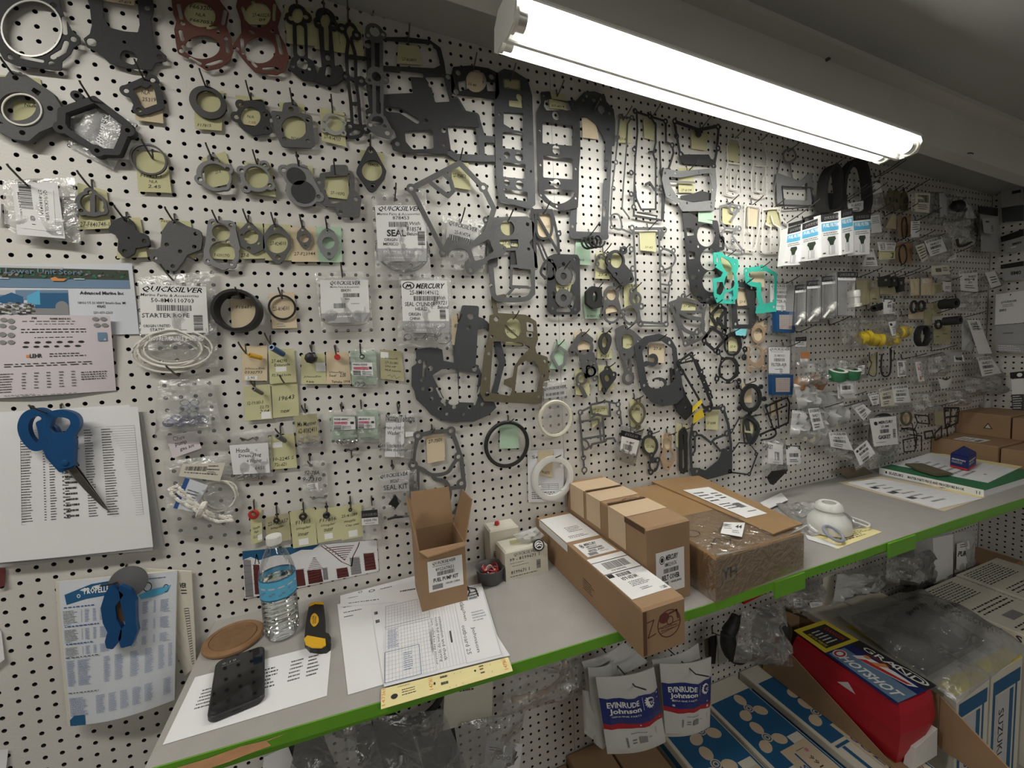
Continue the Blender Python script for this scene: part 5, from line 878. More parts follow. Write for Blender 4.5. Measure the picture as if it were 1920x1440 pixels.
bag('clear seal kit bag behind the carton flap', '895,690 1200,640 1250,1060 950,1010', [('label', '925,680 1140,650 1150,800 940,815', 'i|QUICKSILVER|.02 .02 .98 .25;t|892267|.35 .35 .65 .52;t|SEAL KIT|.1 .62 .95 .88', 'film_milk'), ('foam_block', '1045,830 1090,880 1040,945 992,900', '', 'black_pl')], .012, '1025,640', amp=.018, hl='clear seal kit bag')
mb = MB(); mb.tube([onY(x, y, -.02) for x, y in ((985, 1015), (1040, 1000), (1150, 990))], .003, 'rubber', 6); mb.build('rubber_strip', None, True, 'black rubber strip at the foot of the seal kit bag', 'seal')
# felt-pen drawing of a harbour
O(380, 950, 4.571)
def drawing():
    F = fy('340,380 1490,290 1510,545 360,790', .003); F = Fr(onY(340, 385, -.002), onY(1490, 285, -.002), onY(1510, 550, -.002), onY(362, 790, -.002)); mb = MB(); sheet(mb, F, 'paper')
    def w(col, x0, x1, y0, y1, n, lw=.012, seed=0):
        rg = random.Random(seed)
        for k in range(n): y = y0 + (y1 - y0) * k / max(1, n - 1); pr(mb, F, 'w%s|0,%.2f .3,%.2f .7,%.2f 1,%.2f|%.3f %.3f %.3f %.3f %.3f' % (col, rg.random(), rg.random(), rg.random(), rg.random(), x0, y - .015, x1, y + .015, lw))
    pr(mb, F, 'pB|0,0 1,0 .9,.5 .75,.4 .6,.8 .4,.7 .2,1 .1,.6 0,.8|0 -.01 .55 .22')
    for a, b, c, d, m in ((.0, .06, .17, 1.0, 'g'), (.065, .115, .3, .97, 'm'), (.33, .43, .55, .98, 'm'), (.44, .56, .62, .98, 'm'), (.56, .6, .62, .95, 'g'), (.66, .76, .7, .98, 'm'), (.77, .86, .45, .97, 'g'), (.88, .98, .38, .93, 'm'), (.3, .33, .6, 1, 'l')): pr(mb, F, 'p%s|.05,0 .9,.03 1,1 .1,.97|%.3f %.3f %.3f %.3f' % (m, a, c, b, d)); w('k', a, b, c, d - .04, 7, .004, int(a * 99))
    w('w', .45, .55, .7, .92, 4, .008, 5); w('w', .89, .97, .5, .8, 4, .01, 6); w('w', .67, .75, .8, .9, 2, .006, 7)
    for k in range(8): h = .06 * (1 - k / 8); pr(mb, F, 'wm|0,.6 .5,.3 1,.6|%.3f %.3f %.3f %.3f .012' % (.505 - h, .62 - k * .045, .505 + h, .66 - k * .045))
    pr(mb, F, 'wm|0,0 .25,.35 .5,.75 .75,1 .8,.6 .95,.2 1,0|.56 .02 .86 .7 .009;wm|.05,.0 .3,.3 .55,.7|.57 .02 .87 .7 .008')
    for k in range(7): a = .6 + k * .022; pr(mb, F, 'wm|0,.5 .5,.4 1,.5|%.3f %.3f %.3f %.3f .02' % (a, .08 + k * .06, .81 - k * .012, .13 + k * .06))
    pr(mb, F, 'wk|0,1 .5,0 1,1|.08 .08 .11 .3 .006')
    mb.build('felt_pen_drawing', None, label='felt pen drawing of dark towers and a blue sky behind the bottle', cat='drawing')
drawing()
O(480, 720, 4)
hung('tall grey water jacket gasket behind the open carton', 's34 1215,385 1330,360 1465,350 1500,440 1540,560 1560,760 1530,900 1475,1000;s34 1215,385 1185,500 1175,610 1165,760 1180,900;k28 1180,610 1250,640 1320,680 1430,665 1480,600 1515,550;k28 1325,690 1350,715 1420,730 1455,800 1445,880;s28 1460,780 1560,770;s22 1215,640 1215,780;s22 1170,790 1215,790;i36/16 1215,388 1462,352 1178,608 1518,545 1540,745 1478,990', '1322,365', '1275,380 1415,358 1415,570 1285,596', 'h|27-7501|.1 .2 .85 .32', m='g_mid', tm='tag_p', res=280)
# ------------------------------------------------------------------ centre of the pegboard: the big gaskets
O(0, 0, 1)
def px(*a, **k): return hung(*a, **k)
hung('tall dark cylinder head gasket with stacked windows', 'p4 933,142 946,134 962,137 986,152 994,180 998,300 1000,382 992,388 938,374 933,330 931,200;P2 944,150 974,152 974,168 945,163;C7 974,183;P2 956,190 978,192 978,201 956,198;P2 946,213 979,215 979,245 962,242 946,232;P2 944,250 978,252 978,280 944,276;C8 973,294;C6 950,291;P2 945,306 983,310 983,334 945,330;C8 974,347;C6 950,343;P2 946,356 987,362 987,376 950,370;C2.5 990,200 994,270 995,322 936,215 937,300', '957,152', '945,147 977,151 978,204 946,200', 'h|27-812865|.1 .3 .9 .45', m='g_blue', res=300)
hung('pale bent gasket frame with three lobes', 's10 771,354 862,306 906,352;s9 771,354 831,472;s10 906,352 926,392 912,436 884,462;s8 808,343 822,355 840,368 850,358 845,340 832,325;i9/4 771,354 906,352 882,506;i8/3.5 831,474;p5 835,470 842,450 855,446 868,452 880,466 912,440 930,458 945,466 940,476 915,482 890,506 876,500 878,476;C8 852,447;P3 886,468 915,452 922,470 905,482 892,486;e 860,476 22,12;E 860,480 19,14;C3 942,467', '861,306', '842,302 878,305 882,357 850,352', 'h|27-824853|.1 .45 .8 .6', m='g_mid', off=.02)
bag('clear bag with a big round seal and printed header', '697,362 798,352 808,520 705,528', [('header', '703,385 797,385 800,466 708,466', 'i|QUICKSILVER|.06 .02 .9 .15;h|Marine Parts & Accessories|.03 .17 .88 .23;t|878453|.33 .25 .66 .33;c|60|.25 .38 .63 .5;h|With|.66 .38 .88 .46;h|818574|.6 .5 .9 .6;h|Behind|.6 .62 .85 .7;b|SEAL|.2 .56 .58 .72;t|ORIGIN|.14 .76 .4 .83;t|MEXICO|.12 .86 .42 .93;C|40|.82 .6 .97 .92', 'label'), ('footer', '708,466 800,466 800,490 709,490', 'tw|NOT RETURNABLE IF OPENED|.12 .18 .9 .45;lw|1|.15 .65 .75 .8', 'label_grey')], .010, '740,378', amp=.01, hl='round seal bag')
for k in range(3): mb = MB(); c = onY(754 + k, 468, -.009 + .002 * k); s = scale_at(c); mb.tube([c + ((47 + k) * s * math.cos(a), 0, (38 + 2 * k) * s * math.sin(a)) for a in np.linspace(0, 6.2, 40)], .0012, 'rubber', 6, True); mb.build('seal_ring', None, True, ('outer', 'middle', 'inner')[2 - k] + ' large black o-ring inside the round seal bag', 'seal', 'o-rings in the round seal bag')
bag('small clear bag behind the bent frame gasket', '830,402 915,415 905,510 828,505', [('label', '840,412 898,428 893,462 836,448', 'i|QUICKSILVER|.04 .02 .95 .28;t|25-814754|.25 .42 .75 .62;c|40|.1 .7 .9 1', 'film_milk')], .010, '863,420', amp=.009, hl='bag behind the bent frame gasket')
bag('clear square bag with a thin seal and white label', '590,512 690,508 700,620 602,622', [('header', '600,525 690,525 693,586 602,588', 'i|QUICKSILVER|.2 .03 .83 .17;h|Marine Parts & Accessories|.2 .18 .8 .24;t|884391|.42 .27 .62 .36;c|50|.46 .4 .8 .52;t|SEAL|.48 .54 .6 .6;c|40|.26 .7 .5 .85;l|1|.62 .7 .85 .74', 'label'), ('footer', '602,588 692,586 680,604 615,606', 'lw|1|.3 .2 .8 .6', 'label_grey')], .010, '642,520', amp=.008, hl='thin seal bag')
mb = MB(); c = onY(648, 575, -.010); s = scale_at(c); mb.tube([c + (44 * s * math.copysign(abs(math.cos(a)) ** .55, math.cos(a)), 0, 36 * s * math.copysign(abs(math.sin(a)) ** .55, math.sin(a))) for a in np.linspace(0, 6.2, 40)], .0011, 'g_tan', 6, True); mb.build('seal_ring', None, True, 'thin tan square seal in the square bag', 'seal')
bag('clear cylinder head seal bag with a printed header', '748,518 845,518 848,655 744,648', [('header', '752,526 838,526 842,602 755,602', 'E|.8|.02 .03 .28 .22;wk|.2,.8 .4,.3 .5,.6 .7,.3 .8,.8|.06 .06 .24 .2 .03;i|MERCURY|.3 .07 .95 .2;t|25-8M0149612|.17 .24 .8 .35;c|60|.25 .38 .78 .5;h|With|.76 .38 .94 .47;h|889721|.66 .5 .97 .6;h|Behind|.76 .62 1.0 .7;t|SEAL CYLINDER|.06 .53 .72 .63;t|HEAD|.28 .66 .52 .74;t|ORIGIN|.13 .79 .38 .87;t|CHINA|.15 .9 .37 .97;C|40|.8 .72 .93 .95', 'label'), ('footer', '755,602 842,602 842,624 758,624', 'tw|NOT RETURNABLE IF OPENED|.1 .2 .9 .5;lw|1|.1 .7 .7 .85', 'label_grey')], .010, None, amp=.01)
for k in range(7): mb = MB(); c = onY(765 + 11 * k, 632 - 6 * ((k * 5) % 3), -.0105); r = (7, 5, 11, 4, 14, 6, 16)[k] * scale_at(c); mb.tube([c + (r * math.cos(a), -.001 * (k % 3), .8 * r * math.sin(a)) for a in np.linspace(0, 6, 18)], .001, 'rubber', 6, True); mb.build('seal_ring', None, True, ORD[k] + ' black seal ring from the left in the cylinder head seal bag', 'seal', 'rings in the cylinder head seal bag')
O(750, 337, 1.877)
hung('dark dome-shaped lower unit base gasket', 'p6 62,602 110,594 143,602 148,642 200,652 225,650 268,656 284,690 298,756 324,780 333,800 308,824 260,844 200,848 152,842 112,822 92,798 62,770 56,742 46,724 47,662 64,650;P5 120,690 148,672 196,668 202,774 160,768;P5 212,676 272,690 262,780 212,778;C9 108,664 108,738 152,778 262,666;C7 78,705 82,735 112,770 140,805 190,800 245,800 290,790 70,640;E 188,783 18,11;S8 130,735 158,792;S8 282,730 262,790;S12 88,640 84,690;C6 165,825 225,826', None, None, m='g_blue', res=280)
hung('tall grey arm gasket behind the domed one', 'p8 224,450 270,452 268,488 292,496 300,512 266,518 262,600 258,655 198,652 196,600 206,540;C12 248,480;C8 240,520;s18 300,505 340,560;s26 338,560 360,640;s20 360,640 330,760', '205,500', '180,478 234,474 234,580 182,582', 'h|83076|.2 .3 .8 .42', m='g_blue', tm='tag_p', off=.007)
hung('olive brown exhaust plate gasket with two windows', 'p6 320,482 345,475 440,481 474,502 480,560 470,590 476,616 514,628 519,690 500,778 470,784 300,774 286,748 300,620 318,540;P5 332,574 424,577 452,592 420,622 398,655 392,690 362,700 360,724 390,738 384,755 320,745;P5 418,660 442,642 478,652 488,690 478,742 408,745;E 398,523 30,36;C9 338,490;P4 448,505 464,510 466,530 450,528;P3 446,538 464,542 464,552 448,550;C6 322,552 312,612 300,700 470,640 508,640 504,690 488,765;C8 306,755', '400,490', '368,486 430,488 430,584 370,582', 'h|27-831|.1 .42 .6 .55', m='g_olive', off=.014)
O(0, 0, 1)
hung('square drab frame gasket behind the olive plate', 's9 930,590 925,560 945,556;s8 1000,660 1024,690 1020,740', None, None, m='g_olive', off=.006)
tag('1041,640 1061,640 1061,692 1030,692', 'pale green paper tag behind the small square seal', '', 'tag_g'); gasket('small grey square seal hung by its corner', 'l5 1034,668 1045,648 1062,660 1058,683 1046,690;c4 1045,649 1047,690', 'g_lite', .009, .002); hook(1045, 650, 'small grey square seal', .04)
O(750, 337, 1.877)
hung('dark carburetor plate with round window and lower frame', 'p8 300,142 445,137 465,158 462,200 445,220 472,265 478,310 420,306 412,242 350,242 345,200 336,205 336,300 316,300 308,180;s18 318,290 328,400;k18 322,370 332,410 360,422 440,420 466,400;s16 466,290 468,400;s10 392,305 460,305;s10 392,305 390,370;s10 390,376 465,379;s10 375,410 400,380;c12 302,142;C26 378,170;P4 354,216 412,214 412,236 356,236;C7 448,158;C6 452,245 456,372 320,372;C5 378,410 302,142', '380,146', '350,150 410,152 414,240 352,240', 'h|27-853|.1 .75 .8 .9', m='g_mid')
O(0, 0, 1)
O(960, 360, 4)
hung('stretched loop gasket shaped like a safety pin', 'l22 165,140 295,140 320,240 345,350 350,460;o20 180,260 195,330 240,350 290,320 300,230 280,160 190,160;s16 190,380 240,510;s14 215,380 270,510;o20 265,510 320,560 310,640 262,650 215,600;i22/9 350,312;s24 150,130 180,560', '235,165', '175,170 300,165 310,360 190,340', 'h|52-11332|.3 .45 .8 .55', tm='tag_p', m='g_dark')
hung('dark tall gasket block left of the loop', 'p14 0,200 120,205 165,240 175,560 60,570 0,560;C17 115,240;C12 95,370 100,505 25,30;S26 0,395 45,400;E 150,290 30,40', None, None, m='g_dark', off=.007)
RT = hung('dark rectangular gasket plate with two ring targets', 'p20 285,500 320,485 480,490 490,510 495,880 475,900 300,900 280,880;S26 440,560 468,620 462,660 450,680;S24 310,580 330,640;S26 445,760 465,800 445,860;S22 310,760 320,820;B4 345,570 420,570 400,600 360,600;P8 330,690 440,690 430,740 340,740;P10 360,865 410,865 430,890 340,890;C12 470,505 300,520 475,880 305,875;C14 385,540', '385,585', '310,600 450,600 445,770 320,760', 'h|27-1|.2 .7 .8 .85', m='g_dark', off=.01)
for y in (632, 795): gasket(None, 'c68 385,%d;C26 385,%d' % (y, y), 'g_mid', .0118, .0016, 'gasket_ring', None, parent=RT)
def coil(label, q, r, m, rad, turns, hk, o=.02, pitch=.004):
    c = onY(*q, -o); s = scale_at(c); P = [c + np.array([r * s * math.cos(a) + .0012 * a, -.012 * .1 * a, r * s * math.sin(a)]) for a in np.linspace(0, 6.283 * turns, 14 * turns)]
    mb = MB(); mb.tube(P, rad, m, 6); mb.build('coil_spring', None, True, label, 'spring'); hook(*hk, label, .05)
tag('480,335 585,400 585,550 465,545', 'pale green paper tag behind the black coil', 'h|6H3|.3 .75 .6 .85', 'tag_g'); coil('black rubber coil of four turns on a green tag', (545, 385), 42, 'rubber', .0028, 4, (580, 330))
hung('small grey gasket with scalloped ears', 'o14 640,500 660,470 700,480 715,520 730,570 690,590 660,580 640,560;i18/8 640,540 700,470 715,590 650,490;E 680,520 22,25', '685,460', '630,445 735,460 730,655 620,650', 'h|27-4|.2 .8 .8 .9', m='g_mid')
hung('thick dark two-part carburetor spacer', 'c80 770,520;p18 720,570 830,560 880,620 890,660 820,690 780,640;i30/12 770,618 720,520 830,440 880,655;E 775,515 48,58', '820,460', '740,440 830,445 825,590 740,570', '', m='g_dark', th=.007, off=.012, tm='tag_y')
hung('dark hose clamp shaped rubber block', 'c52 600,790;p20 560,760 590,730 640,740 645,850 600,860 560,830;E 608,790 18,40', '625,740', '530,770 655,780 660,950 545,950', 'h|817277|.15 .85 .7 .95', m='rubber', th=.012, off=.012, tm='tag_g')
hung('grey two-ring gasket with four ears on a peach tag', 'c66 745,770;c82 745,905;i26/12 800,730 700,800 820,925 680,925;p20 700,800 780,800 800,880 700,880;C42 745,770;C60 745,910', '770,735', '690,715 800,715 815,890 700,915', 'h|27-4|.2 .6 .7 .75', m='g_mid', tm='tag_p')
hung('grey two-ring gasket linked to its left twin', 'c55 925,800;c75 890,925;i26/12 900,745 968,858 960,985 835,900;s40 930,840 950,960;C34 930,805;C56 890,925', '905,740', '835,690 955,690 955,880 840,885', 'h|27-837|.3 .02 .95 .12', m='g_mid', off=.012)
hung('tall narrow frame gasket with an offset ring', 's16 910,280 940,975;s14 1100,290 1120,980;s20 905,275 1140,275;s18 945,975 1160,990;s10 960,1005 1160,1005;i24/12 900,270 1140,285 1155,990 965,990 895,430 905,575 1120,575;o16 1115,440 1165,435 1215,470 1220,520 1180,570 1120,570;i20/9 1115,425 1210,440 1185,685;s12 1195,560 1180,700 1165,860 1165,980;s12 1115,690 1175,700;s12 1118,750 1170,760;s12 1125,865 1170,860;p6 1120,275 1155,280 1115,360', '1020,285', '955,300 1075,295 1075,450 960,440', 'h|27-82|.3 .75 .8 .85', m='g_mid', res=330)
hung('large black three-bore head gasket', 'p16 1285,140 1400,220 1530,230 1550,340 1580,350 1580,420 1540,430 1560,560 1600,640 1560,760 1530,830 1420,820 1350,740 1320,540 1300,280;E 1455,325 70,86;E 1480,505 70,84;E 1492,672 66,80;P5 1310,275 1355,280 1360,320 1315,325;P5 1325,450 1368,455 1370,495 1330,500;P5 1340,625 1380,628 1382,650 1345,650;C10 1380,245 1335,375 1395,410 1400,590 1380,712;S22 1395,790 1420,800;S22 1460,810 1500,790;P4 1555,365 1570,365 1570,410 1555,410', None, None, m='g_blk', res=300)
hung('bright teal gasket full of openings', 'p10 1515,465 1560,460 1600,490 1685,515 1690,560 1670,620 1688,700 1680,790 1640,830 1540,825 1520,780 1512,660 1570,645 1590,600 1530,560 1515,520;B2 1560,490 1620,520 1650,580 1610,600 1580,560;B2 1610,620 1650,600 1665,650 1660,710 1610,730 1590,690;P5 1535,680 1575,680 1590,730 1560,770 1535,760;P5 1600,760 1650,740 1655,780 1620,810 1590,800;C8 1530,480 1525,550 1670,540 1530,800 1650,815;P3 1530,495 1545,498 1545,530 1530,525', '1600,495', '1560,480 1660,500 1650,660 1590,650', '', m='g_teal', th=.002, off=.022)
hung('bright teal gasket shaped like a hook', 's36 1750,600 1790,580 1900,575;s34 1750,590 1760,670 1790,690 1850,700;s46 1850,700 1850,780 1880,890;p8 1840,860 1960,830 1975,890 1830,905;i24/11 1755,590 1780,665 1870,570 1960,860;s28 1900,575 1975,620 1970,850', '1850,580', '1780,590 1890,600 1890,720 1800,700', '', m='g_teal', th=.002, off=.020, tm='tag_p')
hung('grey tilted pump gasket with a round lower ring', 'l26 1185,835 1290,800 1445,850 1420,1030 1460,1080 1300,1150 1260,1040;i26/12 1285,785 1440,850 1300,1135 1350,1090 1385,1050;o30 1240,900 1330,940 1420,960 1430,1020 1370,1060 1280,1020;s22 1240,900 1420,900;p10 1250,790 1270,830 1250,900 1220,850', '1300,790', '1265,790 1380,800 1370,920 1260,900', 'h|27-81|.2 .5 .7 .62', m='g_mid')
hung('dark gasket with two slanted oblong frames', 'l24 1490,920 1560,850 1600,880 1530,1000;l24 1430,1110 1500,1020 1560,1060 1590,1110 1520,1190;i22/10 1495,930 1560,855 1440,1115 1525,1190 1600,1090;s26 1540,950 1600,1040 1600,880', '1500,860', '1490,850 1580,850 1560,1020 1480,1000', '', m='g_blk')
hung('black square gasket with window beside the teal ones', 'p14 1655,690 1740,690 1800,700 1820,760 1810,840 1825,960 1790,1010 1660,1010 1655,830;P10 1690,720 1740,730 1760,840 1690,850;P8 1690,870 1770,880 1770,985 1700,985;C11 1680,705 1795,720 1800,985 1675,990', '1730,700', '1680,730 1750,725 1765,850 1690,855', 'h|27-8|.2 .7 .8 .85', m='g_dark', tm='tag_p', off=.012)
tag('1670,1010 1760,1015 1750,1080 1675,1075', 'turquoise paper tag below the teal gasket', '', 'tag_b', .012); tag('1625,735 1675,735 1670,840 1630,840', 'turquoise paper strip at the foot of the teal gasket', '', 'tag_b', .016)
hung('black ring gasket with a figure eight of webs', 'c92 1655,1140;c104 1625,1335;i24/10 1590,1050 1740,1080 1745,1180 1545,1200 1535,1400 1700,1420 1740,1240 1575,1260;C66 1650,1150;C74 1618,1330;S16 1560,1250 1540,1330;S16 1700,1250 1705,1340;S14 1590,1225 1660,1235;S14 1715,1080 1730,1150;S14 1585,1100 1580,1180;S14 1560,1400 1600,1425;S14 1640,1425 1690,1390', '1640,1060', '1620,1090 1690,1085 1685,1195 1620,1195', 'h|27-8|.2 .6 .8 .75', m='g_blk')
hung('copper coloured ring gasket with two bores', 'c70 1845,1065;c90 1830,1240;i22/9 1780,1010 1900,1020 1770,1180 1905,1190 1780,1330 1890,1320;C48 1845,1070;C60 1822,1220;S12 1785,1300 1850,1330;S12 1890,1230 1895,1290', '1850,975', '1800,960 1890,965 1880,1110 1800,1130', 'h|27-8|.3 .5 .8 .62', m='g_tan', tm='tag_p')
# lower row of small carburetor gaskets
hung('grey triangular ring gasket with a tail', 'c80 540,1165;p22 440,1190 500,1090 540,1070 590,1110;c46 590,1340;p20 520,1240 600,1220 630,1330 560,1380;i26/11 450,1205 525,1075 590,1280;E 540,1165 50,52;C26 590,1345;C12 565,1270', '525,1080', '465,1045 575,1045 580,1180 470,1190', 'h|8|.3 .3 .5 .45', m='g_mid', tm='tag_p')
hung('tiny dark almond gasket on a yellow tag', 'b6 690,1060 730,1080 735,1130 700,1210 670,1190 650,1140 660,1090;B 690,1085 712,1110 700,1160 675,1160 672,1110', '690,1070', '640,1050 740,1055 745,1250 640,1250', 'h|F-21|.2 .85 .8 .95', m='g_dark', th=.004)
hung('grey paddle gasket with a long stem and end ring', 'p22 790,1040 830,1020 900,1060 965,1120 890,1215 840,1250 800,1160;s22 840,1220 850,1400;s22 890,1215 890,1360;c55 870,1395;i24/10 848,1018 945,1120 840,1220 875,1330;E 860,1120 50,55;C30 872,1395', '855,1035', '830,1060 920,1065 910,1200 830,1200', 'h|27-8|.3 .55 .8 .65', m='g_mid')
hung('small grey twin-ring gasket below the triangular one', 'c50 520,1400;c46 590,1350;i22/9 570,1320 500,1440 620,1400;C30 520,1400;C26 590,1350;s30 520,1470 550,1530', '560,1330', '470,1330 580,1330 580,1530 475,1520', '', m='g_mid')
hung('small grey diamond gasket below the almond one', 'c50 710,1395;i24/10 712,1325 690,1480 760,1370;p18 670,1370 720,1330 760,1390 700,1470;C26 712,1395', '715,1320', '645,1300 760,1305 765,1480 650,1490', '', m='g_dark', th=.004)
hung('big charcoal P-shaped exhaust gasket', 'p18 930,1160 1000,1100 1100,1080 1180,1110 1220,1180 1230,1290 1260,1420 1270,1530 1230,1570 1130,1590 1050,1560 980,1470 950,1300;P12 985,1200 1030,1140 1120,1130 1190,1180 1200,1280 1215,1400 1170,1440 1140,1430 1020,1420 1000,1300;c48 1055,1260;s40 1000,1290 1040,1270;S30 1015,1255 1060,1262;C12 955,1165 1180,1130 1235,1330 1260,1480 1120,1570 990,1450;e 1100,1430 60,40;E 1080,1440 60,34', '1090,1115', '1025,1130 1145,1140 1135,1285 1025,1275', 'h|27-8|.3 .2 .8 .35', m='g_blue', off=.012, tm='tag_p')
hung('slanted black ladder gasket with a yellow paper grip', 'l18 1240,1280 1330,1215 1380,1280 1480,1540 1500,1600 1440,1620;s16 1350,1230 1480,1560;s16 1380,1260 1500,1540;s12 1390,1340 1430,1330;s12 1410,1400 1450,1390;s12 1430,1470 1480,1450;s14 1240,1290 1370,1260;i18/8 1255,1270 1345,1215 1420,1350 1440,1430 1480,1500', '1300,1260', None, m='g_blk', off=.014)
hung('heavy black slanted block gasket below the ladder one', 'p12 1190,1330 1250,1400 1300,1540 1360,1640 1300,1700 1240,1640 1200,1480;C22 1215,1395;c26 1270,1350;C14 1270,1350;C12 1300,1620 1250,1560;s14 1200,1340 1230,1320', None, m='g_blk', off=.009)
O(960, 720, 4)
for k, q in enumerate(('1355,170 1420,110 1425,140 1350,215', '1365,225 1425,180 1440,240 1355,300')): tag(q, ('upper' if k == 0 else 'lower') + ' fold of yellow tape on the slanted black gasket', '', 'yel2', .024, name='yellow_tape', cat='tape')
# bottom rows
def ring(label, c, ro, ri, m, off, th, name='ring', cat='ring', n=40):
    p = onY(*c, -off); s = scale_at(p); mb = MB(); mb.lathe(p, [(ri * s, 0), (ro * s, 0), (ro * s, th), ((ro - (ro - ri) * .3) * s, th + .002), (ri * s, th + .001), (ri * s, 0)], m, n, ax=(0, -1, 0), cap=False); return mb.build(name, None, True, label, cat)
ring('large black o-ring with a pale green tag', (-40, 450), 178, 152, 'rubber', .010, .005, 'o_ring'); tag('-90,290 45,275 50,480 -95,485', 'pale green paper tag inside the large black o-ring', '', 'tag_g', .004); hook(-25, 290, 'large black o-ring')
bag('clear bag around the upper cream retaining ring', '230,-30 440,-30 470,380 215,400', [('label', '240,30 405,5 405,90 240,110', 'i|QUICKSILVER|0 0 1 .3;c|40|.1 .55 .9 .8', 'film_milk')], .014, None, amp=.012)
ring('cream plastic retaining ring in the upper bag', (320, 258), 140, 118, 'cream_pl', .034, .006, 'retaining_ring')
tag('115,500 385,485 385,880 120,885', 'white printed sheet behind the lower white ring', 't|Service|.12 .1 .75 .16;g|2,3,.003|.3 .66 .85 .76;l|4|.1 .8 .9 .95', 'paper', .003); tag('195,500 310,495 300,700 195,680', 'peach paper tag inside the lower white ring', 'h|F74-6073|.1 .8 .8 .9', 'tag_p', .005)
t = ring('white plastic retaining ring hung over the printed sheet', (300, 702), 168, 128, 'white_pl', .010, .01, 'retaining_ring'); hook(310, 555, 'lower white retaining ring', .045)
for k, a in enumerate((.9, 2.5, 3.9, 5.3)): mb = MB(); p = onY(300 + 118 * math.cos(a), 702 + 118 * math.sin(a), -.012); mb.lathe(p, [(.005, 0), (.005, .008)], 'white_pl', 4, ax=(0, -1, 0)); mb.build('lug', t)
hung('dark maze-like carburetor gasket', 's16 510,210 590,170 590,155 700,130 800,150;s16 730,140 735,240 690,240 600,225 590,175;s16 505,210 540,640;s14 515,280 650,265 665,420;s16 600,250 640,225 680,240 690,420;s16 540,410 690,385;o14 520,420 560,430 575,470 540,490;s16 590,480 600,450 700,430 710,410 760,405 775,430;s14 800,150 820,300;i22/12 512,212 795,152 800,215 535,552;i25/15 542,645', '640,150', '580,165 715,165 715,240 600,330', 'h|27-816123|.2 .15 .85 .4', m='g_mid')
hung('small olive oval gasket with two bolt ears', 'o18 940,140 985,180 990,240 950,300 900,260 885,200;i22/9 945,125 945,320', '920,120', '880,110 970,120 960,330 890,320', 'h|32 5466|.1 .25 .9 .4', m='g_olive', th=.003)
bag('grey bag with a black header and square label', '810,310 985,350 920,620 770,560', [('header', '820,345 970,385 960,430 810,395', 'iw|QUICKSILVER|.2 .2 .85 .7', 'black_pl'), ('label', '822,390 955,425 925,540 810,500', 'b|14 - 8M4 T|.3 .2 .75 .35;c|50|.15 .45 .7 .8;l|1|.2 .9 .6 .98', 'label')], .014, '905,370', m='film_dk', hl='grey header bag')
hung('grey ring gasket with a small lower ring', 'o22 1030,390 1075,420 1085,480 1050,530 1000,510 980,460 990,410;o18 1060,560 1095,580 1080,640 1045,650 1030,600;i24/10 1035,370 1045,535 1090,570 1040,660;s30 1040,530 1055,580', '1040,375', '985,390 1090,400 1075,530 990,520', 'h|27-796|.2 .5 .8 .65', m='g_dark')
hung('tan copper gasket strip with two rings', 'p10 1150,380 1180,375 1190,400 1185,480 1215,520 1215,570 1180,620 1170,640 1145,625 1120,560 1140,490;E 1165,450 25,40;E 1175,540 32,45;C8 1165,395 1170,625;s5 1130,560 1200,580', '1165,385', '1120,380 1200,375 1190,490 1120,480', '', m='g_tan', tm='tag_p')
hung('narrow dark slotted bar gasket', 'p14 1260,360 1285,335 1300,370 1300,640 1280,660 1262,640;S14 1278,385 1278,470;S26 1280,500 1282,620;C8 1275,350', '1280,345', '1230,290 1320,310 1300,480 1225,470', '', m='g_blk', th=.004)
hung('tall grey shield gasket with a filled corner', 's24 1360,300 1400,230 1480,180 1585,180;s24 1585,190 1620,300 1640,450 1640,660;s22 1350,310 1335,420 1345,640;p12 1340,640 1390,640 1450,660 1500,620 1560,570 1580,500 1640,500 1630,660 1520,690 1420,715 1360,690;s18 1365,380 1420,385 1490,440 1520,410 1610,375;s16 1370,400 1370,500 1350,530;s16 1500,430 1560,500 1590,490;s14 1590,500 1520,620;i26/12 1480,185 1580,185 1370,375 1610,370 1385,655 1620,490', '1490,185', '1450,195 1550,195 1540,345 1450,340', 'h|27-8288|.1 .6 .8 .72', m='g_blue', res=280)
hung('thin grey frame gasket right of the shield gasket', 's10 1640,370 1700,260 1860,230;s12 1630,660 1780,680 1840,520;s10 1650,510 1700,440 1780,445;i16/7 1645,350 1630,655 1778,675 1830,525;o16 1745,440 1810,400 1840,320 1800,270 1740,260', None, '1720,240 1815,250 1800,370 1715,360', '', m='g_dark')
hung('black ring gasket stack under the copper one', 'c108 1785,105;i18/8 1690,20 1860,20 1885,110 1700,180 1780,210;C76 1785,105', '1750,5', '1725,-10 1795,0 1795,140 1720,140', '', m='g_blk', th=.006, tm='tag_p'); gasket('dark crescent gasket behind the ring stack', 'o44 1760,250 1830,300 1840,360 1790,430', 'g_blue', .006)
hung('thin black frame gasket at the bright tape', 'l14 1900,170 2060,100 2080,140 2070,290 1960,340;s12 1900,230 2060,160;s12 1980,130 2000,330;i16/7 1905,165 2060,95', '1960,130', '1940,150 2010,130 2010,220 1940,240', '', m='g_blk', tm='tag_p'); hung('thin black U-shaped frame gasket below it', 'k16 1860,380 1960,340 1975,380 1930,410 1870,420', None, m='g_blk')
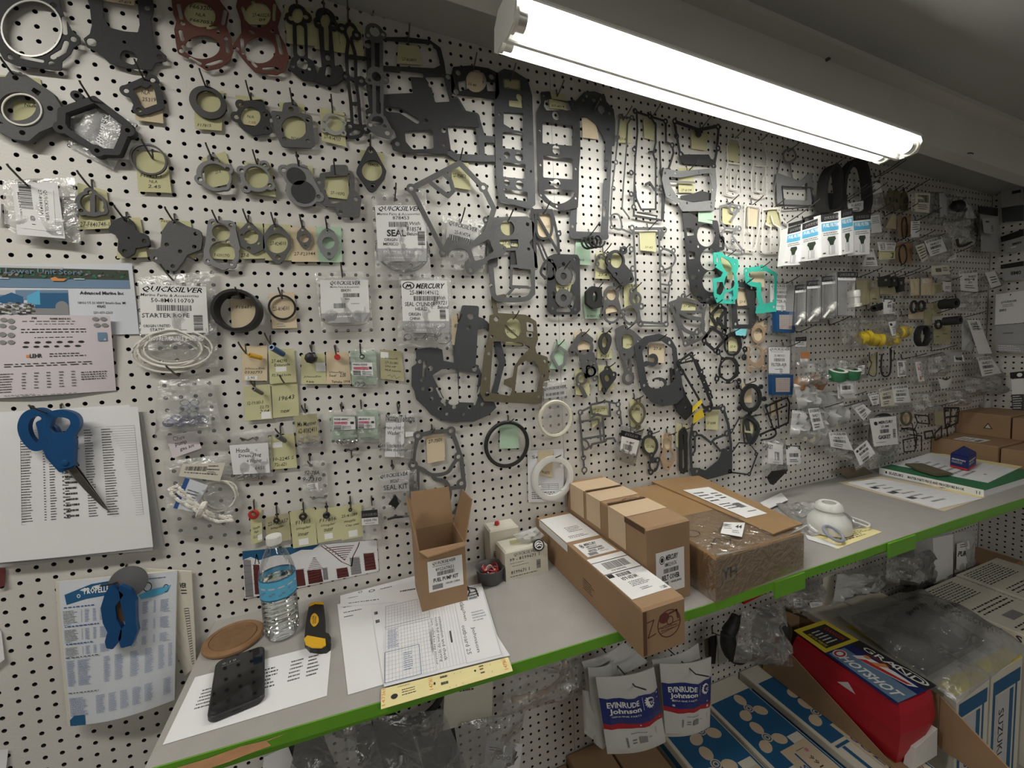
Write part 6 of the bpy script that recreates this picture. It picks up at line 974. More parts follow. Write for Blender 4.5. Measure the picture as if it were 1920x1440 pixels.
# upper right of the big gaskets
O(1000, 120, 4.3636)
hung('dark head gasket with two square windows', 'p14 70,245 125,240 140,300 280,320 330,310 340,350 365,400 372,700 360,850 358,1050 352,1165 240,1190 170,1165 100,1120 55,1070 45,900 40,600 38,400 75,320;P12 100,310 140,300 280,330 300,370 110,370 95,345;C34 183,425;P10 82,485 312,515 308,662 82,640;C38 188,705;P10 88,760 312,785 312,935 88,920;C36 190,980;S36 140,975 185,980;B4 95,1035 320,1045 300,1100 220,1140 140,1120;C10 85,262 325,330 52,550 58,828 345,860 62,1075 345,1100 190,1165', '195,265', '125,240 265,245 265,380 130,365', 'h|27-814|.1 .75 .9 .88', m='g_dark', res=300, off=.014)
hung('long blue grey strap gasket with a perforated head', 'p14 340,330 420,245 500,240 575,270 585,315 645,380 658,480 652,660 600,640 520,480 440,420 370,420;s64 620,500 610,800 580,1400;s60 330,1160 320,1400;s60 330,1400 590,1410;C34 555,375;C20 495,300;C12 435,265 550,290 410,300 620,405 610,540 600,800 585,1130 545,1415 320,1330;S26 592,860 588,940;S26 580,1180 578,1240', '480,405', '395,405 510,410 530,620 400,605', '', m='g_blue', res=330, tm='tag_p')
hung('thin grey loop gasket with a rope-like left side', 's12 705,430 690,600 670,800 645,1000 630,1230;s12 800,440 770,490 760,700 735,1000 725,1180 785,1260;s12 705,430 810,445;i20/11 710,430 690,600 675,805 655,1020 805,440;o14 640,1240 700,1240 720,1350 645,1330;s14 720,1350 810,1390;i18/9 640,1335', '735,460', '705,440 785,455 800,650 690,645', 'h|27-84|.1 .8 .7 .9', m='g_mid')
hung('tall dark frame gasket with a narrow waist', 's16 830,390 1080,470;s16 845,400 850,560 830,800 820,1240;s16 955,430 1000,500 1000,640 980,740 1000,800 1000,1180;i22/11 830,385 955,430 1080,470 1135,665 825,700 800,890 800,1065 820,1170 1045,1025;s18 1080,470 1085,640 1135,665 1145,730 1105,860 1040,870;s16 1030,640 1040,860 1060,1000 1050,1270;s16 820,1240 1050,1280;s14 1000,1190 880,1190 840,1100 830,1000;s14 1030,1000 1075,1000 1060,1270;s12 850,1215 1010,1245;s14 945,720 1000,720;s20 920,985 950,970 990,1030', '965,440', '900,440 990,470 990,630 905,610', '', m='g_dark', res=330)
hung('dark trapezoid frame gasket near the lamp', 's26 1150,470 1350,540 1510,510;s22 1150,470 1205,770;s22 1515,510 1500,700 1475,850;s40 1220,790 1460,800;i24/11 1155,470 1510,515 1170,590 1205,740 1510,690 1475,835;p8 1210,750 1430,750 1470,830 1230,810;c30 1350,570', '1370,530', '1290,560 1430,570 1410,715 1290,695', '', m='g_dark')
hung('light grey plate gasket with a wide window', 'p12 1070,870 1200,890 1480,865 1490,1000 1470,1190 1220,1195 1180,1130 1090,1080 1060,950;P8 1110,930 1200,940 1430,900 1450,1000 1445,1110 1300,1125 1190,1100 1130,1000;s14 1110,960 1320,970;C10 1075,893 1160,895 1345,890 1450,910 1465,1030 1450,1140 1450,1170 1255,1140 1190,1140 1110,1070', '1260,885', '1185,850 1310,850 1315,1055 1185,1055', 'h|27-8104|.15 .85 .8 .95', m='g_lite', off=.016)
gasket('black gasket tongue behind the light grey plate', 'p12 1210,1090 1290,1080 1370,1050 1450,1070 1440,1110 1230,1115', 'g_blk', .010); tag('1350,1085 1470,1110 1460,1310 1345,1290', 'pale green paper tag below the light grey plate', '', 'tag_g', .008)
for k, (x, y) in enumerate(((0, 0), (210, 20))):
    hung('white lacy gasket ' + ('left of its twin near the lamp' if k == 0 else 'right of its twin near the lamp'), ';'.join('s13 ' + ' '.join('%d,%d' % (x + a, y + b) for a, b in q) for q in (((1600, 600), (1580, 700), (1590, 800), (1570, 900), (1580, 1060)), ((1680, 620), (1700, 740), (1690, 860), (1700, 1060)), ((1600, 610), (1680, 620)), ((1580, 1060), (1640, 1080), (1700, 1060)), ((1590, 810), (1690, 820)), ((1610, 900), (1610, 1020), (1660, 1030), (1670, 910)))) + ';i14/7 %d,%d %d,%d %d,%d' % (x + 1600, y + 605, x + 1685, y + 620, x + 1585, y + 1050), '%d,%d' % (x + 1640, y + 620), '%d,%d %d,%d %d,%d %d,%d' % (x + 1595, y + 640, x + 1680, y + 650, x + 1675, y + 810, x + 1590, y + 790) if k == 0 else None, '', m='g_white')
O(960, 360, 4)
hung('grey lacy gasket with many round eyes', 's16 1560,110 1650,90 1700,120 1680,160 1640,220;s16 1560,110 1560,220 1600,270 1690,280;s14 1600,270 1560,330 1610,420 1730,450;s14 1680,260 1650,330 1730,440;o12 1640,100 1700,110 1690,150 1640,150;i20/10 1620,95 1700,115 1705,275 1565,330 1730,450 1655,370', '1620,95', '1575,110 1660,110 1650,250 1575,240', '', m='g_lite')
W5 = 's12 1745,100 1850,110;s12 1745,110 1735,430;s12 1860,120 1855,250 1820,430;s12 1735,430 1820,440;s10 1775,120 1770,260;s10 1800,260 1790,430;i14/6 1750,100 1855,115 1740,430 1815,430 1775,290'
hung('white gasket with a tall narrow frame', W5, '1800,100', '1760,110 1845,130 1830,265 1755,255', '', m='g_white', tm='tag_p')
O(1440, 360, 4)
hung('cream white gasket with a pear opening at the filter boxes', 's16 -40,130 80,120 95,200 150,250;s16 150,250 135,320 150,400 100,440;s16 100,440 -30,450;s14 -40,130 -50,440;s14 20,180 40,240 90,270 100,400;s14 -20,240 20,260 20,440;i16/7 80,140 150,245 110,430 5,330 -30,445', '40,120', '0,130 95,110 85,270 -20,250', 'h|27-8|.2 .8 .6 .9', m='g_white', tm='tag_y')
# ------------------------------------------------------------------ right end of the pegboard: boxes, blister packs and bags
def hbox(label, q, off, depth, spec, m='label', name='filter_box', cat='box', parent=None):
    F = fy(q, off); B = [p + (0, depth, 0) for p in F.c]; mb = MB(); mb.hexa([F.c[3], F.c[2], F.c[1], F.c[0]], [B[3], B[2], B[1], B[0]], m); pr(mb, F, spec, .0004); return mb.build(name, parent, label=label, cat=cat)
def lab(q, label, spec, m='label', off=.03, amp=.003, name='parts_label', cat='label', lean=.004):
    F = fy(q, off, lean); mb = MB(); w = gw(wrinkle(amp, 3, len(label)), 4, 4); sheet(mb, F, m, .0004, 4, 4, w); pr(mb, F, spec, .0009, w); return mb.build(name, None, label=label, cat=cat)
def fx(q, off=.004): return Fr(*[onX(x, y, XR - off) for x, y in pts(q)])
def xlab(q, label, spec, m='label', off=.03, name='parts_pack', cat='bag', th=.006):
    F = fx(q, off); mb = MB(); sheet(mb, F, m, th); pr(mb, F, spec, th + .0004); return mb.build(name, None, label=label, cat=cat)
QB = 'i|QUICKSILVER|.05 .03 .95 .2;t|18-8217 1|.2 .26 .8 .4;c|50|.15 .46 .75 .62;l|2|.15 .7 .7 .95'
FBX = 'r|x|0 0 1 .17;iw|QUICKSILVER|.15 .06 .9 .14;rc|x|.02 .21 .98 .40;bw|FUEL FILTER|.1 .23 .9 .31;l|2|.1 .43 .9 .52;pd|.1,0 .9,0 1,.3 .8,.6 .7,1 .3,1 .2,.6 0,.3|.28 .54 .72 .74;pl|0,0 1,0 1,1 0,1|.34 .74 .66 .95;rw|x|.4 .76 .46 .94;l|1|.05 .88 .2 .97'
O(1440, 360, 4)
for l, q, o in (('leftmost blue and white fuel filter box on the long hooks', '150,270 262,235 244,545 118,552', .085), ('second blue and white fuel filter box from the left', '258,240 396,190 402,505 242,522', .09), ('third blue and white fuel filter box, the widest', '395,172 546,150 552,470 405,490', .10), ('fourth blue and white fuel filter box from the left', '546,140 634,120 642,452 552,472', .108), ('rightmost blue and white fuel filter box', '636,165 770,150 762,466 650,472', .10)): hbox(l, q, o, .022, FBX)
for q in ('160,235 275,205 275,230 160,262', '262,195 390,150 395,190 262,230'): hbox('black hang tab above the ' + ('leftmost' if q[0:3] == '160' else 'second') + ' fuel filter box', q, .07, .003, '', 'black_pl', 'hang_tab', 'tab')
hbox('dark card pack hanging behind the fuel filter boxes', '385,0 600,20 590,130 400,180', .03, .006, '', 'black_pl', 'card_pack', 'package'); lab('600,85 715,65 715,145 600,150', 'white label on the dark card behind the filter boxes', 't|91-83921|.2 .2 .8 .5;c|40|.3 .6 .7 .95', off=.04)
for k, (x, y) in enumerate(((130, 240), (470, 130), (620, 110), (560, 90))): hook(x, y, ('leftmost fuel filter box', 'third fuel filter box', 'fourth fuel filter box', 'dark card pack')[k], .11, off=.006)
BL = 'r|x|0 0 1 .13;iw|QUICKSILVER|.12 .03 .92 .1;rw|x|0 .13 1 .19;t|FUEL FILTER|.15 .12 .85 .15'
for k, (l, q, c) in enumerate((('leftmost clear blister pack with a white filter', '203,700 288,690 283,1000 188,1002', ((270, 915), (212, 1000))), ('second clear blister pack with a white filter', '290,668 392,660 390,972 286,978', ((385, 880), (300, 970))), ('third clear blister pack with a white filter', '402,635 503,625 506,946 400,952', ((500, 840), (415, 945))))):
    F = fy(q, .05 + .012 * k); mb = MB(); mb.hexa([p + (0, .03, 0) for p in F.c[::-1]], list(F.c[::-1]), 'blister'); sheet(mb, Fr(*[p + (0, .029, 0) for p in F.c]), 'label_grey'); pr(mb, F, BL, .0006); mb.tube(F.c, .0013, 'g_dark', 5, True); t = mb.build('blister_pack', None, label=l, cat='package'); a, b = onY(*c[0], -.045 - .012 * k), onY(*c[1], -.05 - .012 * k); d = b - a; L = np.linalg.norm(d); mb = MB(); mb.lathe(a, [(.012, 0), (.012, L * .45), (.005, L * .5), (.0045, L)], 'white_pl', 14, ax=d / L); mb.build('fuel_filter', t, True)
F = fy('520,600 656,600 656,930 520,926', .09); mb = MB(); mb.hexa([p + (0, .04, 0) for p in F.c[::-1]], list(F.c[::-1]), 'blister'); sheet(mb, Fr(*[p + (0, .029, 0) for p in F.c]), 'label_grey'); pr(mb, F, BL, .0006); mb.tube(F.c, .0013, 'g_dark', 5, True); t = mb.build('blister_pack', None, label='rightmost clear blister pack with a ribbed white bulb filter', cat='package')
c = onY(648, 860, -.08); s = scale_at(c); mb = MB(); mb.lathe(c, [(44 * s, 0), (44 * s, 20 * s), (36 * s, 22 * s), (36 * s, 70 * s), (40 * s, 74 * s), (40 * s, 110 * s), (36 * s, 120 * s), (10 * s, 125 * s), (8 * s, 170 * s), (12 * s, 175 * s), (6 * s, 185 * s)], 'white_pl', 24, ax=(-.12, 0, 1)); mb.build('fuel_filter', t, True)
for k, (q, q2, q3, n) in enumerate((('15,690 175,690 180,890 15,885', '30,900 178,900 172,1058 34,1050', '-5,680 190,680 195,1075 0,1065', 'upper'), ('5,1165 165,1165 160,1362 5,1360', '0,1370 165,1368 160,1520 5,1520', '-10,1155 180,1150 180,1540 -10,1540', 'lower'))):
    t = bag(n + ' clear bag with a blue framed air filter', q3, [('header', q, 'i|QUICKSILVER|.05 .02 .98 .14;l|1|.1 .16 .9 .2;t|35-883021|.25 .27 .75 .36;c|50|.25 .42 .75 .54;t|FILTER-AIR|.12 .6 .85 .72;l|1|.3 .82 .7 .87', 'label')], .012, '130,%d' % (690 if k == 0 else 1170), amp=.008, hl=n + ' air filter bag'); O(1440, 360, 4)
    F = fy(q2, .022); mb = MB(); sheet(mb, F, 'blue_pl', .012); pr(mb, F, 'rO|x|.18 .15 .85 .85;gb|12,12,.006|.18 .15 .85 .85', .0125); mb.build('air_filter', t)
bag('clear blister with an orange capped plug', '170,1060 300,1050 300,1310 185,1300', [('header', '205,1090 288,1085 285,1160 205,1160', 'r|x|0 0 1 .45;iw|QUICKSILVER|.1 .1 .9 .35;l|2|.1 .55 .9 .9', 'label'), ('cap', '245,1205 310,1200 305,1250 245,1250', '', 'orange_pl'), ('base', '240,1250 300,1250 300,1280 245,1280', '', 'label')], .02, '235,1050', m='blister', amp=.003, hl='orange plug blister')
hook(460, 1000, 'empty stretch right of the orange plug', .07)
O(0, 0, 1)
for l, q in (('left of two wide black drive belts', '1536,400 1534,350 1545,322 1556,318 1562,340 1562,390'), ('right of two wide black drive belts', '1572,400 1570,340 1585,312 1600,306 1612,330 1614,395')): gasket(l, 'o7 ' + q, 'rubber', .03, .03, 'drive_belt', 'belt', fil=4)
hook(1548, 322, 'left drive belt', .09); hook(1592, 312, 'right drive belt', .09)
gasket('grey bracket gasket behind the left end of the filter boxes', 'p5 1458,330 1500,345 1520,330 1518,380 1460,378;s3 1462,300 1450,360;P2 1466,350 1480,356 1500,354 1512,345 1512,374 1468,372;o4 1470,285 1485,280 1492,295 1480,305 1470,300;s4 1480,305 1485,335', 'g_lite', .01); hook(1478, 285, 'grey bracket gasket', .06)
gasket('thin wire frame gasket above the filter boxes', 'l2.4 1466,350 1520,352 1526,388 1470,392', 'g_dark', .012)
# ---- table of packets in the dense corner, zoom 1 coordinates
O(1560, 240, 5.3333)
hook(430, 500, 'tilted white label pack', .10); lab('300,570 475,520 500,640 335,690', 'tilted white parts label beside the black belts', 'r|x|0 0 1 .25;t|7|.4 .3 .6 .5;c|40|.3 .6 .6 .8')
bag('clear bag below the tilted white label by the belts', '320,680 500,640 540,800 340,810', off=.03)
for k, x in enumerate((575, 642, 718)): hung(('left', 'middle', 'right')[k] + ' of three pointed olive gaskets in a row', 'b10 %d,%d %d,%d %d,%d %d,%d %d,%d %d,%d;C%d %d,%d' % (x, 615 + 15 * k, x + 30, 680 + 12 * k, x + 25, 760 + 12 * k, x, 820, x - 28, 760 + 12 * k, x - 28, 690 + 12 * k, 22, x, 715 + 12 * k), '%d,%d' % (x + 10, 650), '%d,640 %d,640 %d,830 %d,830' % (x - 35, x + 40, x + 40, x - 35) if k else None, '', m='g_olive', off=.03, th=.003, tm='tag_d', toff=.02)
P1 = [('600,860 640,860 640,1010 530,1000', 'drab paper card left of the elongated rings', '', 'tag_d'), ('655,890 790,870 780,1095 660,1085', 'brown paper card behind the upper elongated ring', '', 'card'), ('645,1140 812,1150 800,1350 640,1340', 'brown paper card behind the lower elongated ring', '', 'card'),
 ('800,650 982,655 972,850 790,830', 'cream paper packet with sideways black print at the top', 'u|QUICKSILVER|.02 .0 .18 1;c|50|.3 .1 .9 .5;l|3|.3 .6 .9 .9', 'paper_old'), ('790,935 880,928 870,1090 790,1095', 'white slip right of the upper elongated ring', 'l|4|.1 .05 .9 .6', 'label'), ('920,1130 1090,1080 1150,1230 985,1285', 'tilted white parts label in a stack under the cable loop', QB, 'label'),
 ('830,1180 920,1150 960,1300 900,1345', 'white label edge left of the tilted stack', 'l|5|.1 .1 .9 .9', 'paper_old'), ('450,1140 640,1150 625,1230 470,1230', 'white label with two barcodes below the pointed gaskets', 'C|40|.1 .1 .35 .9;b|QUICKS|.45 .1 .95 .4;l|2|.45 .5 .9 .9', 'label'), ('465,1230 635,1230 625,1310 470,1318', 'cream paper slip below the two barcode label', 'c|50|.7 .2 .9 .9', 'tag_y'),
 ('350,1210 415,1205 460,1380 300,1385', 'white label pack under the rightmost filter box', 'b|QSI|.1 .05 .7 .2;c|40|.2 .5 .8 .65;l|2|.2 .75 .8 .95', 'label'), ('385,880 470,865 500,1040 390,1055', 'crumpled white label right of the filter boxes', 'l|4|.1 .1 .9 .5', 'label'), ('1185,1290 1240,1245 1240,1310 1150,1330', 'small white label low under the cable loop', 'l|2|.2 .2 .9 .8', 'label'),
 ('1070,650 1145,650 1150,880 1080,890', 'grey card with a shiny edge high in the dark corner', '', 'label_grey'), ('1500,900 1630,900 1630,1060 1520,1050', 'pale label on the tall pack in the corner', 'r|x|.2 .2 .5 .3;d|PARTS|.6 .5 .8 .9', 'label_grey')]
for q, l, s, m in P1: lab(q, l, s, m, off=.03 if 'paper card' in l else .062)
for l, c, rx, ry, m in (('upper elongated black ring on a brown card', (725, 1000), 30, 105, 'rubber'), ('lower elongated black ring on a brown card', (710, 1265), 42, 95, 'rubber')):
    p = onY(*c, -.036); s = scale_at(p); mb = MB(); mb.tube([p + (rx * s * math.cos(a) * 1.5, .001 * math.sin(3 * a), ry * s * math.sin(a)) for a in np.linspace(0, 12.3, 44)], .0022, m, 6, True); mb.build('rubber_ring', None, True, l, 'ring')
for q, l, m, a in (('980,640 1110,640 1110,960 950,975', 'dark grey bag high in the corner', 'film_dk', .03), ('1230,640 1300,635 1445,900 1350,915', 'long milky poly tube high in the corner', 'film_milk', .01), ('1140,680 1300,690 1320,900 1160,900', 'dark bag with a round black part in the corner', 'film_dk', .03), ('1480,850 1665,850 1665,1245 1490,1235', 'tall hanging pack near the corner', 'label_grey', .004), ('1090,940 1420,880 1430,1190 1240,1200', 'large clear bag with a black cable loop', 'film', .03), ('820,1090 1190,1050 1210,1320 900,1350', 'clear bag around the tilted label stack', 'film', .02), ('370,1000 520,980 520,1090 380,1100', 'small shiny clear bag right of the filter boxes', 'film', .02)): bag(l, q, off=.04, m=m, amp=a)
hbox('black header of the tall hanging pack', '1470,780 1660,800 1660,880 1480,850', .05, .004, '', 'black_pl', 'pack_header', 'header')
mb = MB(); p = onY(1220, 800, -.05); mb.lathe(p, [(.001, 0), (.02, .004), (.026, .014), (.02, .028), (.008, .034)], 'black_pl', 16, ax=(-.4, -1, .2)); mb.build('round_part', None, True, 'round black part in the dark corner bag', 'part')
mb = MB(); mb.tube([onY(x, y, -.06) for x, y in spline(pts('1430,930 1460,1010 1430,1110 1340,1170 1270,1180 1250,1110'), False, 5)], .0045, 'rubber', 8); mb.tube([onY(x, y, -.056) for x, y in spline(pts('1425,950 1440,1030 1410,1110 1330,1180 1260,1170'), False, 5)], .003, 'rubber', 8); mb.build('cable_loop', None, True, 'black cable loop in the large clear bag', 'cable')
for k, (x, y) in enumerate(((490, 480), (720, 660), (390, 860), (610, 890), (840, 930), (640, 1140), (560, 1230), (880, 1170), (1190, 1270), (530, 880), (770, 1150))): hook(x, y, ('tags below the fixture end', 'three pointed gaskets', 'shiny bag by the filter boxes', 'drab card', 'white slip beside the elongated rings', 'lower elongated ring', 'two barcode label', 'tilted label stack', 'small white label', 'left pointed gasket cards', 'brown card ring')[k], .075, rise=.3, off=.006)
# zoom 2
O(1560, 480, 5.3333)
P2 = [('990,100 1160,90 1185,180 1000,192', 'cream parts label above the black clips', 'c|40|.2 .3 .5 .7;l|3|.6 .2 .95 .7', 'paper_old'), ('1270,150 1450,132 1460,360 1290,345', 'large white printed header near the corner', 'i|QUICKSILVER|.02 .02 .98 .16;t|18-8217|.45 .26 .9 .36;t|WATER PUMP|.2 .4 .8 .5;t|KIT|.45 .54 .65 .63;l|2|.2 .7 .8 .9', 'label'), ('240,250 375,240 375,480 250,500', 'drab tag behind the bulb filter', '', 'tag_d'), ('380,250 470,240 470,470 380,462', 'drab tag with a grey washer', 'l|1|.2 .8 .8 .9', 'tag_d'),
 ('480,210 598,210 600,385 480,380', 'drab tag behind the left black clip', '', 'tag_d'), ('600,220 662,215 665,390 602,385', 'drab tag behind the middle black clip', '', 'tag_d'), ('780,230 872,225 872,390 790,395', 'peach tag right of the black clips', '', 'tag_p'), ('890,220 1000,212 1000,392 890,392', 'peach tag with a white sticker', 'rw|x|.1 .05 .6 .3', 'tag_p'), ('1002,270 1090,268 1100,360 1002,392', 'yellow tag beside the peach sticker tag', '', 'tag_y'), ('1105,255 1190,245 1190,360 1112,350', 'small white pack with a black corner', 'p|0,0 1,0 .9,.4 .3,.3|.1 0 1 .3;l|2|.2 .5 .8 .8', 'paper_lav'),
 ('510,425 630,425 630,575 515,580', 'small label with a black header by the roll', 'r|x|0 0 1 .22;tw|QUICKSILVER|.1 .05 .9 .17;c|30|.3 .4 .6 .6;C|40|.7 .3 .95 .9', 'label'), ('765,560 915,550 915,630 765,630', 'peach tag below the two oval rings', '', 'tag_p'), ('920,480 1000,470 1000,690 920,700', 'drab tag left of the thick black rolls', '', 'tag_d'), ('1005,470 1090,465 1090,600 1005,610', 'drab tag under the upper thick roll', '', 'tag_d'), ('1010,690 1190,690 1180,880 1020,880', 'drab tag under the lower thick roll', 'rk|x|.1 .6 .3 .63;rk|x|.5 .45 .75 .48', 'tag_d'), ('560,660 640,650 640,790 600,800', 'white parts slip over the yellow caps', 'e|x|.1 .1 .4 .3;l|4|.3 .4 .95 .9', 'label'),
 ('830,1060 882,1055 925,1250 865,1258', 'narrow label with red print', 'dr|CLAMP 11.5 MM|.2 .1 .5 .9;d|PARTS|.6 .1 .85 .8', 'label'), ('1140,970 1300,960 1320,1060 1150,1080', 'grey packet with a white label', 'rw|x|.4 .3 1 .9;c|40|.5 .5 .9 .8', 'label_grey'), ('1200,1000 1310,990 1325,1060 1220,1055', 'small white barcode label on the grey packet', 'c|40|.2 .3 .8 .8', 'label'), ('1350,640 1470,640 1600,975 1465,980', 'long white label strip leaning to the right', 'd|TIE ROD|.15 .05 .7 .3;l|3|.3 .1 .9 .3', 'label'), ('1450,1012 1580,1000 1700,1170 1500,1205', 'white printed label below the long strip', QB, 'label'), ('1530,165 1630,150 1690,290 1590,320', 'crumpled white label near the right wall', 'l|3|.2 .3 .8 .8', 'label'),
 ('365,1010 440,960 450,1185 370,1190', 'drab tag behind the thin wire loop', '', 'tag_d'), ('650,1050 740,1045 740,1200 660,1210', 'white striped packet below the coil', 'C|30|.1 .1 .9 .9', 'label'), ('260,1100 330,1090 320,1180 270,1190', 'white slip beside the green filters', 'l|4|.1 .1 .9 .9', 'label'), ('1060,1230 1200,1220 1160,1320 1090,1330', 'small white tag with a black corner low on the board', 'p|0,0 1,0 .5,.4|.2 0 .9 .5', 'label'),
 ('50,1260 240,1250 245,1420 60,1425', 'white packet with a barcode below the green filters', 'c|60|.1 .15 .5 .4;l|1|.6 .15 .9 .3', 'label')]
for q, l, s, m in P2: lab(q, l, s, m, off=.035 if ' tag ' in l else .07)
for l, q, m in (('left black clip on a drab tag', '510,205 585,190 590,300 510,300', 'rubber'), ('middle black clip on a drab tag', '605,210 650,200 655,300 610,310', 'rubber'), ('right black clip on a drab tag', '665,215 725,205 725,350 690,360', 'rubber')): hbox(l, q, .055, .016, 'rg|x|.2 .3 .5 .5', m, 'rubber_clip', 'clip')
def roll(l, a, b, r, m, ri=.55, o=(.05, .05)):
    A, B = onY(*a, -o[0]), onY(*b, -o[1]); d = B - A; L = np.linalg.norm(d); r *= scale_at(A); mb = MB(); mb.lathe(A, [(r * ri, 0), (r, 0), (r, L), (r * ri, L), (r * ri, 0)], m, 20, ax=d / L, cap=False); return mb.build('rubber_roll', None, True, l, 'seal')
roll('short black rubber roll by the bulb filter', (420, 525), (505, 500), 34, 'rubber'); roll('upper thick black rubber roll on a long hook', (1090, 485), (1245, 470), 48, 'rubber', .5, (.06, .11)); roll('lower thick black rubber roll on a long hook', (1120, 655), (1285, 640), 42, 'rubber', .5, (.06, .11))
for l, c, rx, ry, rr in (('left oval black ring beside its twin', (820, 508), 34, 56, .0045), ('right oval black ring beside its twin', (895, 500), 34, 48, .0045), ('black ring in front of the lower thick roll', (1065, 685), 34, 40, .0042), ('grey ring of the washer tag', (412, 290), 22, 30, .003)):
    p = onY(*c, -.05); s = scale_at(p); mb = MB(); mb.tube([p + (rx * s * math.cos(a) * 1.5, 0, ry * s * math.sin(a)) for a in np.linspace(0, 5.95, 22)], rr, 'rubber' if 'grey' not in l else 'g_lite', 8, True); mb.build('rubber_ring', None, True, l, 'ring')
p = onY(868, 800, -.055); s = scale_at(p); mb = MB(); mb.tube([p + (58 * s * math.cos(a) * 1.5, -.0007 * a, 98 * s * math.sin(a + .1)) for a in np.linspace(0, 31, 110)], .0028, 'rubber', 6); mb.build('cable_coil', None, True, 'coil of thin black cable below the oval rings', 'cable')
for l, q, w in (('thin wire loop hanging low on the board', '375,960 375,1030 395,1070 365,1160 385,1195 430,1200 445,1150 450,960', .0016), ('thicker black U loop beside the thin wire loop', '500,980 490,1100 500,1180 535,1205 575,1180 588,1090 585,920', .003), ('small thin loop right of the U loop', '620,940 622,1010 605,1050 592,1010 600,940', .0015)): mb = MB(); mb.tube([onY(x, y, -.04) for x, y in spline(pts(q), False, 4)], w, 'rubber', 6); mb.build('wire_loop', None, True, l, 'seal')
for q, l, m, a in (('75,630 280,610 330,930 110,900', 'stiff clear bag left of the yellow caps', 'film', .02), ('280,650 600,560 780,760 620,930 330,930', 'large shiny clear bag of yellow caps', 'film', .04), ('790,1010 960,1000 965,1285 800,1290', 'long clear bag around the red printed label', 'film', .02), ('1040,100 1190,180 1180,290 1000,200', 'milky bag under the cream parts label', 'film_milk', .02), ('1250,340 1470,360 1440,560 1260,540', 'clear bag hanging from the large white header', 'film', .03), ('1380,1000 1700,1180 1790,1390 1490,1380', 'clear bag with loose clear parts by the right wall', 'film', .04), ('1290,600 1400,640 1420,960 1300,940', 'narrow milky bag left of the long label strip', 'film_milk', .02), ('950,1000 1120,960 1140,1200 960,1200', 'pair of clear bags with bright hardware', 'film', .04), ('1320,1200 1530,1210 1540,1390 1340,1390', 'clear bag of bright hardware low near the corner', 'film', .04), ('-60,1010 280,1050 300,1260 -40,1260', 'shiny clear bag around the green filters', 'film', .04), ('1480,220 1640,150 1700,300 1560,350', 'clear bag of springs near the right wall', 'film', .03)):
    q = ' '.join(q.split()[:4]); bag(l, q, off=.045, m=m, amp=a)
for k, (x, y, d) in enumerate(((330, 815, (.8, -.3, .2)), (450, 840, (.7, -.5, -.1)), (610, 830, (.3, -.9, .2)), (700, 760, (1, -.1, .05)))): mb = MB(); p = onY(x, y, -.055); mb.lathe(p, [(.020, -.022), (.024, -.02), (.024, -.004), (.017, -.003), (.017, .003), (.024, .004), (.024, .016), (.015, .02)], 'yel2', 16, ax=d); mb.build('yellow_fitting', None, True, ('leftmost yellow plastic cap', 'second yellow plastic cap', 'third, frontal yellow plastic cap', 'rightmost yellow plastic cap')[k] + ' in the shiny bag', 'cap')
for k, (x, y) in enumerate(((175, 1220), (40, 1235))): mb = MB(); p = onY(x, y, -.06); mb.lathe(p, [(.026, 0), (.028, .002), (.028, .03), (.027, .034), (.018, .034), (.016, .02)], 'greenmesh', 24, ax=(-.1, -.3, 1)); t = mb.build('mesh_filter', None, True, ('right', 'left')[k] + ' of two green mesh filters in a bag', 'filter'); mb = MB(); mb.lathe(p, [(.018, .0345), (.0275, .0345), (.0275, .036), (.018, .036)], 'white_pl', 24, ax=(-.1, -.3, 1), cap=False); mb.build('rim', t, True)
for k, (x, y) in enumerate(((-300, 1250), (-180, 1230), (-120, 1250))): mb = MB(); p = onY(x, y, -.05); mb.lathe(p, [(.012, -.03), (.02, -.028), (.022, .0), (.018, .012), (.006, .016)], 'bare', 18, ax=(.3, -.3, 1)); mb.build('brown_cup', None, True, ('left', 'middle', 'right')[k] + ' of three orange brown cups in a bag', 'cup')
bag('shiny clear bag around the orange brown cups', '-360,1060 -60,1040 -40,1290 -330,1330', off=.05, amp=.04)
for k, (x, y) in enumerate(((480, 220), (640, 215), (740, 205), (420, 275), (960, 230), (1045, 290), (960, 480), (1240, 425), (1290, 620), (950, 600), (260, 215), (700, 600), (850, 1020), (700, 1030), (930, 700), (350, 540), (1000, 950), (1450, 370))): hook(x, y, ('left black clip', 'middle black clip', 'right black clip', 'washer tag', 'peach sticker tag', 'yellow tag beside it', 'drab tag left of the rolls', 'upper thick roll', 'lower thick roll', 'tag under the rolls', 'bulb filter pack', 'bag of yellow caps', 'red printed label', 'white striped packet', 'coil of black cable', 'short rubber roll', 'bags of bright hardware', 'large white header')[k], .075, rise=.25, off=.006)
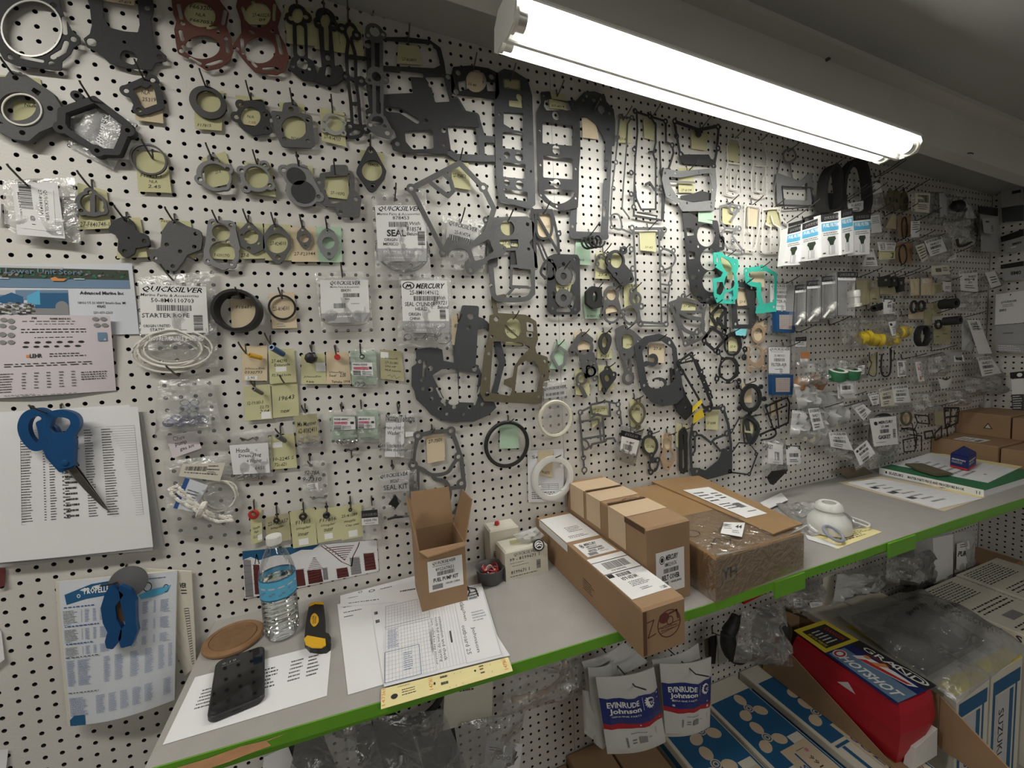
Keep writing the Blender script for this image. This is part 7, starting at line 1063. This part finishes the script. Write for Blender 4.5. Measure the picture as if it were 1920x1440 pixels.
# zoom 3 and the white bags under the filters
O(1440, 720, 4)
P3 = [('745,75 830,60 835,150 785,160', 'small white label at the top of the crowded labels', QB, 'label'), ('830,40 930,15 950,155 850,170', 'middle white label of the three side by side', QB, 'paper_old'), ('930,15 1045,5 1070,135 945,140', 'right white label of the three side by side', QB, 'label'), ('625,165 700,140 775,205 715,275', 'tilted white label above the gasket bag', QB, 'label'), ('455,365 580,360 640,500 470,470', 'slanted white label below the twisted bags', QB, 'label'), ('640,500 740,420 805,520 690,612', 'square white label standing on its corner', 'e|x|.1 .1 .25 .25;i|MERCURY|.3 .1 .85 .25;c|50|.2 .35 .8 .5;l|2|.2 .6 .8 .75;C|50|.2 .8 .6 .95', 'label'), ('300,185 380,180 425,330 340,350', 'narrow white label on the twisted white bag', QB, 'label'), ('0,435 110,460 112,605 0,595', 'white gasket label left of the twisted bags', 'C|40|.4 .4 .7 .8;t|GASKET|-.4 .1 .3 .3;l|1|.3 .9 .8 .95', 'label'), ('132,460 240,462 246,600 140,606', 'small pack with a black header low on the board', 'r|x|0 0 1 .2;tw|QUICKSILVER|.1 .05 .9 .16;c|40|.2 .4 .8 .6;l|2|.2 .7 .8 .9', 'label'), ('540,0 640,-5 645,70 545,75', 'white packet with a barcode above the tilted label', 'c|50|.1 .2 .7 .6', 'label'), ('760,260 960,240 975,450 795,470', 'big white printed header of the round gasket bag', 'e|x|.12 .12 .25 .26;i|MERCURY|.28 .12 .85 .22;t|27-8M|.35 .28 .65 .36;c|50|.3 .42 .65 .55;b|GASKET|.2 .62 .7 .76;C|40|.8 .45 .92 .75;l|1|.1 .85 .5 .9', 'label')]
for q, l, s, m in P3: lab(q, l, s, m, off=.08)
for q, l, m, a in (('190,0 320,-10 390,180 230,190', 'upper left twisted white bag', 'film_milk', .04), ('370,60 520,50 610,280 470,330', 'upper right twisted white bag', 'film_milk', .04), ('180,200 320,190 350,420 160,400', 'lower left twisted white bag', 'film_milk', .04), ('300,190 420,180 460,470 330,450', 'lower middle twisted white bag', 'film_milk', .04), ('440,360 650,440 640,590 420,520', 'clear bag with thin parts under the slanted label', 'film', .04), ('740,250 990,235 960,560 760,640', 'clear bag with a round dark gasket', 'film', .03), ('600,470 760,400 830,560 660,650', 'clear bag around the square label', 'film', .03), ('830,150 1080,140 1090,210 850,215', 'clear bag below the three labels', 'film', .03), ('700,280 830,240 830,270 730,320', 'bright crumpled bag corner', 'film_milk', .03), ('-40,420 130,410 150,640 -50,660', 'clear bag of a black pump part', 'film', .03), ('1090,60 1240,60 1250,220 1110,220', 'clear bag of small bright parts right of the labels', 'film', .04), ('1330,40 1480,40 1500,160 1360,170', 'clear bag of tangled clear tubing', 'film', .04)): bag(l, q, off=.045, m=m, amp=a)
for k, (x, y, r) in enumerate(((270, 400, 22), (325, 410, 26), (385, 400, 24), (350, 120, 20), (500, 300, 20), (560, 270, 22))): mb = MB(); p = onY(x, y, -.05); s = scale_at(p); mb.lathe(p, [(r * s * .6, -r * s), (r * s, -r * s * .5), (r * s, r * s * .4), (r * s * .5, r * s * 2), (r * s * .3, r * s * 4)], 'cream_pl', 14, ax=(-.2, -.2, 1)); mb.build('bulb', None, True, ('lower left', 'lower middle', 'lower right', 'top', 'right-hand lower', 'right-hand upper')[k] + ' cream plastic bulb in the twisted white bags', 'part', 'bulbs in the twisted white bags')
gasket('dark round gasket in the clear gasket bag', 'o34 780,480 880,520 940,470 960,330 900,240 800,260 760,380', 'g_dark', .03, .003); gasket('black pump part in the clear bag at the left', 'p12 0,700 40,650 100,600 120,640 60,700 20,740', 'black_pl', .03, .01, 'pump_part', 'part')
hook(460, 190, 'twisted white bags', .12); hook(330, 195, 'lower twisted bag', .1); hook(1180, 180, 'black lacy gaskets low in the corner', .1); hook(500, 120, 'upper twisted white bag', .1)
lab('500,640 700,610 840,700 650,745', 'dusty dark plastic part on the counter below the bags', '', 'g_olive', off=.03, name='dusty_part', cat='part')
hung('small olive oval gasket low near the corner', 'e 1035,255 45,60;E 1035,255 28,42', None, '1010,225 1060,225 1058,285 1012,285', '', m='g_olive', off=.03, tm='tag_p')
for l, sp in (('thin dark loop gasket in the low corner group', 'l10 1100,230 1200,240 1210,300 1120,290;k10 1000,340 1060,330 1110,360 1110,460;s10 1060,380 1150,390 1150,500'), ('black lacy gasket at the end of the low corner group', 'l14 1320,180 1430,180 1420,290 1330,330;s14 1370,190 1360,310;s12 1330,250 1420,240;i18/8 1340,190 1425,200 1345,310'), ('black frame gasket under the lacy one', 'l12 1170,360 1230,350 1240,400 1180,410;l12 1250,370 1300,320 1300,400 1250,420;s12 1340,330 1345,390'), ('dark scribbly gasket above the counter corner', 'l8 1010,420 1110,400 1100,500 1020,510;s8 1000,330 1100,350;s8 1080,300 1110,480')): hung(l, sp, None, m='g_blk', off=.03)
tag('1250,210 1310,205 1310,300 1250,305', 'drab tag among the low corner gaskets', '', 'tag_d', .03)
# right wall packs
O(1560, 240, 5.3333)
X1 = [('1690,610 1920,560 1920,760 1710,800', 'large grey green pack high on the right wall', 'rk|x|.5 .25 .9 .4', 'label_grey'), ('1700,800 1920,770 1920,930 1710,940', 'teal grey pack under the large high one', '', 'g_blue'), ('1690,1090 1920,1010 1920,1080 1700,1140', 'black header strip on the right wall', '', 'black_pl'), ('1730,1140 1920,1080 1920,1220 1750,1250', 'grey label under the black header strip', 'b|8M004|.4 .3 .9 .5;rw|x|.3 .6 .6 .68', 'label_grey')]
for q, l, s, m in X1: xlab(q, l, s, m)
O(1560, 480, 5.3333)
X2 = [('1690,90 1920,50 1920,100 1700,130', 'second black header strip on the right wall', '', 'black_pl', .03), ('1710,130 1920,100 1920,235 1715,248', 'grey label under the second header strip', 'b|8M0|.4 .3 .9 .6', 'label_grey', .03), ('1645,385 1925,345 1925,665 1635,690', 'large white instruction sheet on the right wall', 'i|QUICKSILVER|.2 .25 .75 .33;l|2|.25 .36 .7 .46;c|50|.15 .5 .4 .58;rk|x|.52 .05 .56 .1', 'label', .05), ('1640,690 1925,670 1925,880 1650,890', 'clear grey pack below the white instruction sheet', 'l|1|.25 .4 .7 .5', 'label_grey', .04), ('1785,1165 1925,1150 1925,1220 1790,1225', 'black header low on the right wall', 'ew|x|.5 .2 .9 .8', 'black_pl', .04), ('1800,1232 1925,1225 1925,1380 1805,1385', 'white card below the low black header', '', 'label', .04), ('1640,880 1925,890 1925,970 1650,950', 'stack of dark flat packs on the right wall', 'lw|3|.1 .1 .9 .9', 'label_grey', .05)]
for q, l, s, m, o in X2: xlab(q, l, s, m, o)
O(1560, 720, 5.3333)
mb = MB(); mb.tube([onX(x, y, XR - .03) for x, y in spline(pts('1370,260 1420,240 1400,300 1440,330 1390,350 1380,300'), True, 4)], .004, 'twine', 6, True); mb.build('pink_tubing', None, True, 'pale pink tangled tubing in the corner', 'tubing'); F = fx('1480,180 1590,160 1590,370 1490,370', .03); mb = MB(); sheet(mb, F, 'film_milk', .01, 6, 6, wrinkle(.02, 4, 3)); mb.build('poly_bag', None, True, 'milky bag in the corner above the cartons', 'bag'); xlab('1800,100 1920,90 1920,270 1810,270', 'dark striped packs at the far right edge', 'lw|6|.1 .1 .9 .9', 'g_blue')
# ------------------------------------------------------------------ below the counter
PT = -.76; SH = -.985
def prop(mb, F, u, v, s, rot, asp):
    """three-bladed propeller print: blades, ring, hub"""
    for a in (rot, rot + 2.09, rot + 4.19):
        q = []
        for k in range(14): t = 2 * math.pi * k / 14; r, w = 1.0 + .62 * math.cos(t), .50 * math.sin(t); q.append('%.3f,%.3f' % (u + s * (r * math.cos(a) - w * math.sin(a)), v + s * asp * (r * math.sin(a) + w * math.cos(a))))
        pr(mb, F, 'pO|%s|0 0 1 1' % ' '.join(q), .0009)
    for rr, c in ((.42, 'O'), (.32, 'B'), (.24, 'O'), (.13, 'B')): pr(mb, F, 'e%s|x|%.3f %.3f %.3f %.3f' % (c, u - s * rr, v - s * asp * rr, u + s * rr, v + s * asp * rr), .0011 + (.5 - rr) * .0006)
def propbox(l, x0, x1, y0=-.50):
    t, F = carton(l, [(x0, y0), (x1, y0), (x1, -.006), (x0, -.006)], SH, PT, 'paper_old', 'propeller_box', rnd=.003); mb = MB(); G = F['top']
    pr(mb, G, 'pB|.06,.13 .98,.13 .98,.47 .70,.47 .70,.53 .52,.60 .06,.60|0 0 1 1;rB|x|.95 .47 .98 1', .0006); prop(mb, G, .60, .245, .19, .6, .36); prop(mb, G, .40, .43, .19, .5, .36)
    pr(mb, G, 'rO|x|.36 .52 .93 1;rB|x|.53 .56 .56 .95;db|SUZUKI|.40 .62 .52 .95;l|1|.6 .55 .8 .56;d|3X14X15|.80 .72 .86 .98;d|99105-00750-13P|.68 .6 .76 .98;rP|x|.74 .56 .80 .58;rB|x|.06 .62 .34 .635;rB|x|.14 .64 .2 1', .0014); mb.build('box_print', t)
    mb = MB(); pr(mb, F['left'], 'rB|x|.1 .1 .9 .2'); mb.build('side_print', t); return t
propbox('blue and white propeller box at the left, partly behind the hanging packets', 1.43, 1.622); propbox('blue and white propeller box in the middle of three', 1.634, 1.814); propbox('blue and white propeller box beside the open carton', 1.844, 2.034)
# low brown cartons left of the propeller boxes
for l, x0, x1, y0, z in (('low brown carton at the left under the counter', 1.03, 1.145, -.3, -.815), ('low brown carton in the middle under the hanging packets', 1.15, 1.275, -.34, -.79), ('low brown carton beside the left propeller box', 1.285, 1.415, -.3, -.80)): carton(l, [(x0, y0), (x1, y0), (x1, -.005), (x0, -.005)], SH, z)
# tyvek parts packets
def packet(l, q, off, spec, wl, seed=1):
    F = fy(q, off, .01); w0 = wrinkle(.012, 4, seed); nu, nv = 10, 15; wf = gw(lambda u, v: w0(u, v) + .012 * math.sin(math.pi * u), nu, nv); mb = MB(); sheet(mb, F, 'white_bag', .002, nu, nv, wf); t = mb.build('parts_packet', None, True, l, 'packet')
    if wl:
        mb = MB()
        for a, b, m in ((4, 9, 'bluebag'), (9, 10, 'red_cloth')):
            for i in range(nu):
                for j in range(a, b): u0, u1 = i / nu, (i + 1) / nu; v0, v1 = j / nv, (j + 1) / nv; P = lambda u, v: F.pt(u, v, .0028 + wf(u, v)); mb.quad(P(u0, v1), P(u1, v1), P(u1, v0), P(u0, v0), m)
        mb.build('colour_band', t, True); mb = MB(); h = .0042
        pr(mb, F, 'bw|EVINRUDE|.08 .31 .58 .385;bw|Johnson|.10 .395 .60 .475;tw|GENUINE PARTS|.12 .485 .58 .505;rw|x|.645 .29 .65 .45;ew|x|.70 .30 .86 .43;eN|x|.735 .325 .86 .415;tw|BRP|.76 .36 .86 .395;C|40|.28 .76 .31 .88;l|1|.38 .72 .72 .74;rg|x|.50 .78 .63 .86;l|2|.38 .79 .46 .86;l|1|.66 .79 .74 .81;r|x|.82 .72 .825 .8', h, wf)
        for k in range(9): a = .6 + k * .42; pr(mb, F, 'ew|x|%.3f %.3f %.3f %.3f' % (.78 + .088 * math.cos(a) - .012, .365 + .072 * math.sin(a) - .009, .78 + .088 * math.cos(a) + .012, .365 + .072 * math.sin(a) + .009), h, wf)
        mb.build('packet_print', t)
    return t
O(1000, 1200, 6)
packet('plain white packet high behind the left blue banded packet', '540,240 1010,20 1290,240 620,480', .13, '', False, seed=3); packet('plain white packet edge left of the blue banded packets', '550,560 700,500 760,1130 570,1040', .15, '', False, seed=4); packet('second plain white packet edge behind the left blue banded packet', '610,300 900,220 800,1200 680,1150', .165, '', False, seed=6)
packet('white packet with a blue band, left one in front of the low cartons', '695,410 1350,300 1485,1140 830,1275', .20, '', True, seed=1)
packet('plain white packet behind the right blue banded packet', '1330,220 1850,30 1960,980 1450,1080', .16, '', False, seed=7)
packet('white packet with a blue band, right one next to the propeller boxes', '1415,260 1995,185 1980,970 1480,1040', .19, '', True, seed=2)
for x, y, l in ((1130, 480, 'left blue banded packet'), (1810, 345, 'right blue banded packet')): P = onY(x, y, -.225); mb = MB(); mb.tube([(P[0], .0, P[2] - .012), P + (0, -.005, -.006), P + (-.006, -.055, .028)], .0018, 'wire', 6); mb.build('long_hook', None, True, 'long black hook through the ' + l, 'hook')
# left dark zone under the counter
O(0, 0, 1)
mb = MB(); mb.tube([onY(x, y, -.10) for x, y in spline(pts('700,1300 740,1345 775,1352 815,1325 830,1285 800,1260 740,1265'), True, 5)], .0075, 'rubber', 10, True); mb.build('hose_loop', None, True, 'black rubber hose loop under the counter', 'hose')
lab('835,1262 925,1255 922,1345 830,1370', 'grey packet hanging under the yellow form', 'l|2|.3 .2 .7 .4', 'paper_old', off=.10); mb = MB(); mb.tube([onY(x, y, -.12) for x, y in spline(pts('960,1312 1020,1298 1055,1270 1058,1235'), False, 5)], .008, 'g_tan', 10); mb.build('tan_tube', None, True, 'curved tan tube in the clear bag under the green edge', 'tube')
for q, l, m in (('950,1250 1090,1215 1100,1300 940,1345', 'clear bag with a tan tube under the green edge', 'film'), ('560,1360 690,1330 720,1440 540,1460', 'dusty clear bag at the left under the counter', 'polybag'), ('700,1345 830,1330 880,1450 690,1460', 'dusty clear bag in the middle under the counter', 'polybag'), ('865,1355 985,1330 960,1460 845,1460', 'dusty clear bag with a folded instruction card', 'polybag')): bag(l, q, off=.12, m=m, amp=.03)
lab('912,1388 980,1395 972,1452 905,1452', 'white instruction card with small ring drawings', 'E|.7|.3 .4 .42 .52;E|.7|.44 .4 .56 .52;E|.7|.58 .4 .7 .52;e|x|.6 .6 .75 .72;w|.75,.45 .85,.25 .8,.6 .9,.4|0 0 1 1 .03;l|2|.1 .15 .5 .3', 'paper', off=.125)
for q, l in (('495,1420 540,1398 560,1450 490,1460', 'crumpled white scrap in the dark under the counter'), ('650,1385 665,1390 668,1420 655,1425', 'thin white strip in the dark under the counter')): tag(q, l, '', 'paper', .08)
for q, l in (('520,1385 600,1365 640,1460 540,1470', 'dark dusty packet at the far left under the counter'), ('665,1360 760,1340 800,1460 680,1465', 'dark dusty packet left of the instruction card'), ('780,1375 850,1350 868,1465 800,1470', 'narrow dark packet beside the instruction card')): lab(q, l, '', 'g_dark', off=.07, amp=.01, name='shade_packet', cat='packet')  # dark packets added to deepen the shade under the counter
# right of the packets: small grey packs, black part in a bag
O(1320, 1020, 6)
for k, q in enumerate(('10,1080 80,1050 70,1250 20,1260', '70,1050 135,1030 110,1330 75,1330', '150,1040 210,1035 240,1310 165,1340')): gasket(('left olive', 'middle dark', 'right white')[k] + ' flat rubber strip hanging by the propeller boxes', 'p10 ' + q + (';C10 190,1170 185,1070' if k == 2 else ''), ('g_olive', 'g_blk', 'white_bag')[k], .05 + .01 * k, .004, 'rubber_strip', 'seal')
hook(100, 1000, 'flat rubber strips', .05)
mb = MB(); P = [onY(x, y, -.14) for x, y in spline(pts('360,800 330,900 270,1020 290,1180 370,1260 470,1230 560,1240 600,1190'), False, 5)]; mb.tube(P, [.012 + .012 * math.sin(math.pi * k / (len(P) - 1)) for k in range(len(P))], 'rubber', 12); mb.build('bellows_boot', None, True, 'black rubber boot in a bag above the propeller boxes', 'boot')
mb = MB(); p = onY(760, 990, -.13); mb.lathe(p, [(.02, -.07), (.048, -.05), (.055, -.01), (.05, .035), (.03, .055), (.004, .06)], 'black_pl', 24, ax=(.15, -.2, 1)); mb.build('black_housing', None, True, 'rounded black housing in a clear bag by the open carton', 'part')
bag('large clear bag with black rubber parts under the counter', '430,760 900,640 1000,1380 330,1330', off=.17, amp=.05)
mb = MB(); mb.tube([onY(x, y, -.12) for x, y in spline(pts('560,720 680,745 800,735 920,740 1050,790 1150,830'), False, 4)], .004, 'rubber', 8); mb.build('black_cable', None, True, 'black cable above the clear bag of rubber parts', 'cable')
q = onY(540, 600, -.05); hbox('dark red box end under the counter edge', '430,590 700,510 690,560 450,680', .10, .05, '', 'red_cloth', 'red_box', 'box')
for q, l, m, a in (('720,560 1330,400 1370,560 1000,760', 'clear bag with white labels under the green edge', 'film', .04), ('960,560 1160,560 1160,760 1000,780', 'shiny small clear bag under the green edge', 'film', .03), ('1500,340 1920,300 1920,500 1440,700', 'clear bag with black writing under the counter', 'film_milk', .03)): bag(l, q, off=.14, m=m, amp=a)
lab('1005,610 1165,600 1150,700 1010,720', 'white barcode label in the shiny small bag', 'b|ICB|.1 .1 .45 .4;C|40|.65 .1 .9 .9;b|1758|.1 .5 .5 .8', off=.15); lab('1175,630 1335,618 1330,690 1200,720', 'white label with a dark heading under the green edge', 'rm|x|.05 .1 .85 .3;l|2|.1 .5 .7 .8', off=.13)
hbox('grey upright strip of card under the counter', '1340,380 1470,330 1440,700 1330,690', .11, .01, '', 'paper_old', 'card_strip', 'card')
O(1480, 960, 4.3636)
for q, l, m, a in (('400,480 760,430 740,620 380,720', 'crumpled clear bag left of the white upright box', 'film', .05), ('800,340 1060,300 1060,600 780,600', 'clear bag with a dark curved part under the counter', 'film', .05), ('1060,330 1180,300 1180,580 1040,640', 'dark clear bag beside the white upright box', 'film_dk', .03), ('1350,170 1530,150 1500,560 1350,560', 'clear bag with bold black print in the dark corner', 'film_milk', .02)): bag(l, q, off=.13, m=m, amp=a)
mb = MB(); mb.tube([onY(x, y, -.12) for x, y in spline(pts('850,340 900,440 940,520 960,600'), False, 5)], .012, 'rubber', 8); mb.build('curved_part', None, True, 'dark curved rubber part in a bag under the counter', 'part')
hbox('white upright box end under the counter', '1175,215 1340,180 1340,550 1185,590', .14, .06, '', 'paper', 'white_box', 'box'); lab('1370,260 1480,230 1470,480 1365,470', 'white label with a bold black name in the dark corner', 'i|PUMP|.05 .3 .95 .5;l|2|.2 .05 .8 .2;C|40|.7 .75 .9 .95', off=.14)
# open carton with a boat towable
O(0, 0, 1)
def towable():
    X0, X1, Y0, Y1, Z0 = 1.925, 2.115, -.425, -.03, -.757; t = thing('open_carton', 'open brown carton standing on the right propeller box', 'box', (2.0, -.22, Z0)); mb = MB(); mb.box(X0, X1, Y0, Y1, Z0, Z0 + .003, 'card'); mb.build('bottom_panel', t)
    for nm, b in (('back_panel', (X0, X1, Y1 - .003, Y1, Z0 + .003, Z0 + .19)), ('right_panel', (X1 - .003, X1, Y0, Y1 - .003, Z0 + .003, Z0 + .155))): mb = MB(); mb.box(*b, 'card'); mb.build(nm, t)
    mb = MB(); mb.hexa([(X0, Y0, Z0 + .003), (X0 + .003, Y0, Z0 + .003), (X0 + .003, Y1, Z0 + .003), (X0, Y1, Z0 + .003)], [(X0, Y0, Z0 + .006), (X0 + .003, Y0, Z0 + .006), (X0 + .003, Y1 - .003, Z0 + .17), (X0, Y1 - .003, Z0 + .17)], 'card'); mb.build('left_panel', t)
    mb = MB(); P = [np.array(q) for q in ((2.111, -.427, -.605), (2.111, -.56, -.69), (2.111, -.56, -.757), (2.111, -.427, -.757))]; mb.hexa(P, [p + (.003, 0, .002) for p in P], 'card'); mb.build('right_flap', t)
    zt = -.565; x0, x1, y0, y1 = 1.933, 2.082, -.428, -.135; u = thing('towable_tube', 'red and white towable tube packed under a printed blue card', 'toy', (2.0, -.28, Z0 + .004)); mb = MB(); n = 10; rg = random.Random(1)
    R = []
    for z, k in ((Z0 + .006, .012), (Z0 + .05, .002), (Z0 + .11, -.004), (zt - .03, .0), (zt - .004, .006)):
        R.append([(x, y, z) for x, y in ((x0 + k, y0 + k + .006), (x0 + .05, y0 + k), (x1 - .05, y0 + k - .004), (x1 - k, y0 + k + .004), (x1 - k, y1 - k), (x0 + k, y1 - k))])
    for a, b in zip(R[:-1], R[1:]): mb.hexa(a, b, 'red_cloth')
    mb.build('red_fabric', u, True); mb = MB(); mb.hexa([(x0 + .03, y0 - .01, Z0 + .005), (x1 - .01, y0 - .012, Z0 + .005), (x1 - .01, y0 + .01, Z0 + .005), (x0 + .03, y0 + .01, Z0 + .005)], [(x0 + .045, y0 - .008, Z0 + .06), (x1 - .012, y0 - .012, Z0 + .085), (x1 - .012, y0 + .01, Z0 + .085), (x0 + .045, y0 + .01, Z0 + .06)], 'white_bag'); mb.build('white_panel', u, label='white lower fabric panel')
    mb = MB(); e = x0 - .002; mb.hexa([(e, y0 + .13, -.60), (e, y0 + .07, -.66), (e, y0 + .14, -.665), (e, y0 + .17, -.63)], [(e + .003, y0 + .13, -.60), (e + .003, y0 + .07, -.66), (e + .003, y0 + .14, -.665), (e + .003, y0 + .17, -.63)], 'white_bag'); mb.build('white_patch', u)
    G = Fr(onZ(1488, 1183, zt), onZ(1545, 1164, zt), onZ(1757, 1286, zt), onZ(1680, 1321, zt)); mb = MB(); sheet(mb, G, 'ink_N', .002); F = G
    pr(mb, F, 'ry|x|0 0 1 .36;rk|x|.14 .05 .88 .32;lw|5|.3 .09 .62 .29;dy|SEE OUR WEBSITE|.17 .1 .25 .3;dr|DANGER|.68 .1 .8 .3;rL|x|.05 .38 .5 1;rk|x|.74 .36 1 1;ew|x|.1 .37 .4 .47;Er|.6|.12 .38 .38 .46;pw|.0,0 .8,.1 1,.6 .9,1 .5,.9 .1,.3|.42 .48 .70 .96;pr|.1,.06 .45,.15 .75,.9 .55,.85 .2,.3|.40 .5 .72 .97;pm|0,0 1,.3 .8,1 .2,.7|.7 .5 .8 .75;po|0,0 1,.6 .8,1 0,.5|.55 .6 .75 .72;Ew|.86|.76 .7 .97 .98;dw|GRAND|.78 .45 .92 .95;eo|x|.58 .52 .68 .58', .0024)
    pr(mb, F, 'rk|x|.09 .45 .1 .46', .0032); v, f = text_geo('HOTSHOT', True, .35); mb.add([F.pt(.105 + .20 * b, .455 + .52 * a, .0038) for a, b in zip(v[:, 0], v[:, 1])], f, 'ink_w'); mb.build('printed_card', u, label='printed blue card with bold white lettering')
towable()
# standing boxes at the right edge, flat white boxes, poly bag
for l, x0, x1 in (('standing blue and white box with a yellow strip, left one', 2.16, 2.335), ('standing blue and white box with a yellow strip, right one', 2.345, 2.53)):
    t, F = carton(l, [(x0, -.44), (x1, -.44), (x1, -.01), (x0, -.01)], SH, -.61, 'paper_old', 'parts_box'); mb = MB(); pr(mb, F['front'], 'rB|x|.08 .08 .95 .2;rB|x|.08 .2 .16 1;rB|x|.8 .2 .86 1;rl|x|.2 .22 .6 1;rB|x|.62 .22 .74 1;d|SUZUKI|.28 .35 .45 .75'); mb.build('front_print', t); mb = MB(); pr(mb, F['top'], 'ry|x|0 .9 1 1', .0006); mb.build('top_print', t); mb = MB(); pr(mb, F['top'], 'ry|x|.2 .3 .9 .6;rm|x|.3 .4 .5 .5', .0006); mb.build('yellow_print', t)
for l, x0, x1, y0, zt in (('flat white box printed with lines of text', 2.55, 2.79, -.46, -.55), ('flat white box behind the other one by the right wall', 2.80, 3.1, -.44, -.545)):
    t, F = carton(l, [(x0, y0), (x1, y0), (x1, -.175), (x0, -.175)], SH, zt, 'paper_old', 'flat_box'); mb = MB(); pr(mb, F['top'], 'L|9|.05 .05 .75 .35;L|3|.1 .45 .9 .6;rg|x|.3 .65 .6 .75;l|4|.1 .8 .9 .98', .0006); mb.build('top_print', t); mb = MB(); pr(mb, F['left'], 'b|ACROSS SECTIONS|.15 .02 .75 .07;b|S|.85 .02 .9 .07'); mb.build('box_print', t)
carton('brown carton low in the right corner under the counter', [(3.0, -.16), (3.35, -.17), (3.35, -.01), (3.0, -.01)], SH, -.62)
def polybag():
    C = [(1580, 1150, -.60), (1720, 1110, -.56), (1920, 1190, -.54), (1925, 1240, -.55), (1800, 1300, -.575), (1700, 1245, -.56)]; P = [(1560, 1145), (1730, 1105), (1930, 1215), (1795, 1320)]
    F = Fr(*[onZ(x, y, z) for (x, y), z in zip(P, (-.55, -.53, -.535, -.57))]); mb = MB(); w = wrinkle(.05, 4, 9); wf = lambda u, v: w(u, v) + .03 * math.sin(math.pi * u) * math.sin(math.pi * v); sheet(mb, F, 'polybag', .002, 18, 18, wf); mb.build('poly_bag', None, True, 'large grey poly bag draped over the boxes at the right', 'bag')
    mb = MB(); G = F.sub(.1, .1, .8, .75, -.02); sheet(mb, G, 'g_mid', .02, 8, 8, lambda u, v: .02 * math.sin(math.pi * u) * math.sin(math.pi * v)); mb.build('dark_cushion', None, True, 'dark grey folded part inside the large poly bag', 'part')
    mb = MB(); pr(mb, F, 'h|WARNING|.45 .3 .6 .36;h|keep away|.35 .4 .55 .46;h|from children|.62 .5 .8 .56', .01, wf); mb.build('bag_print', bpy.data.objects[[o.name for o in bpy.data.objects if o.get('label', '') == 'large grey poly bag draped over the boxes at the right'][0]])
polybag()
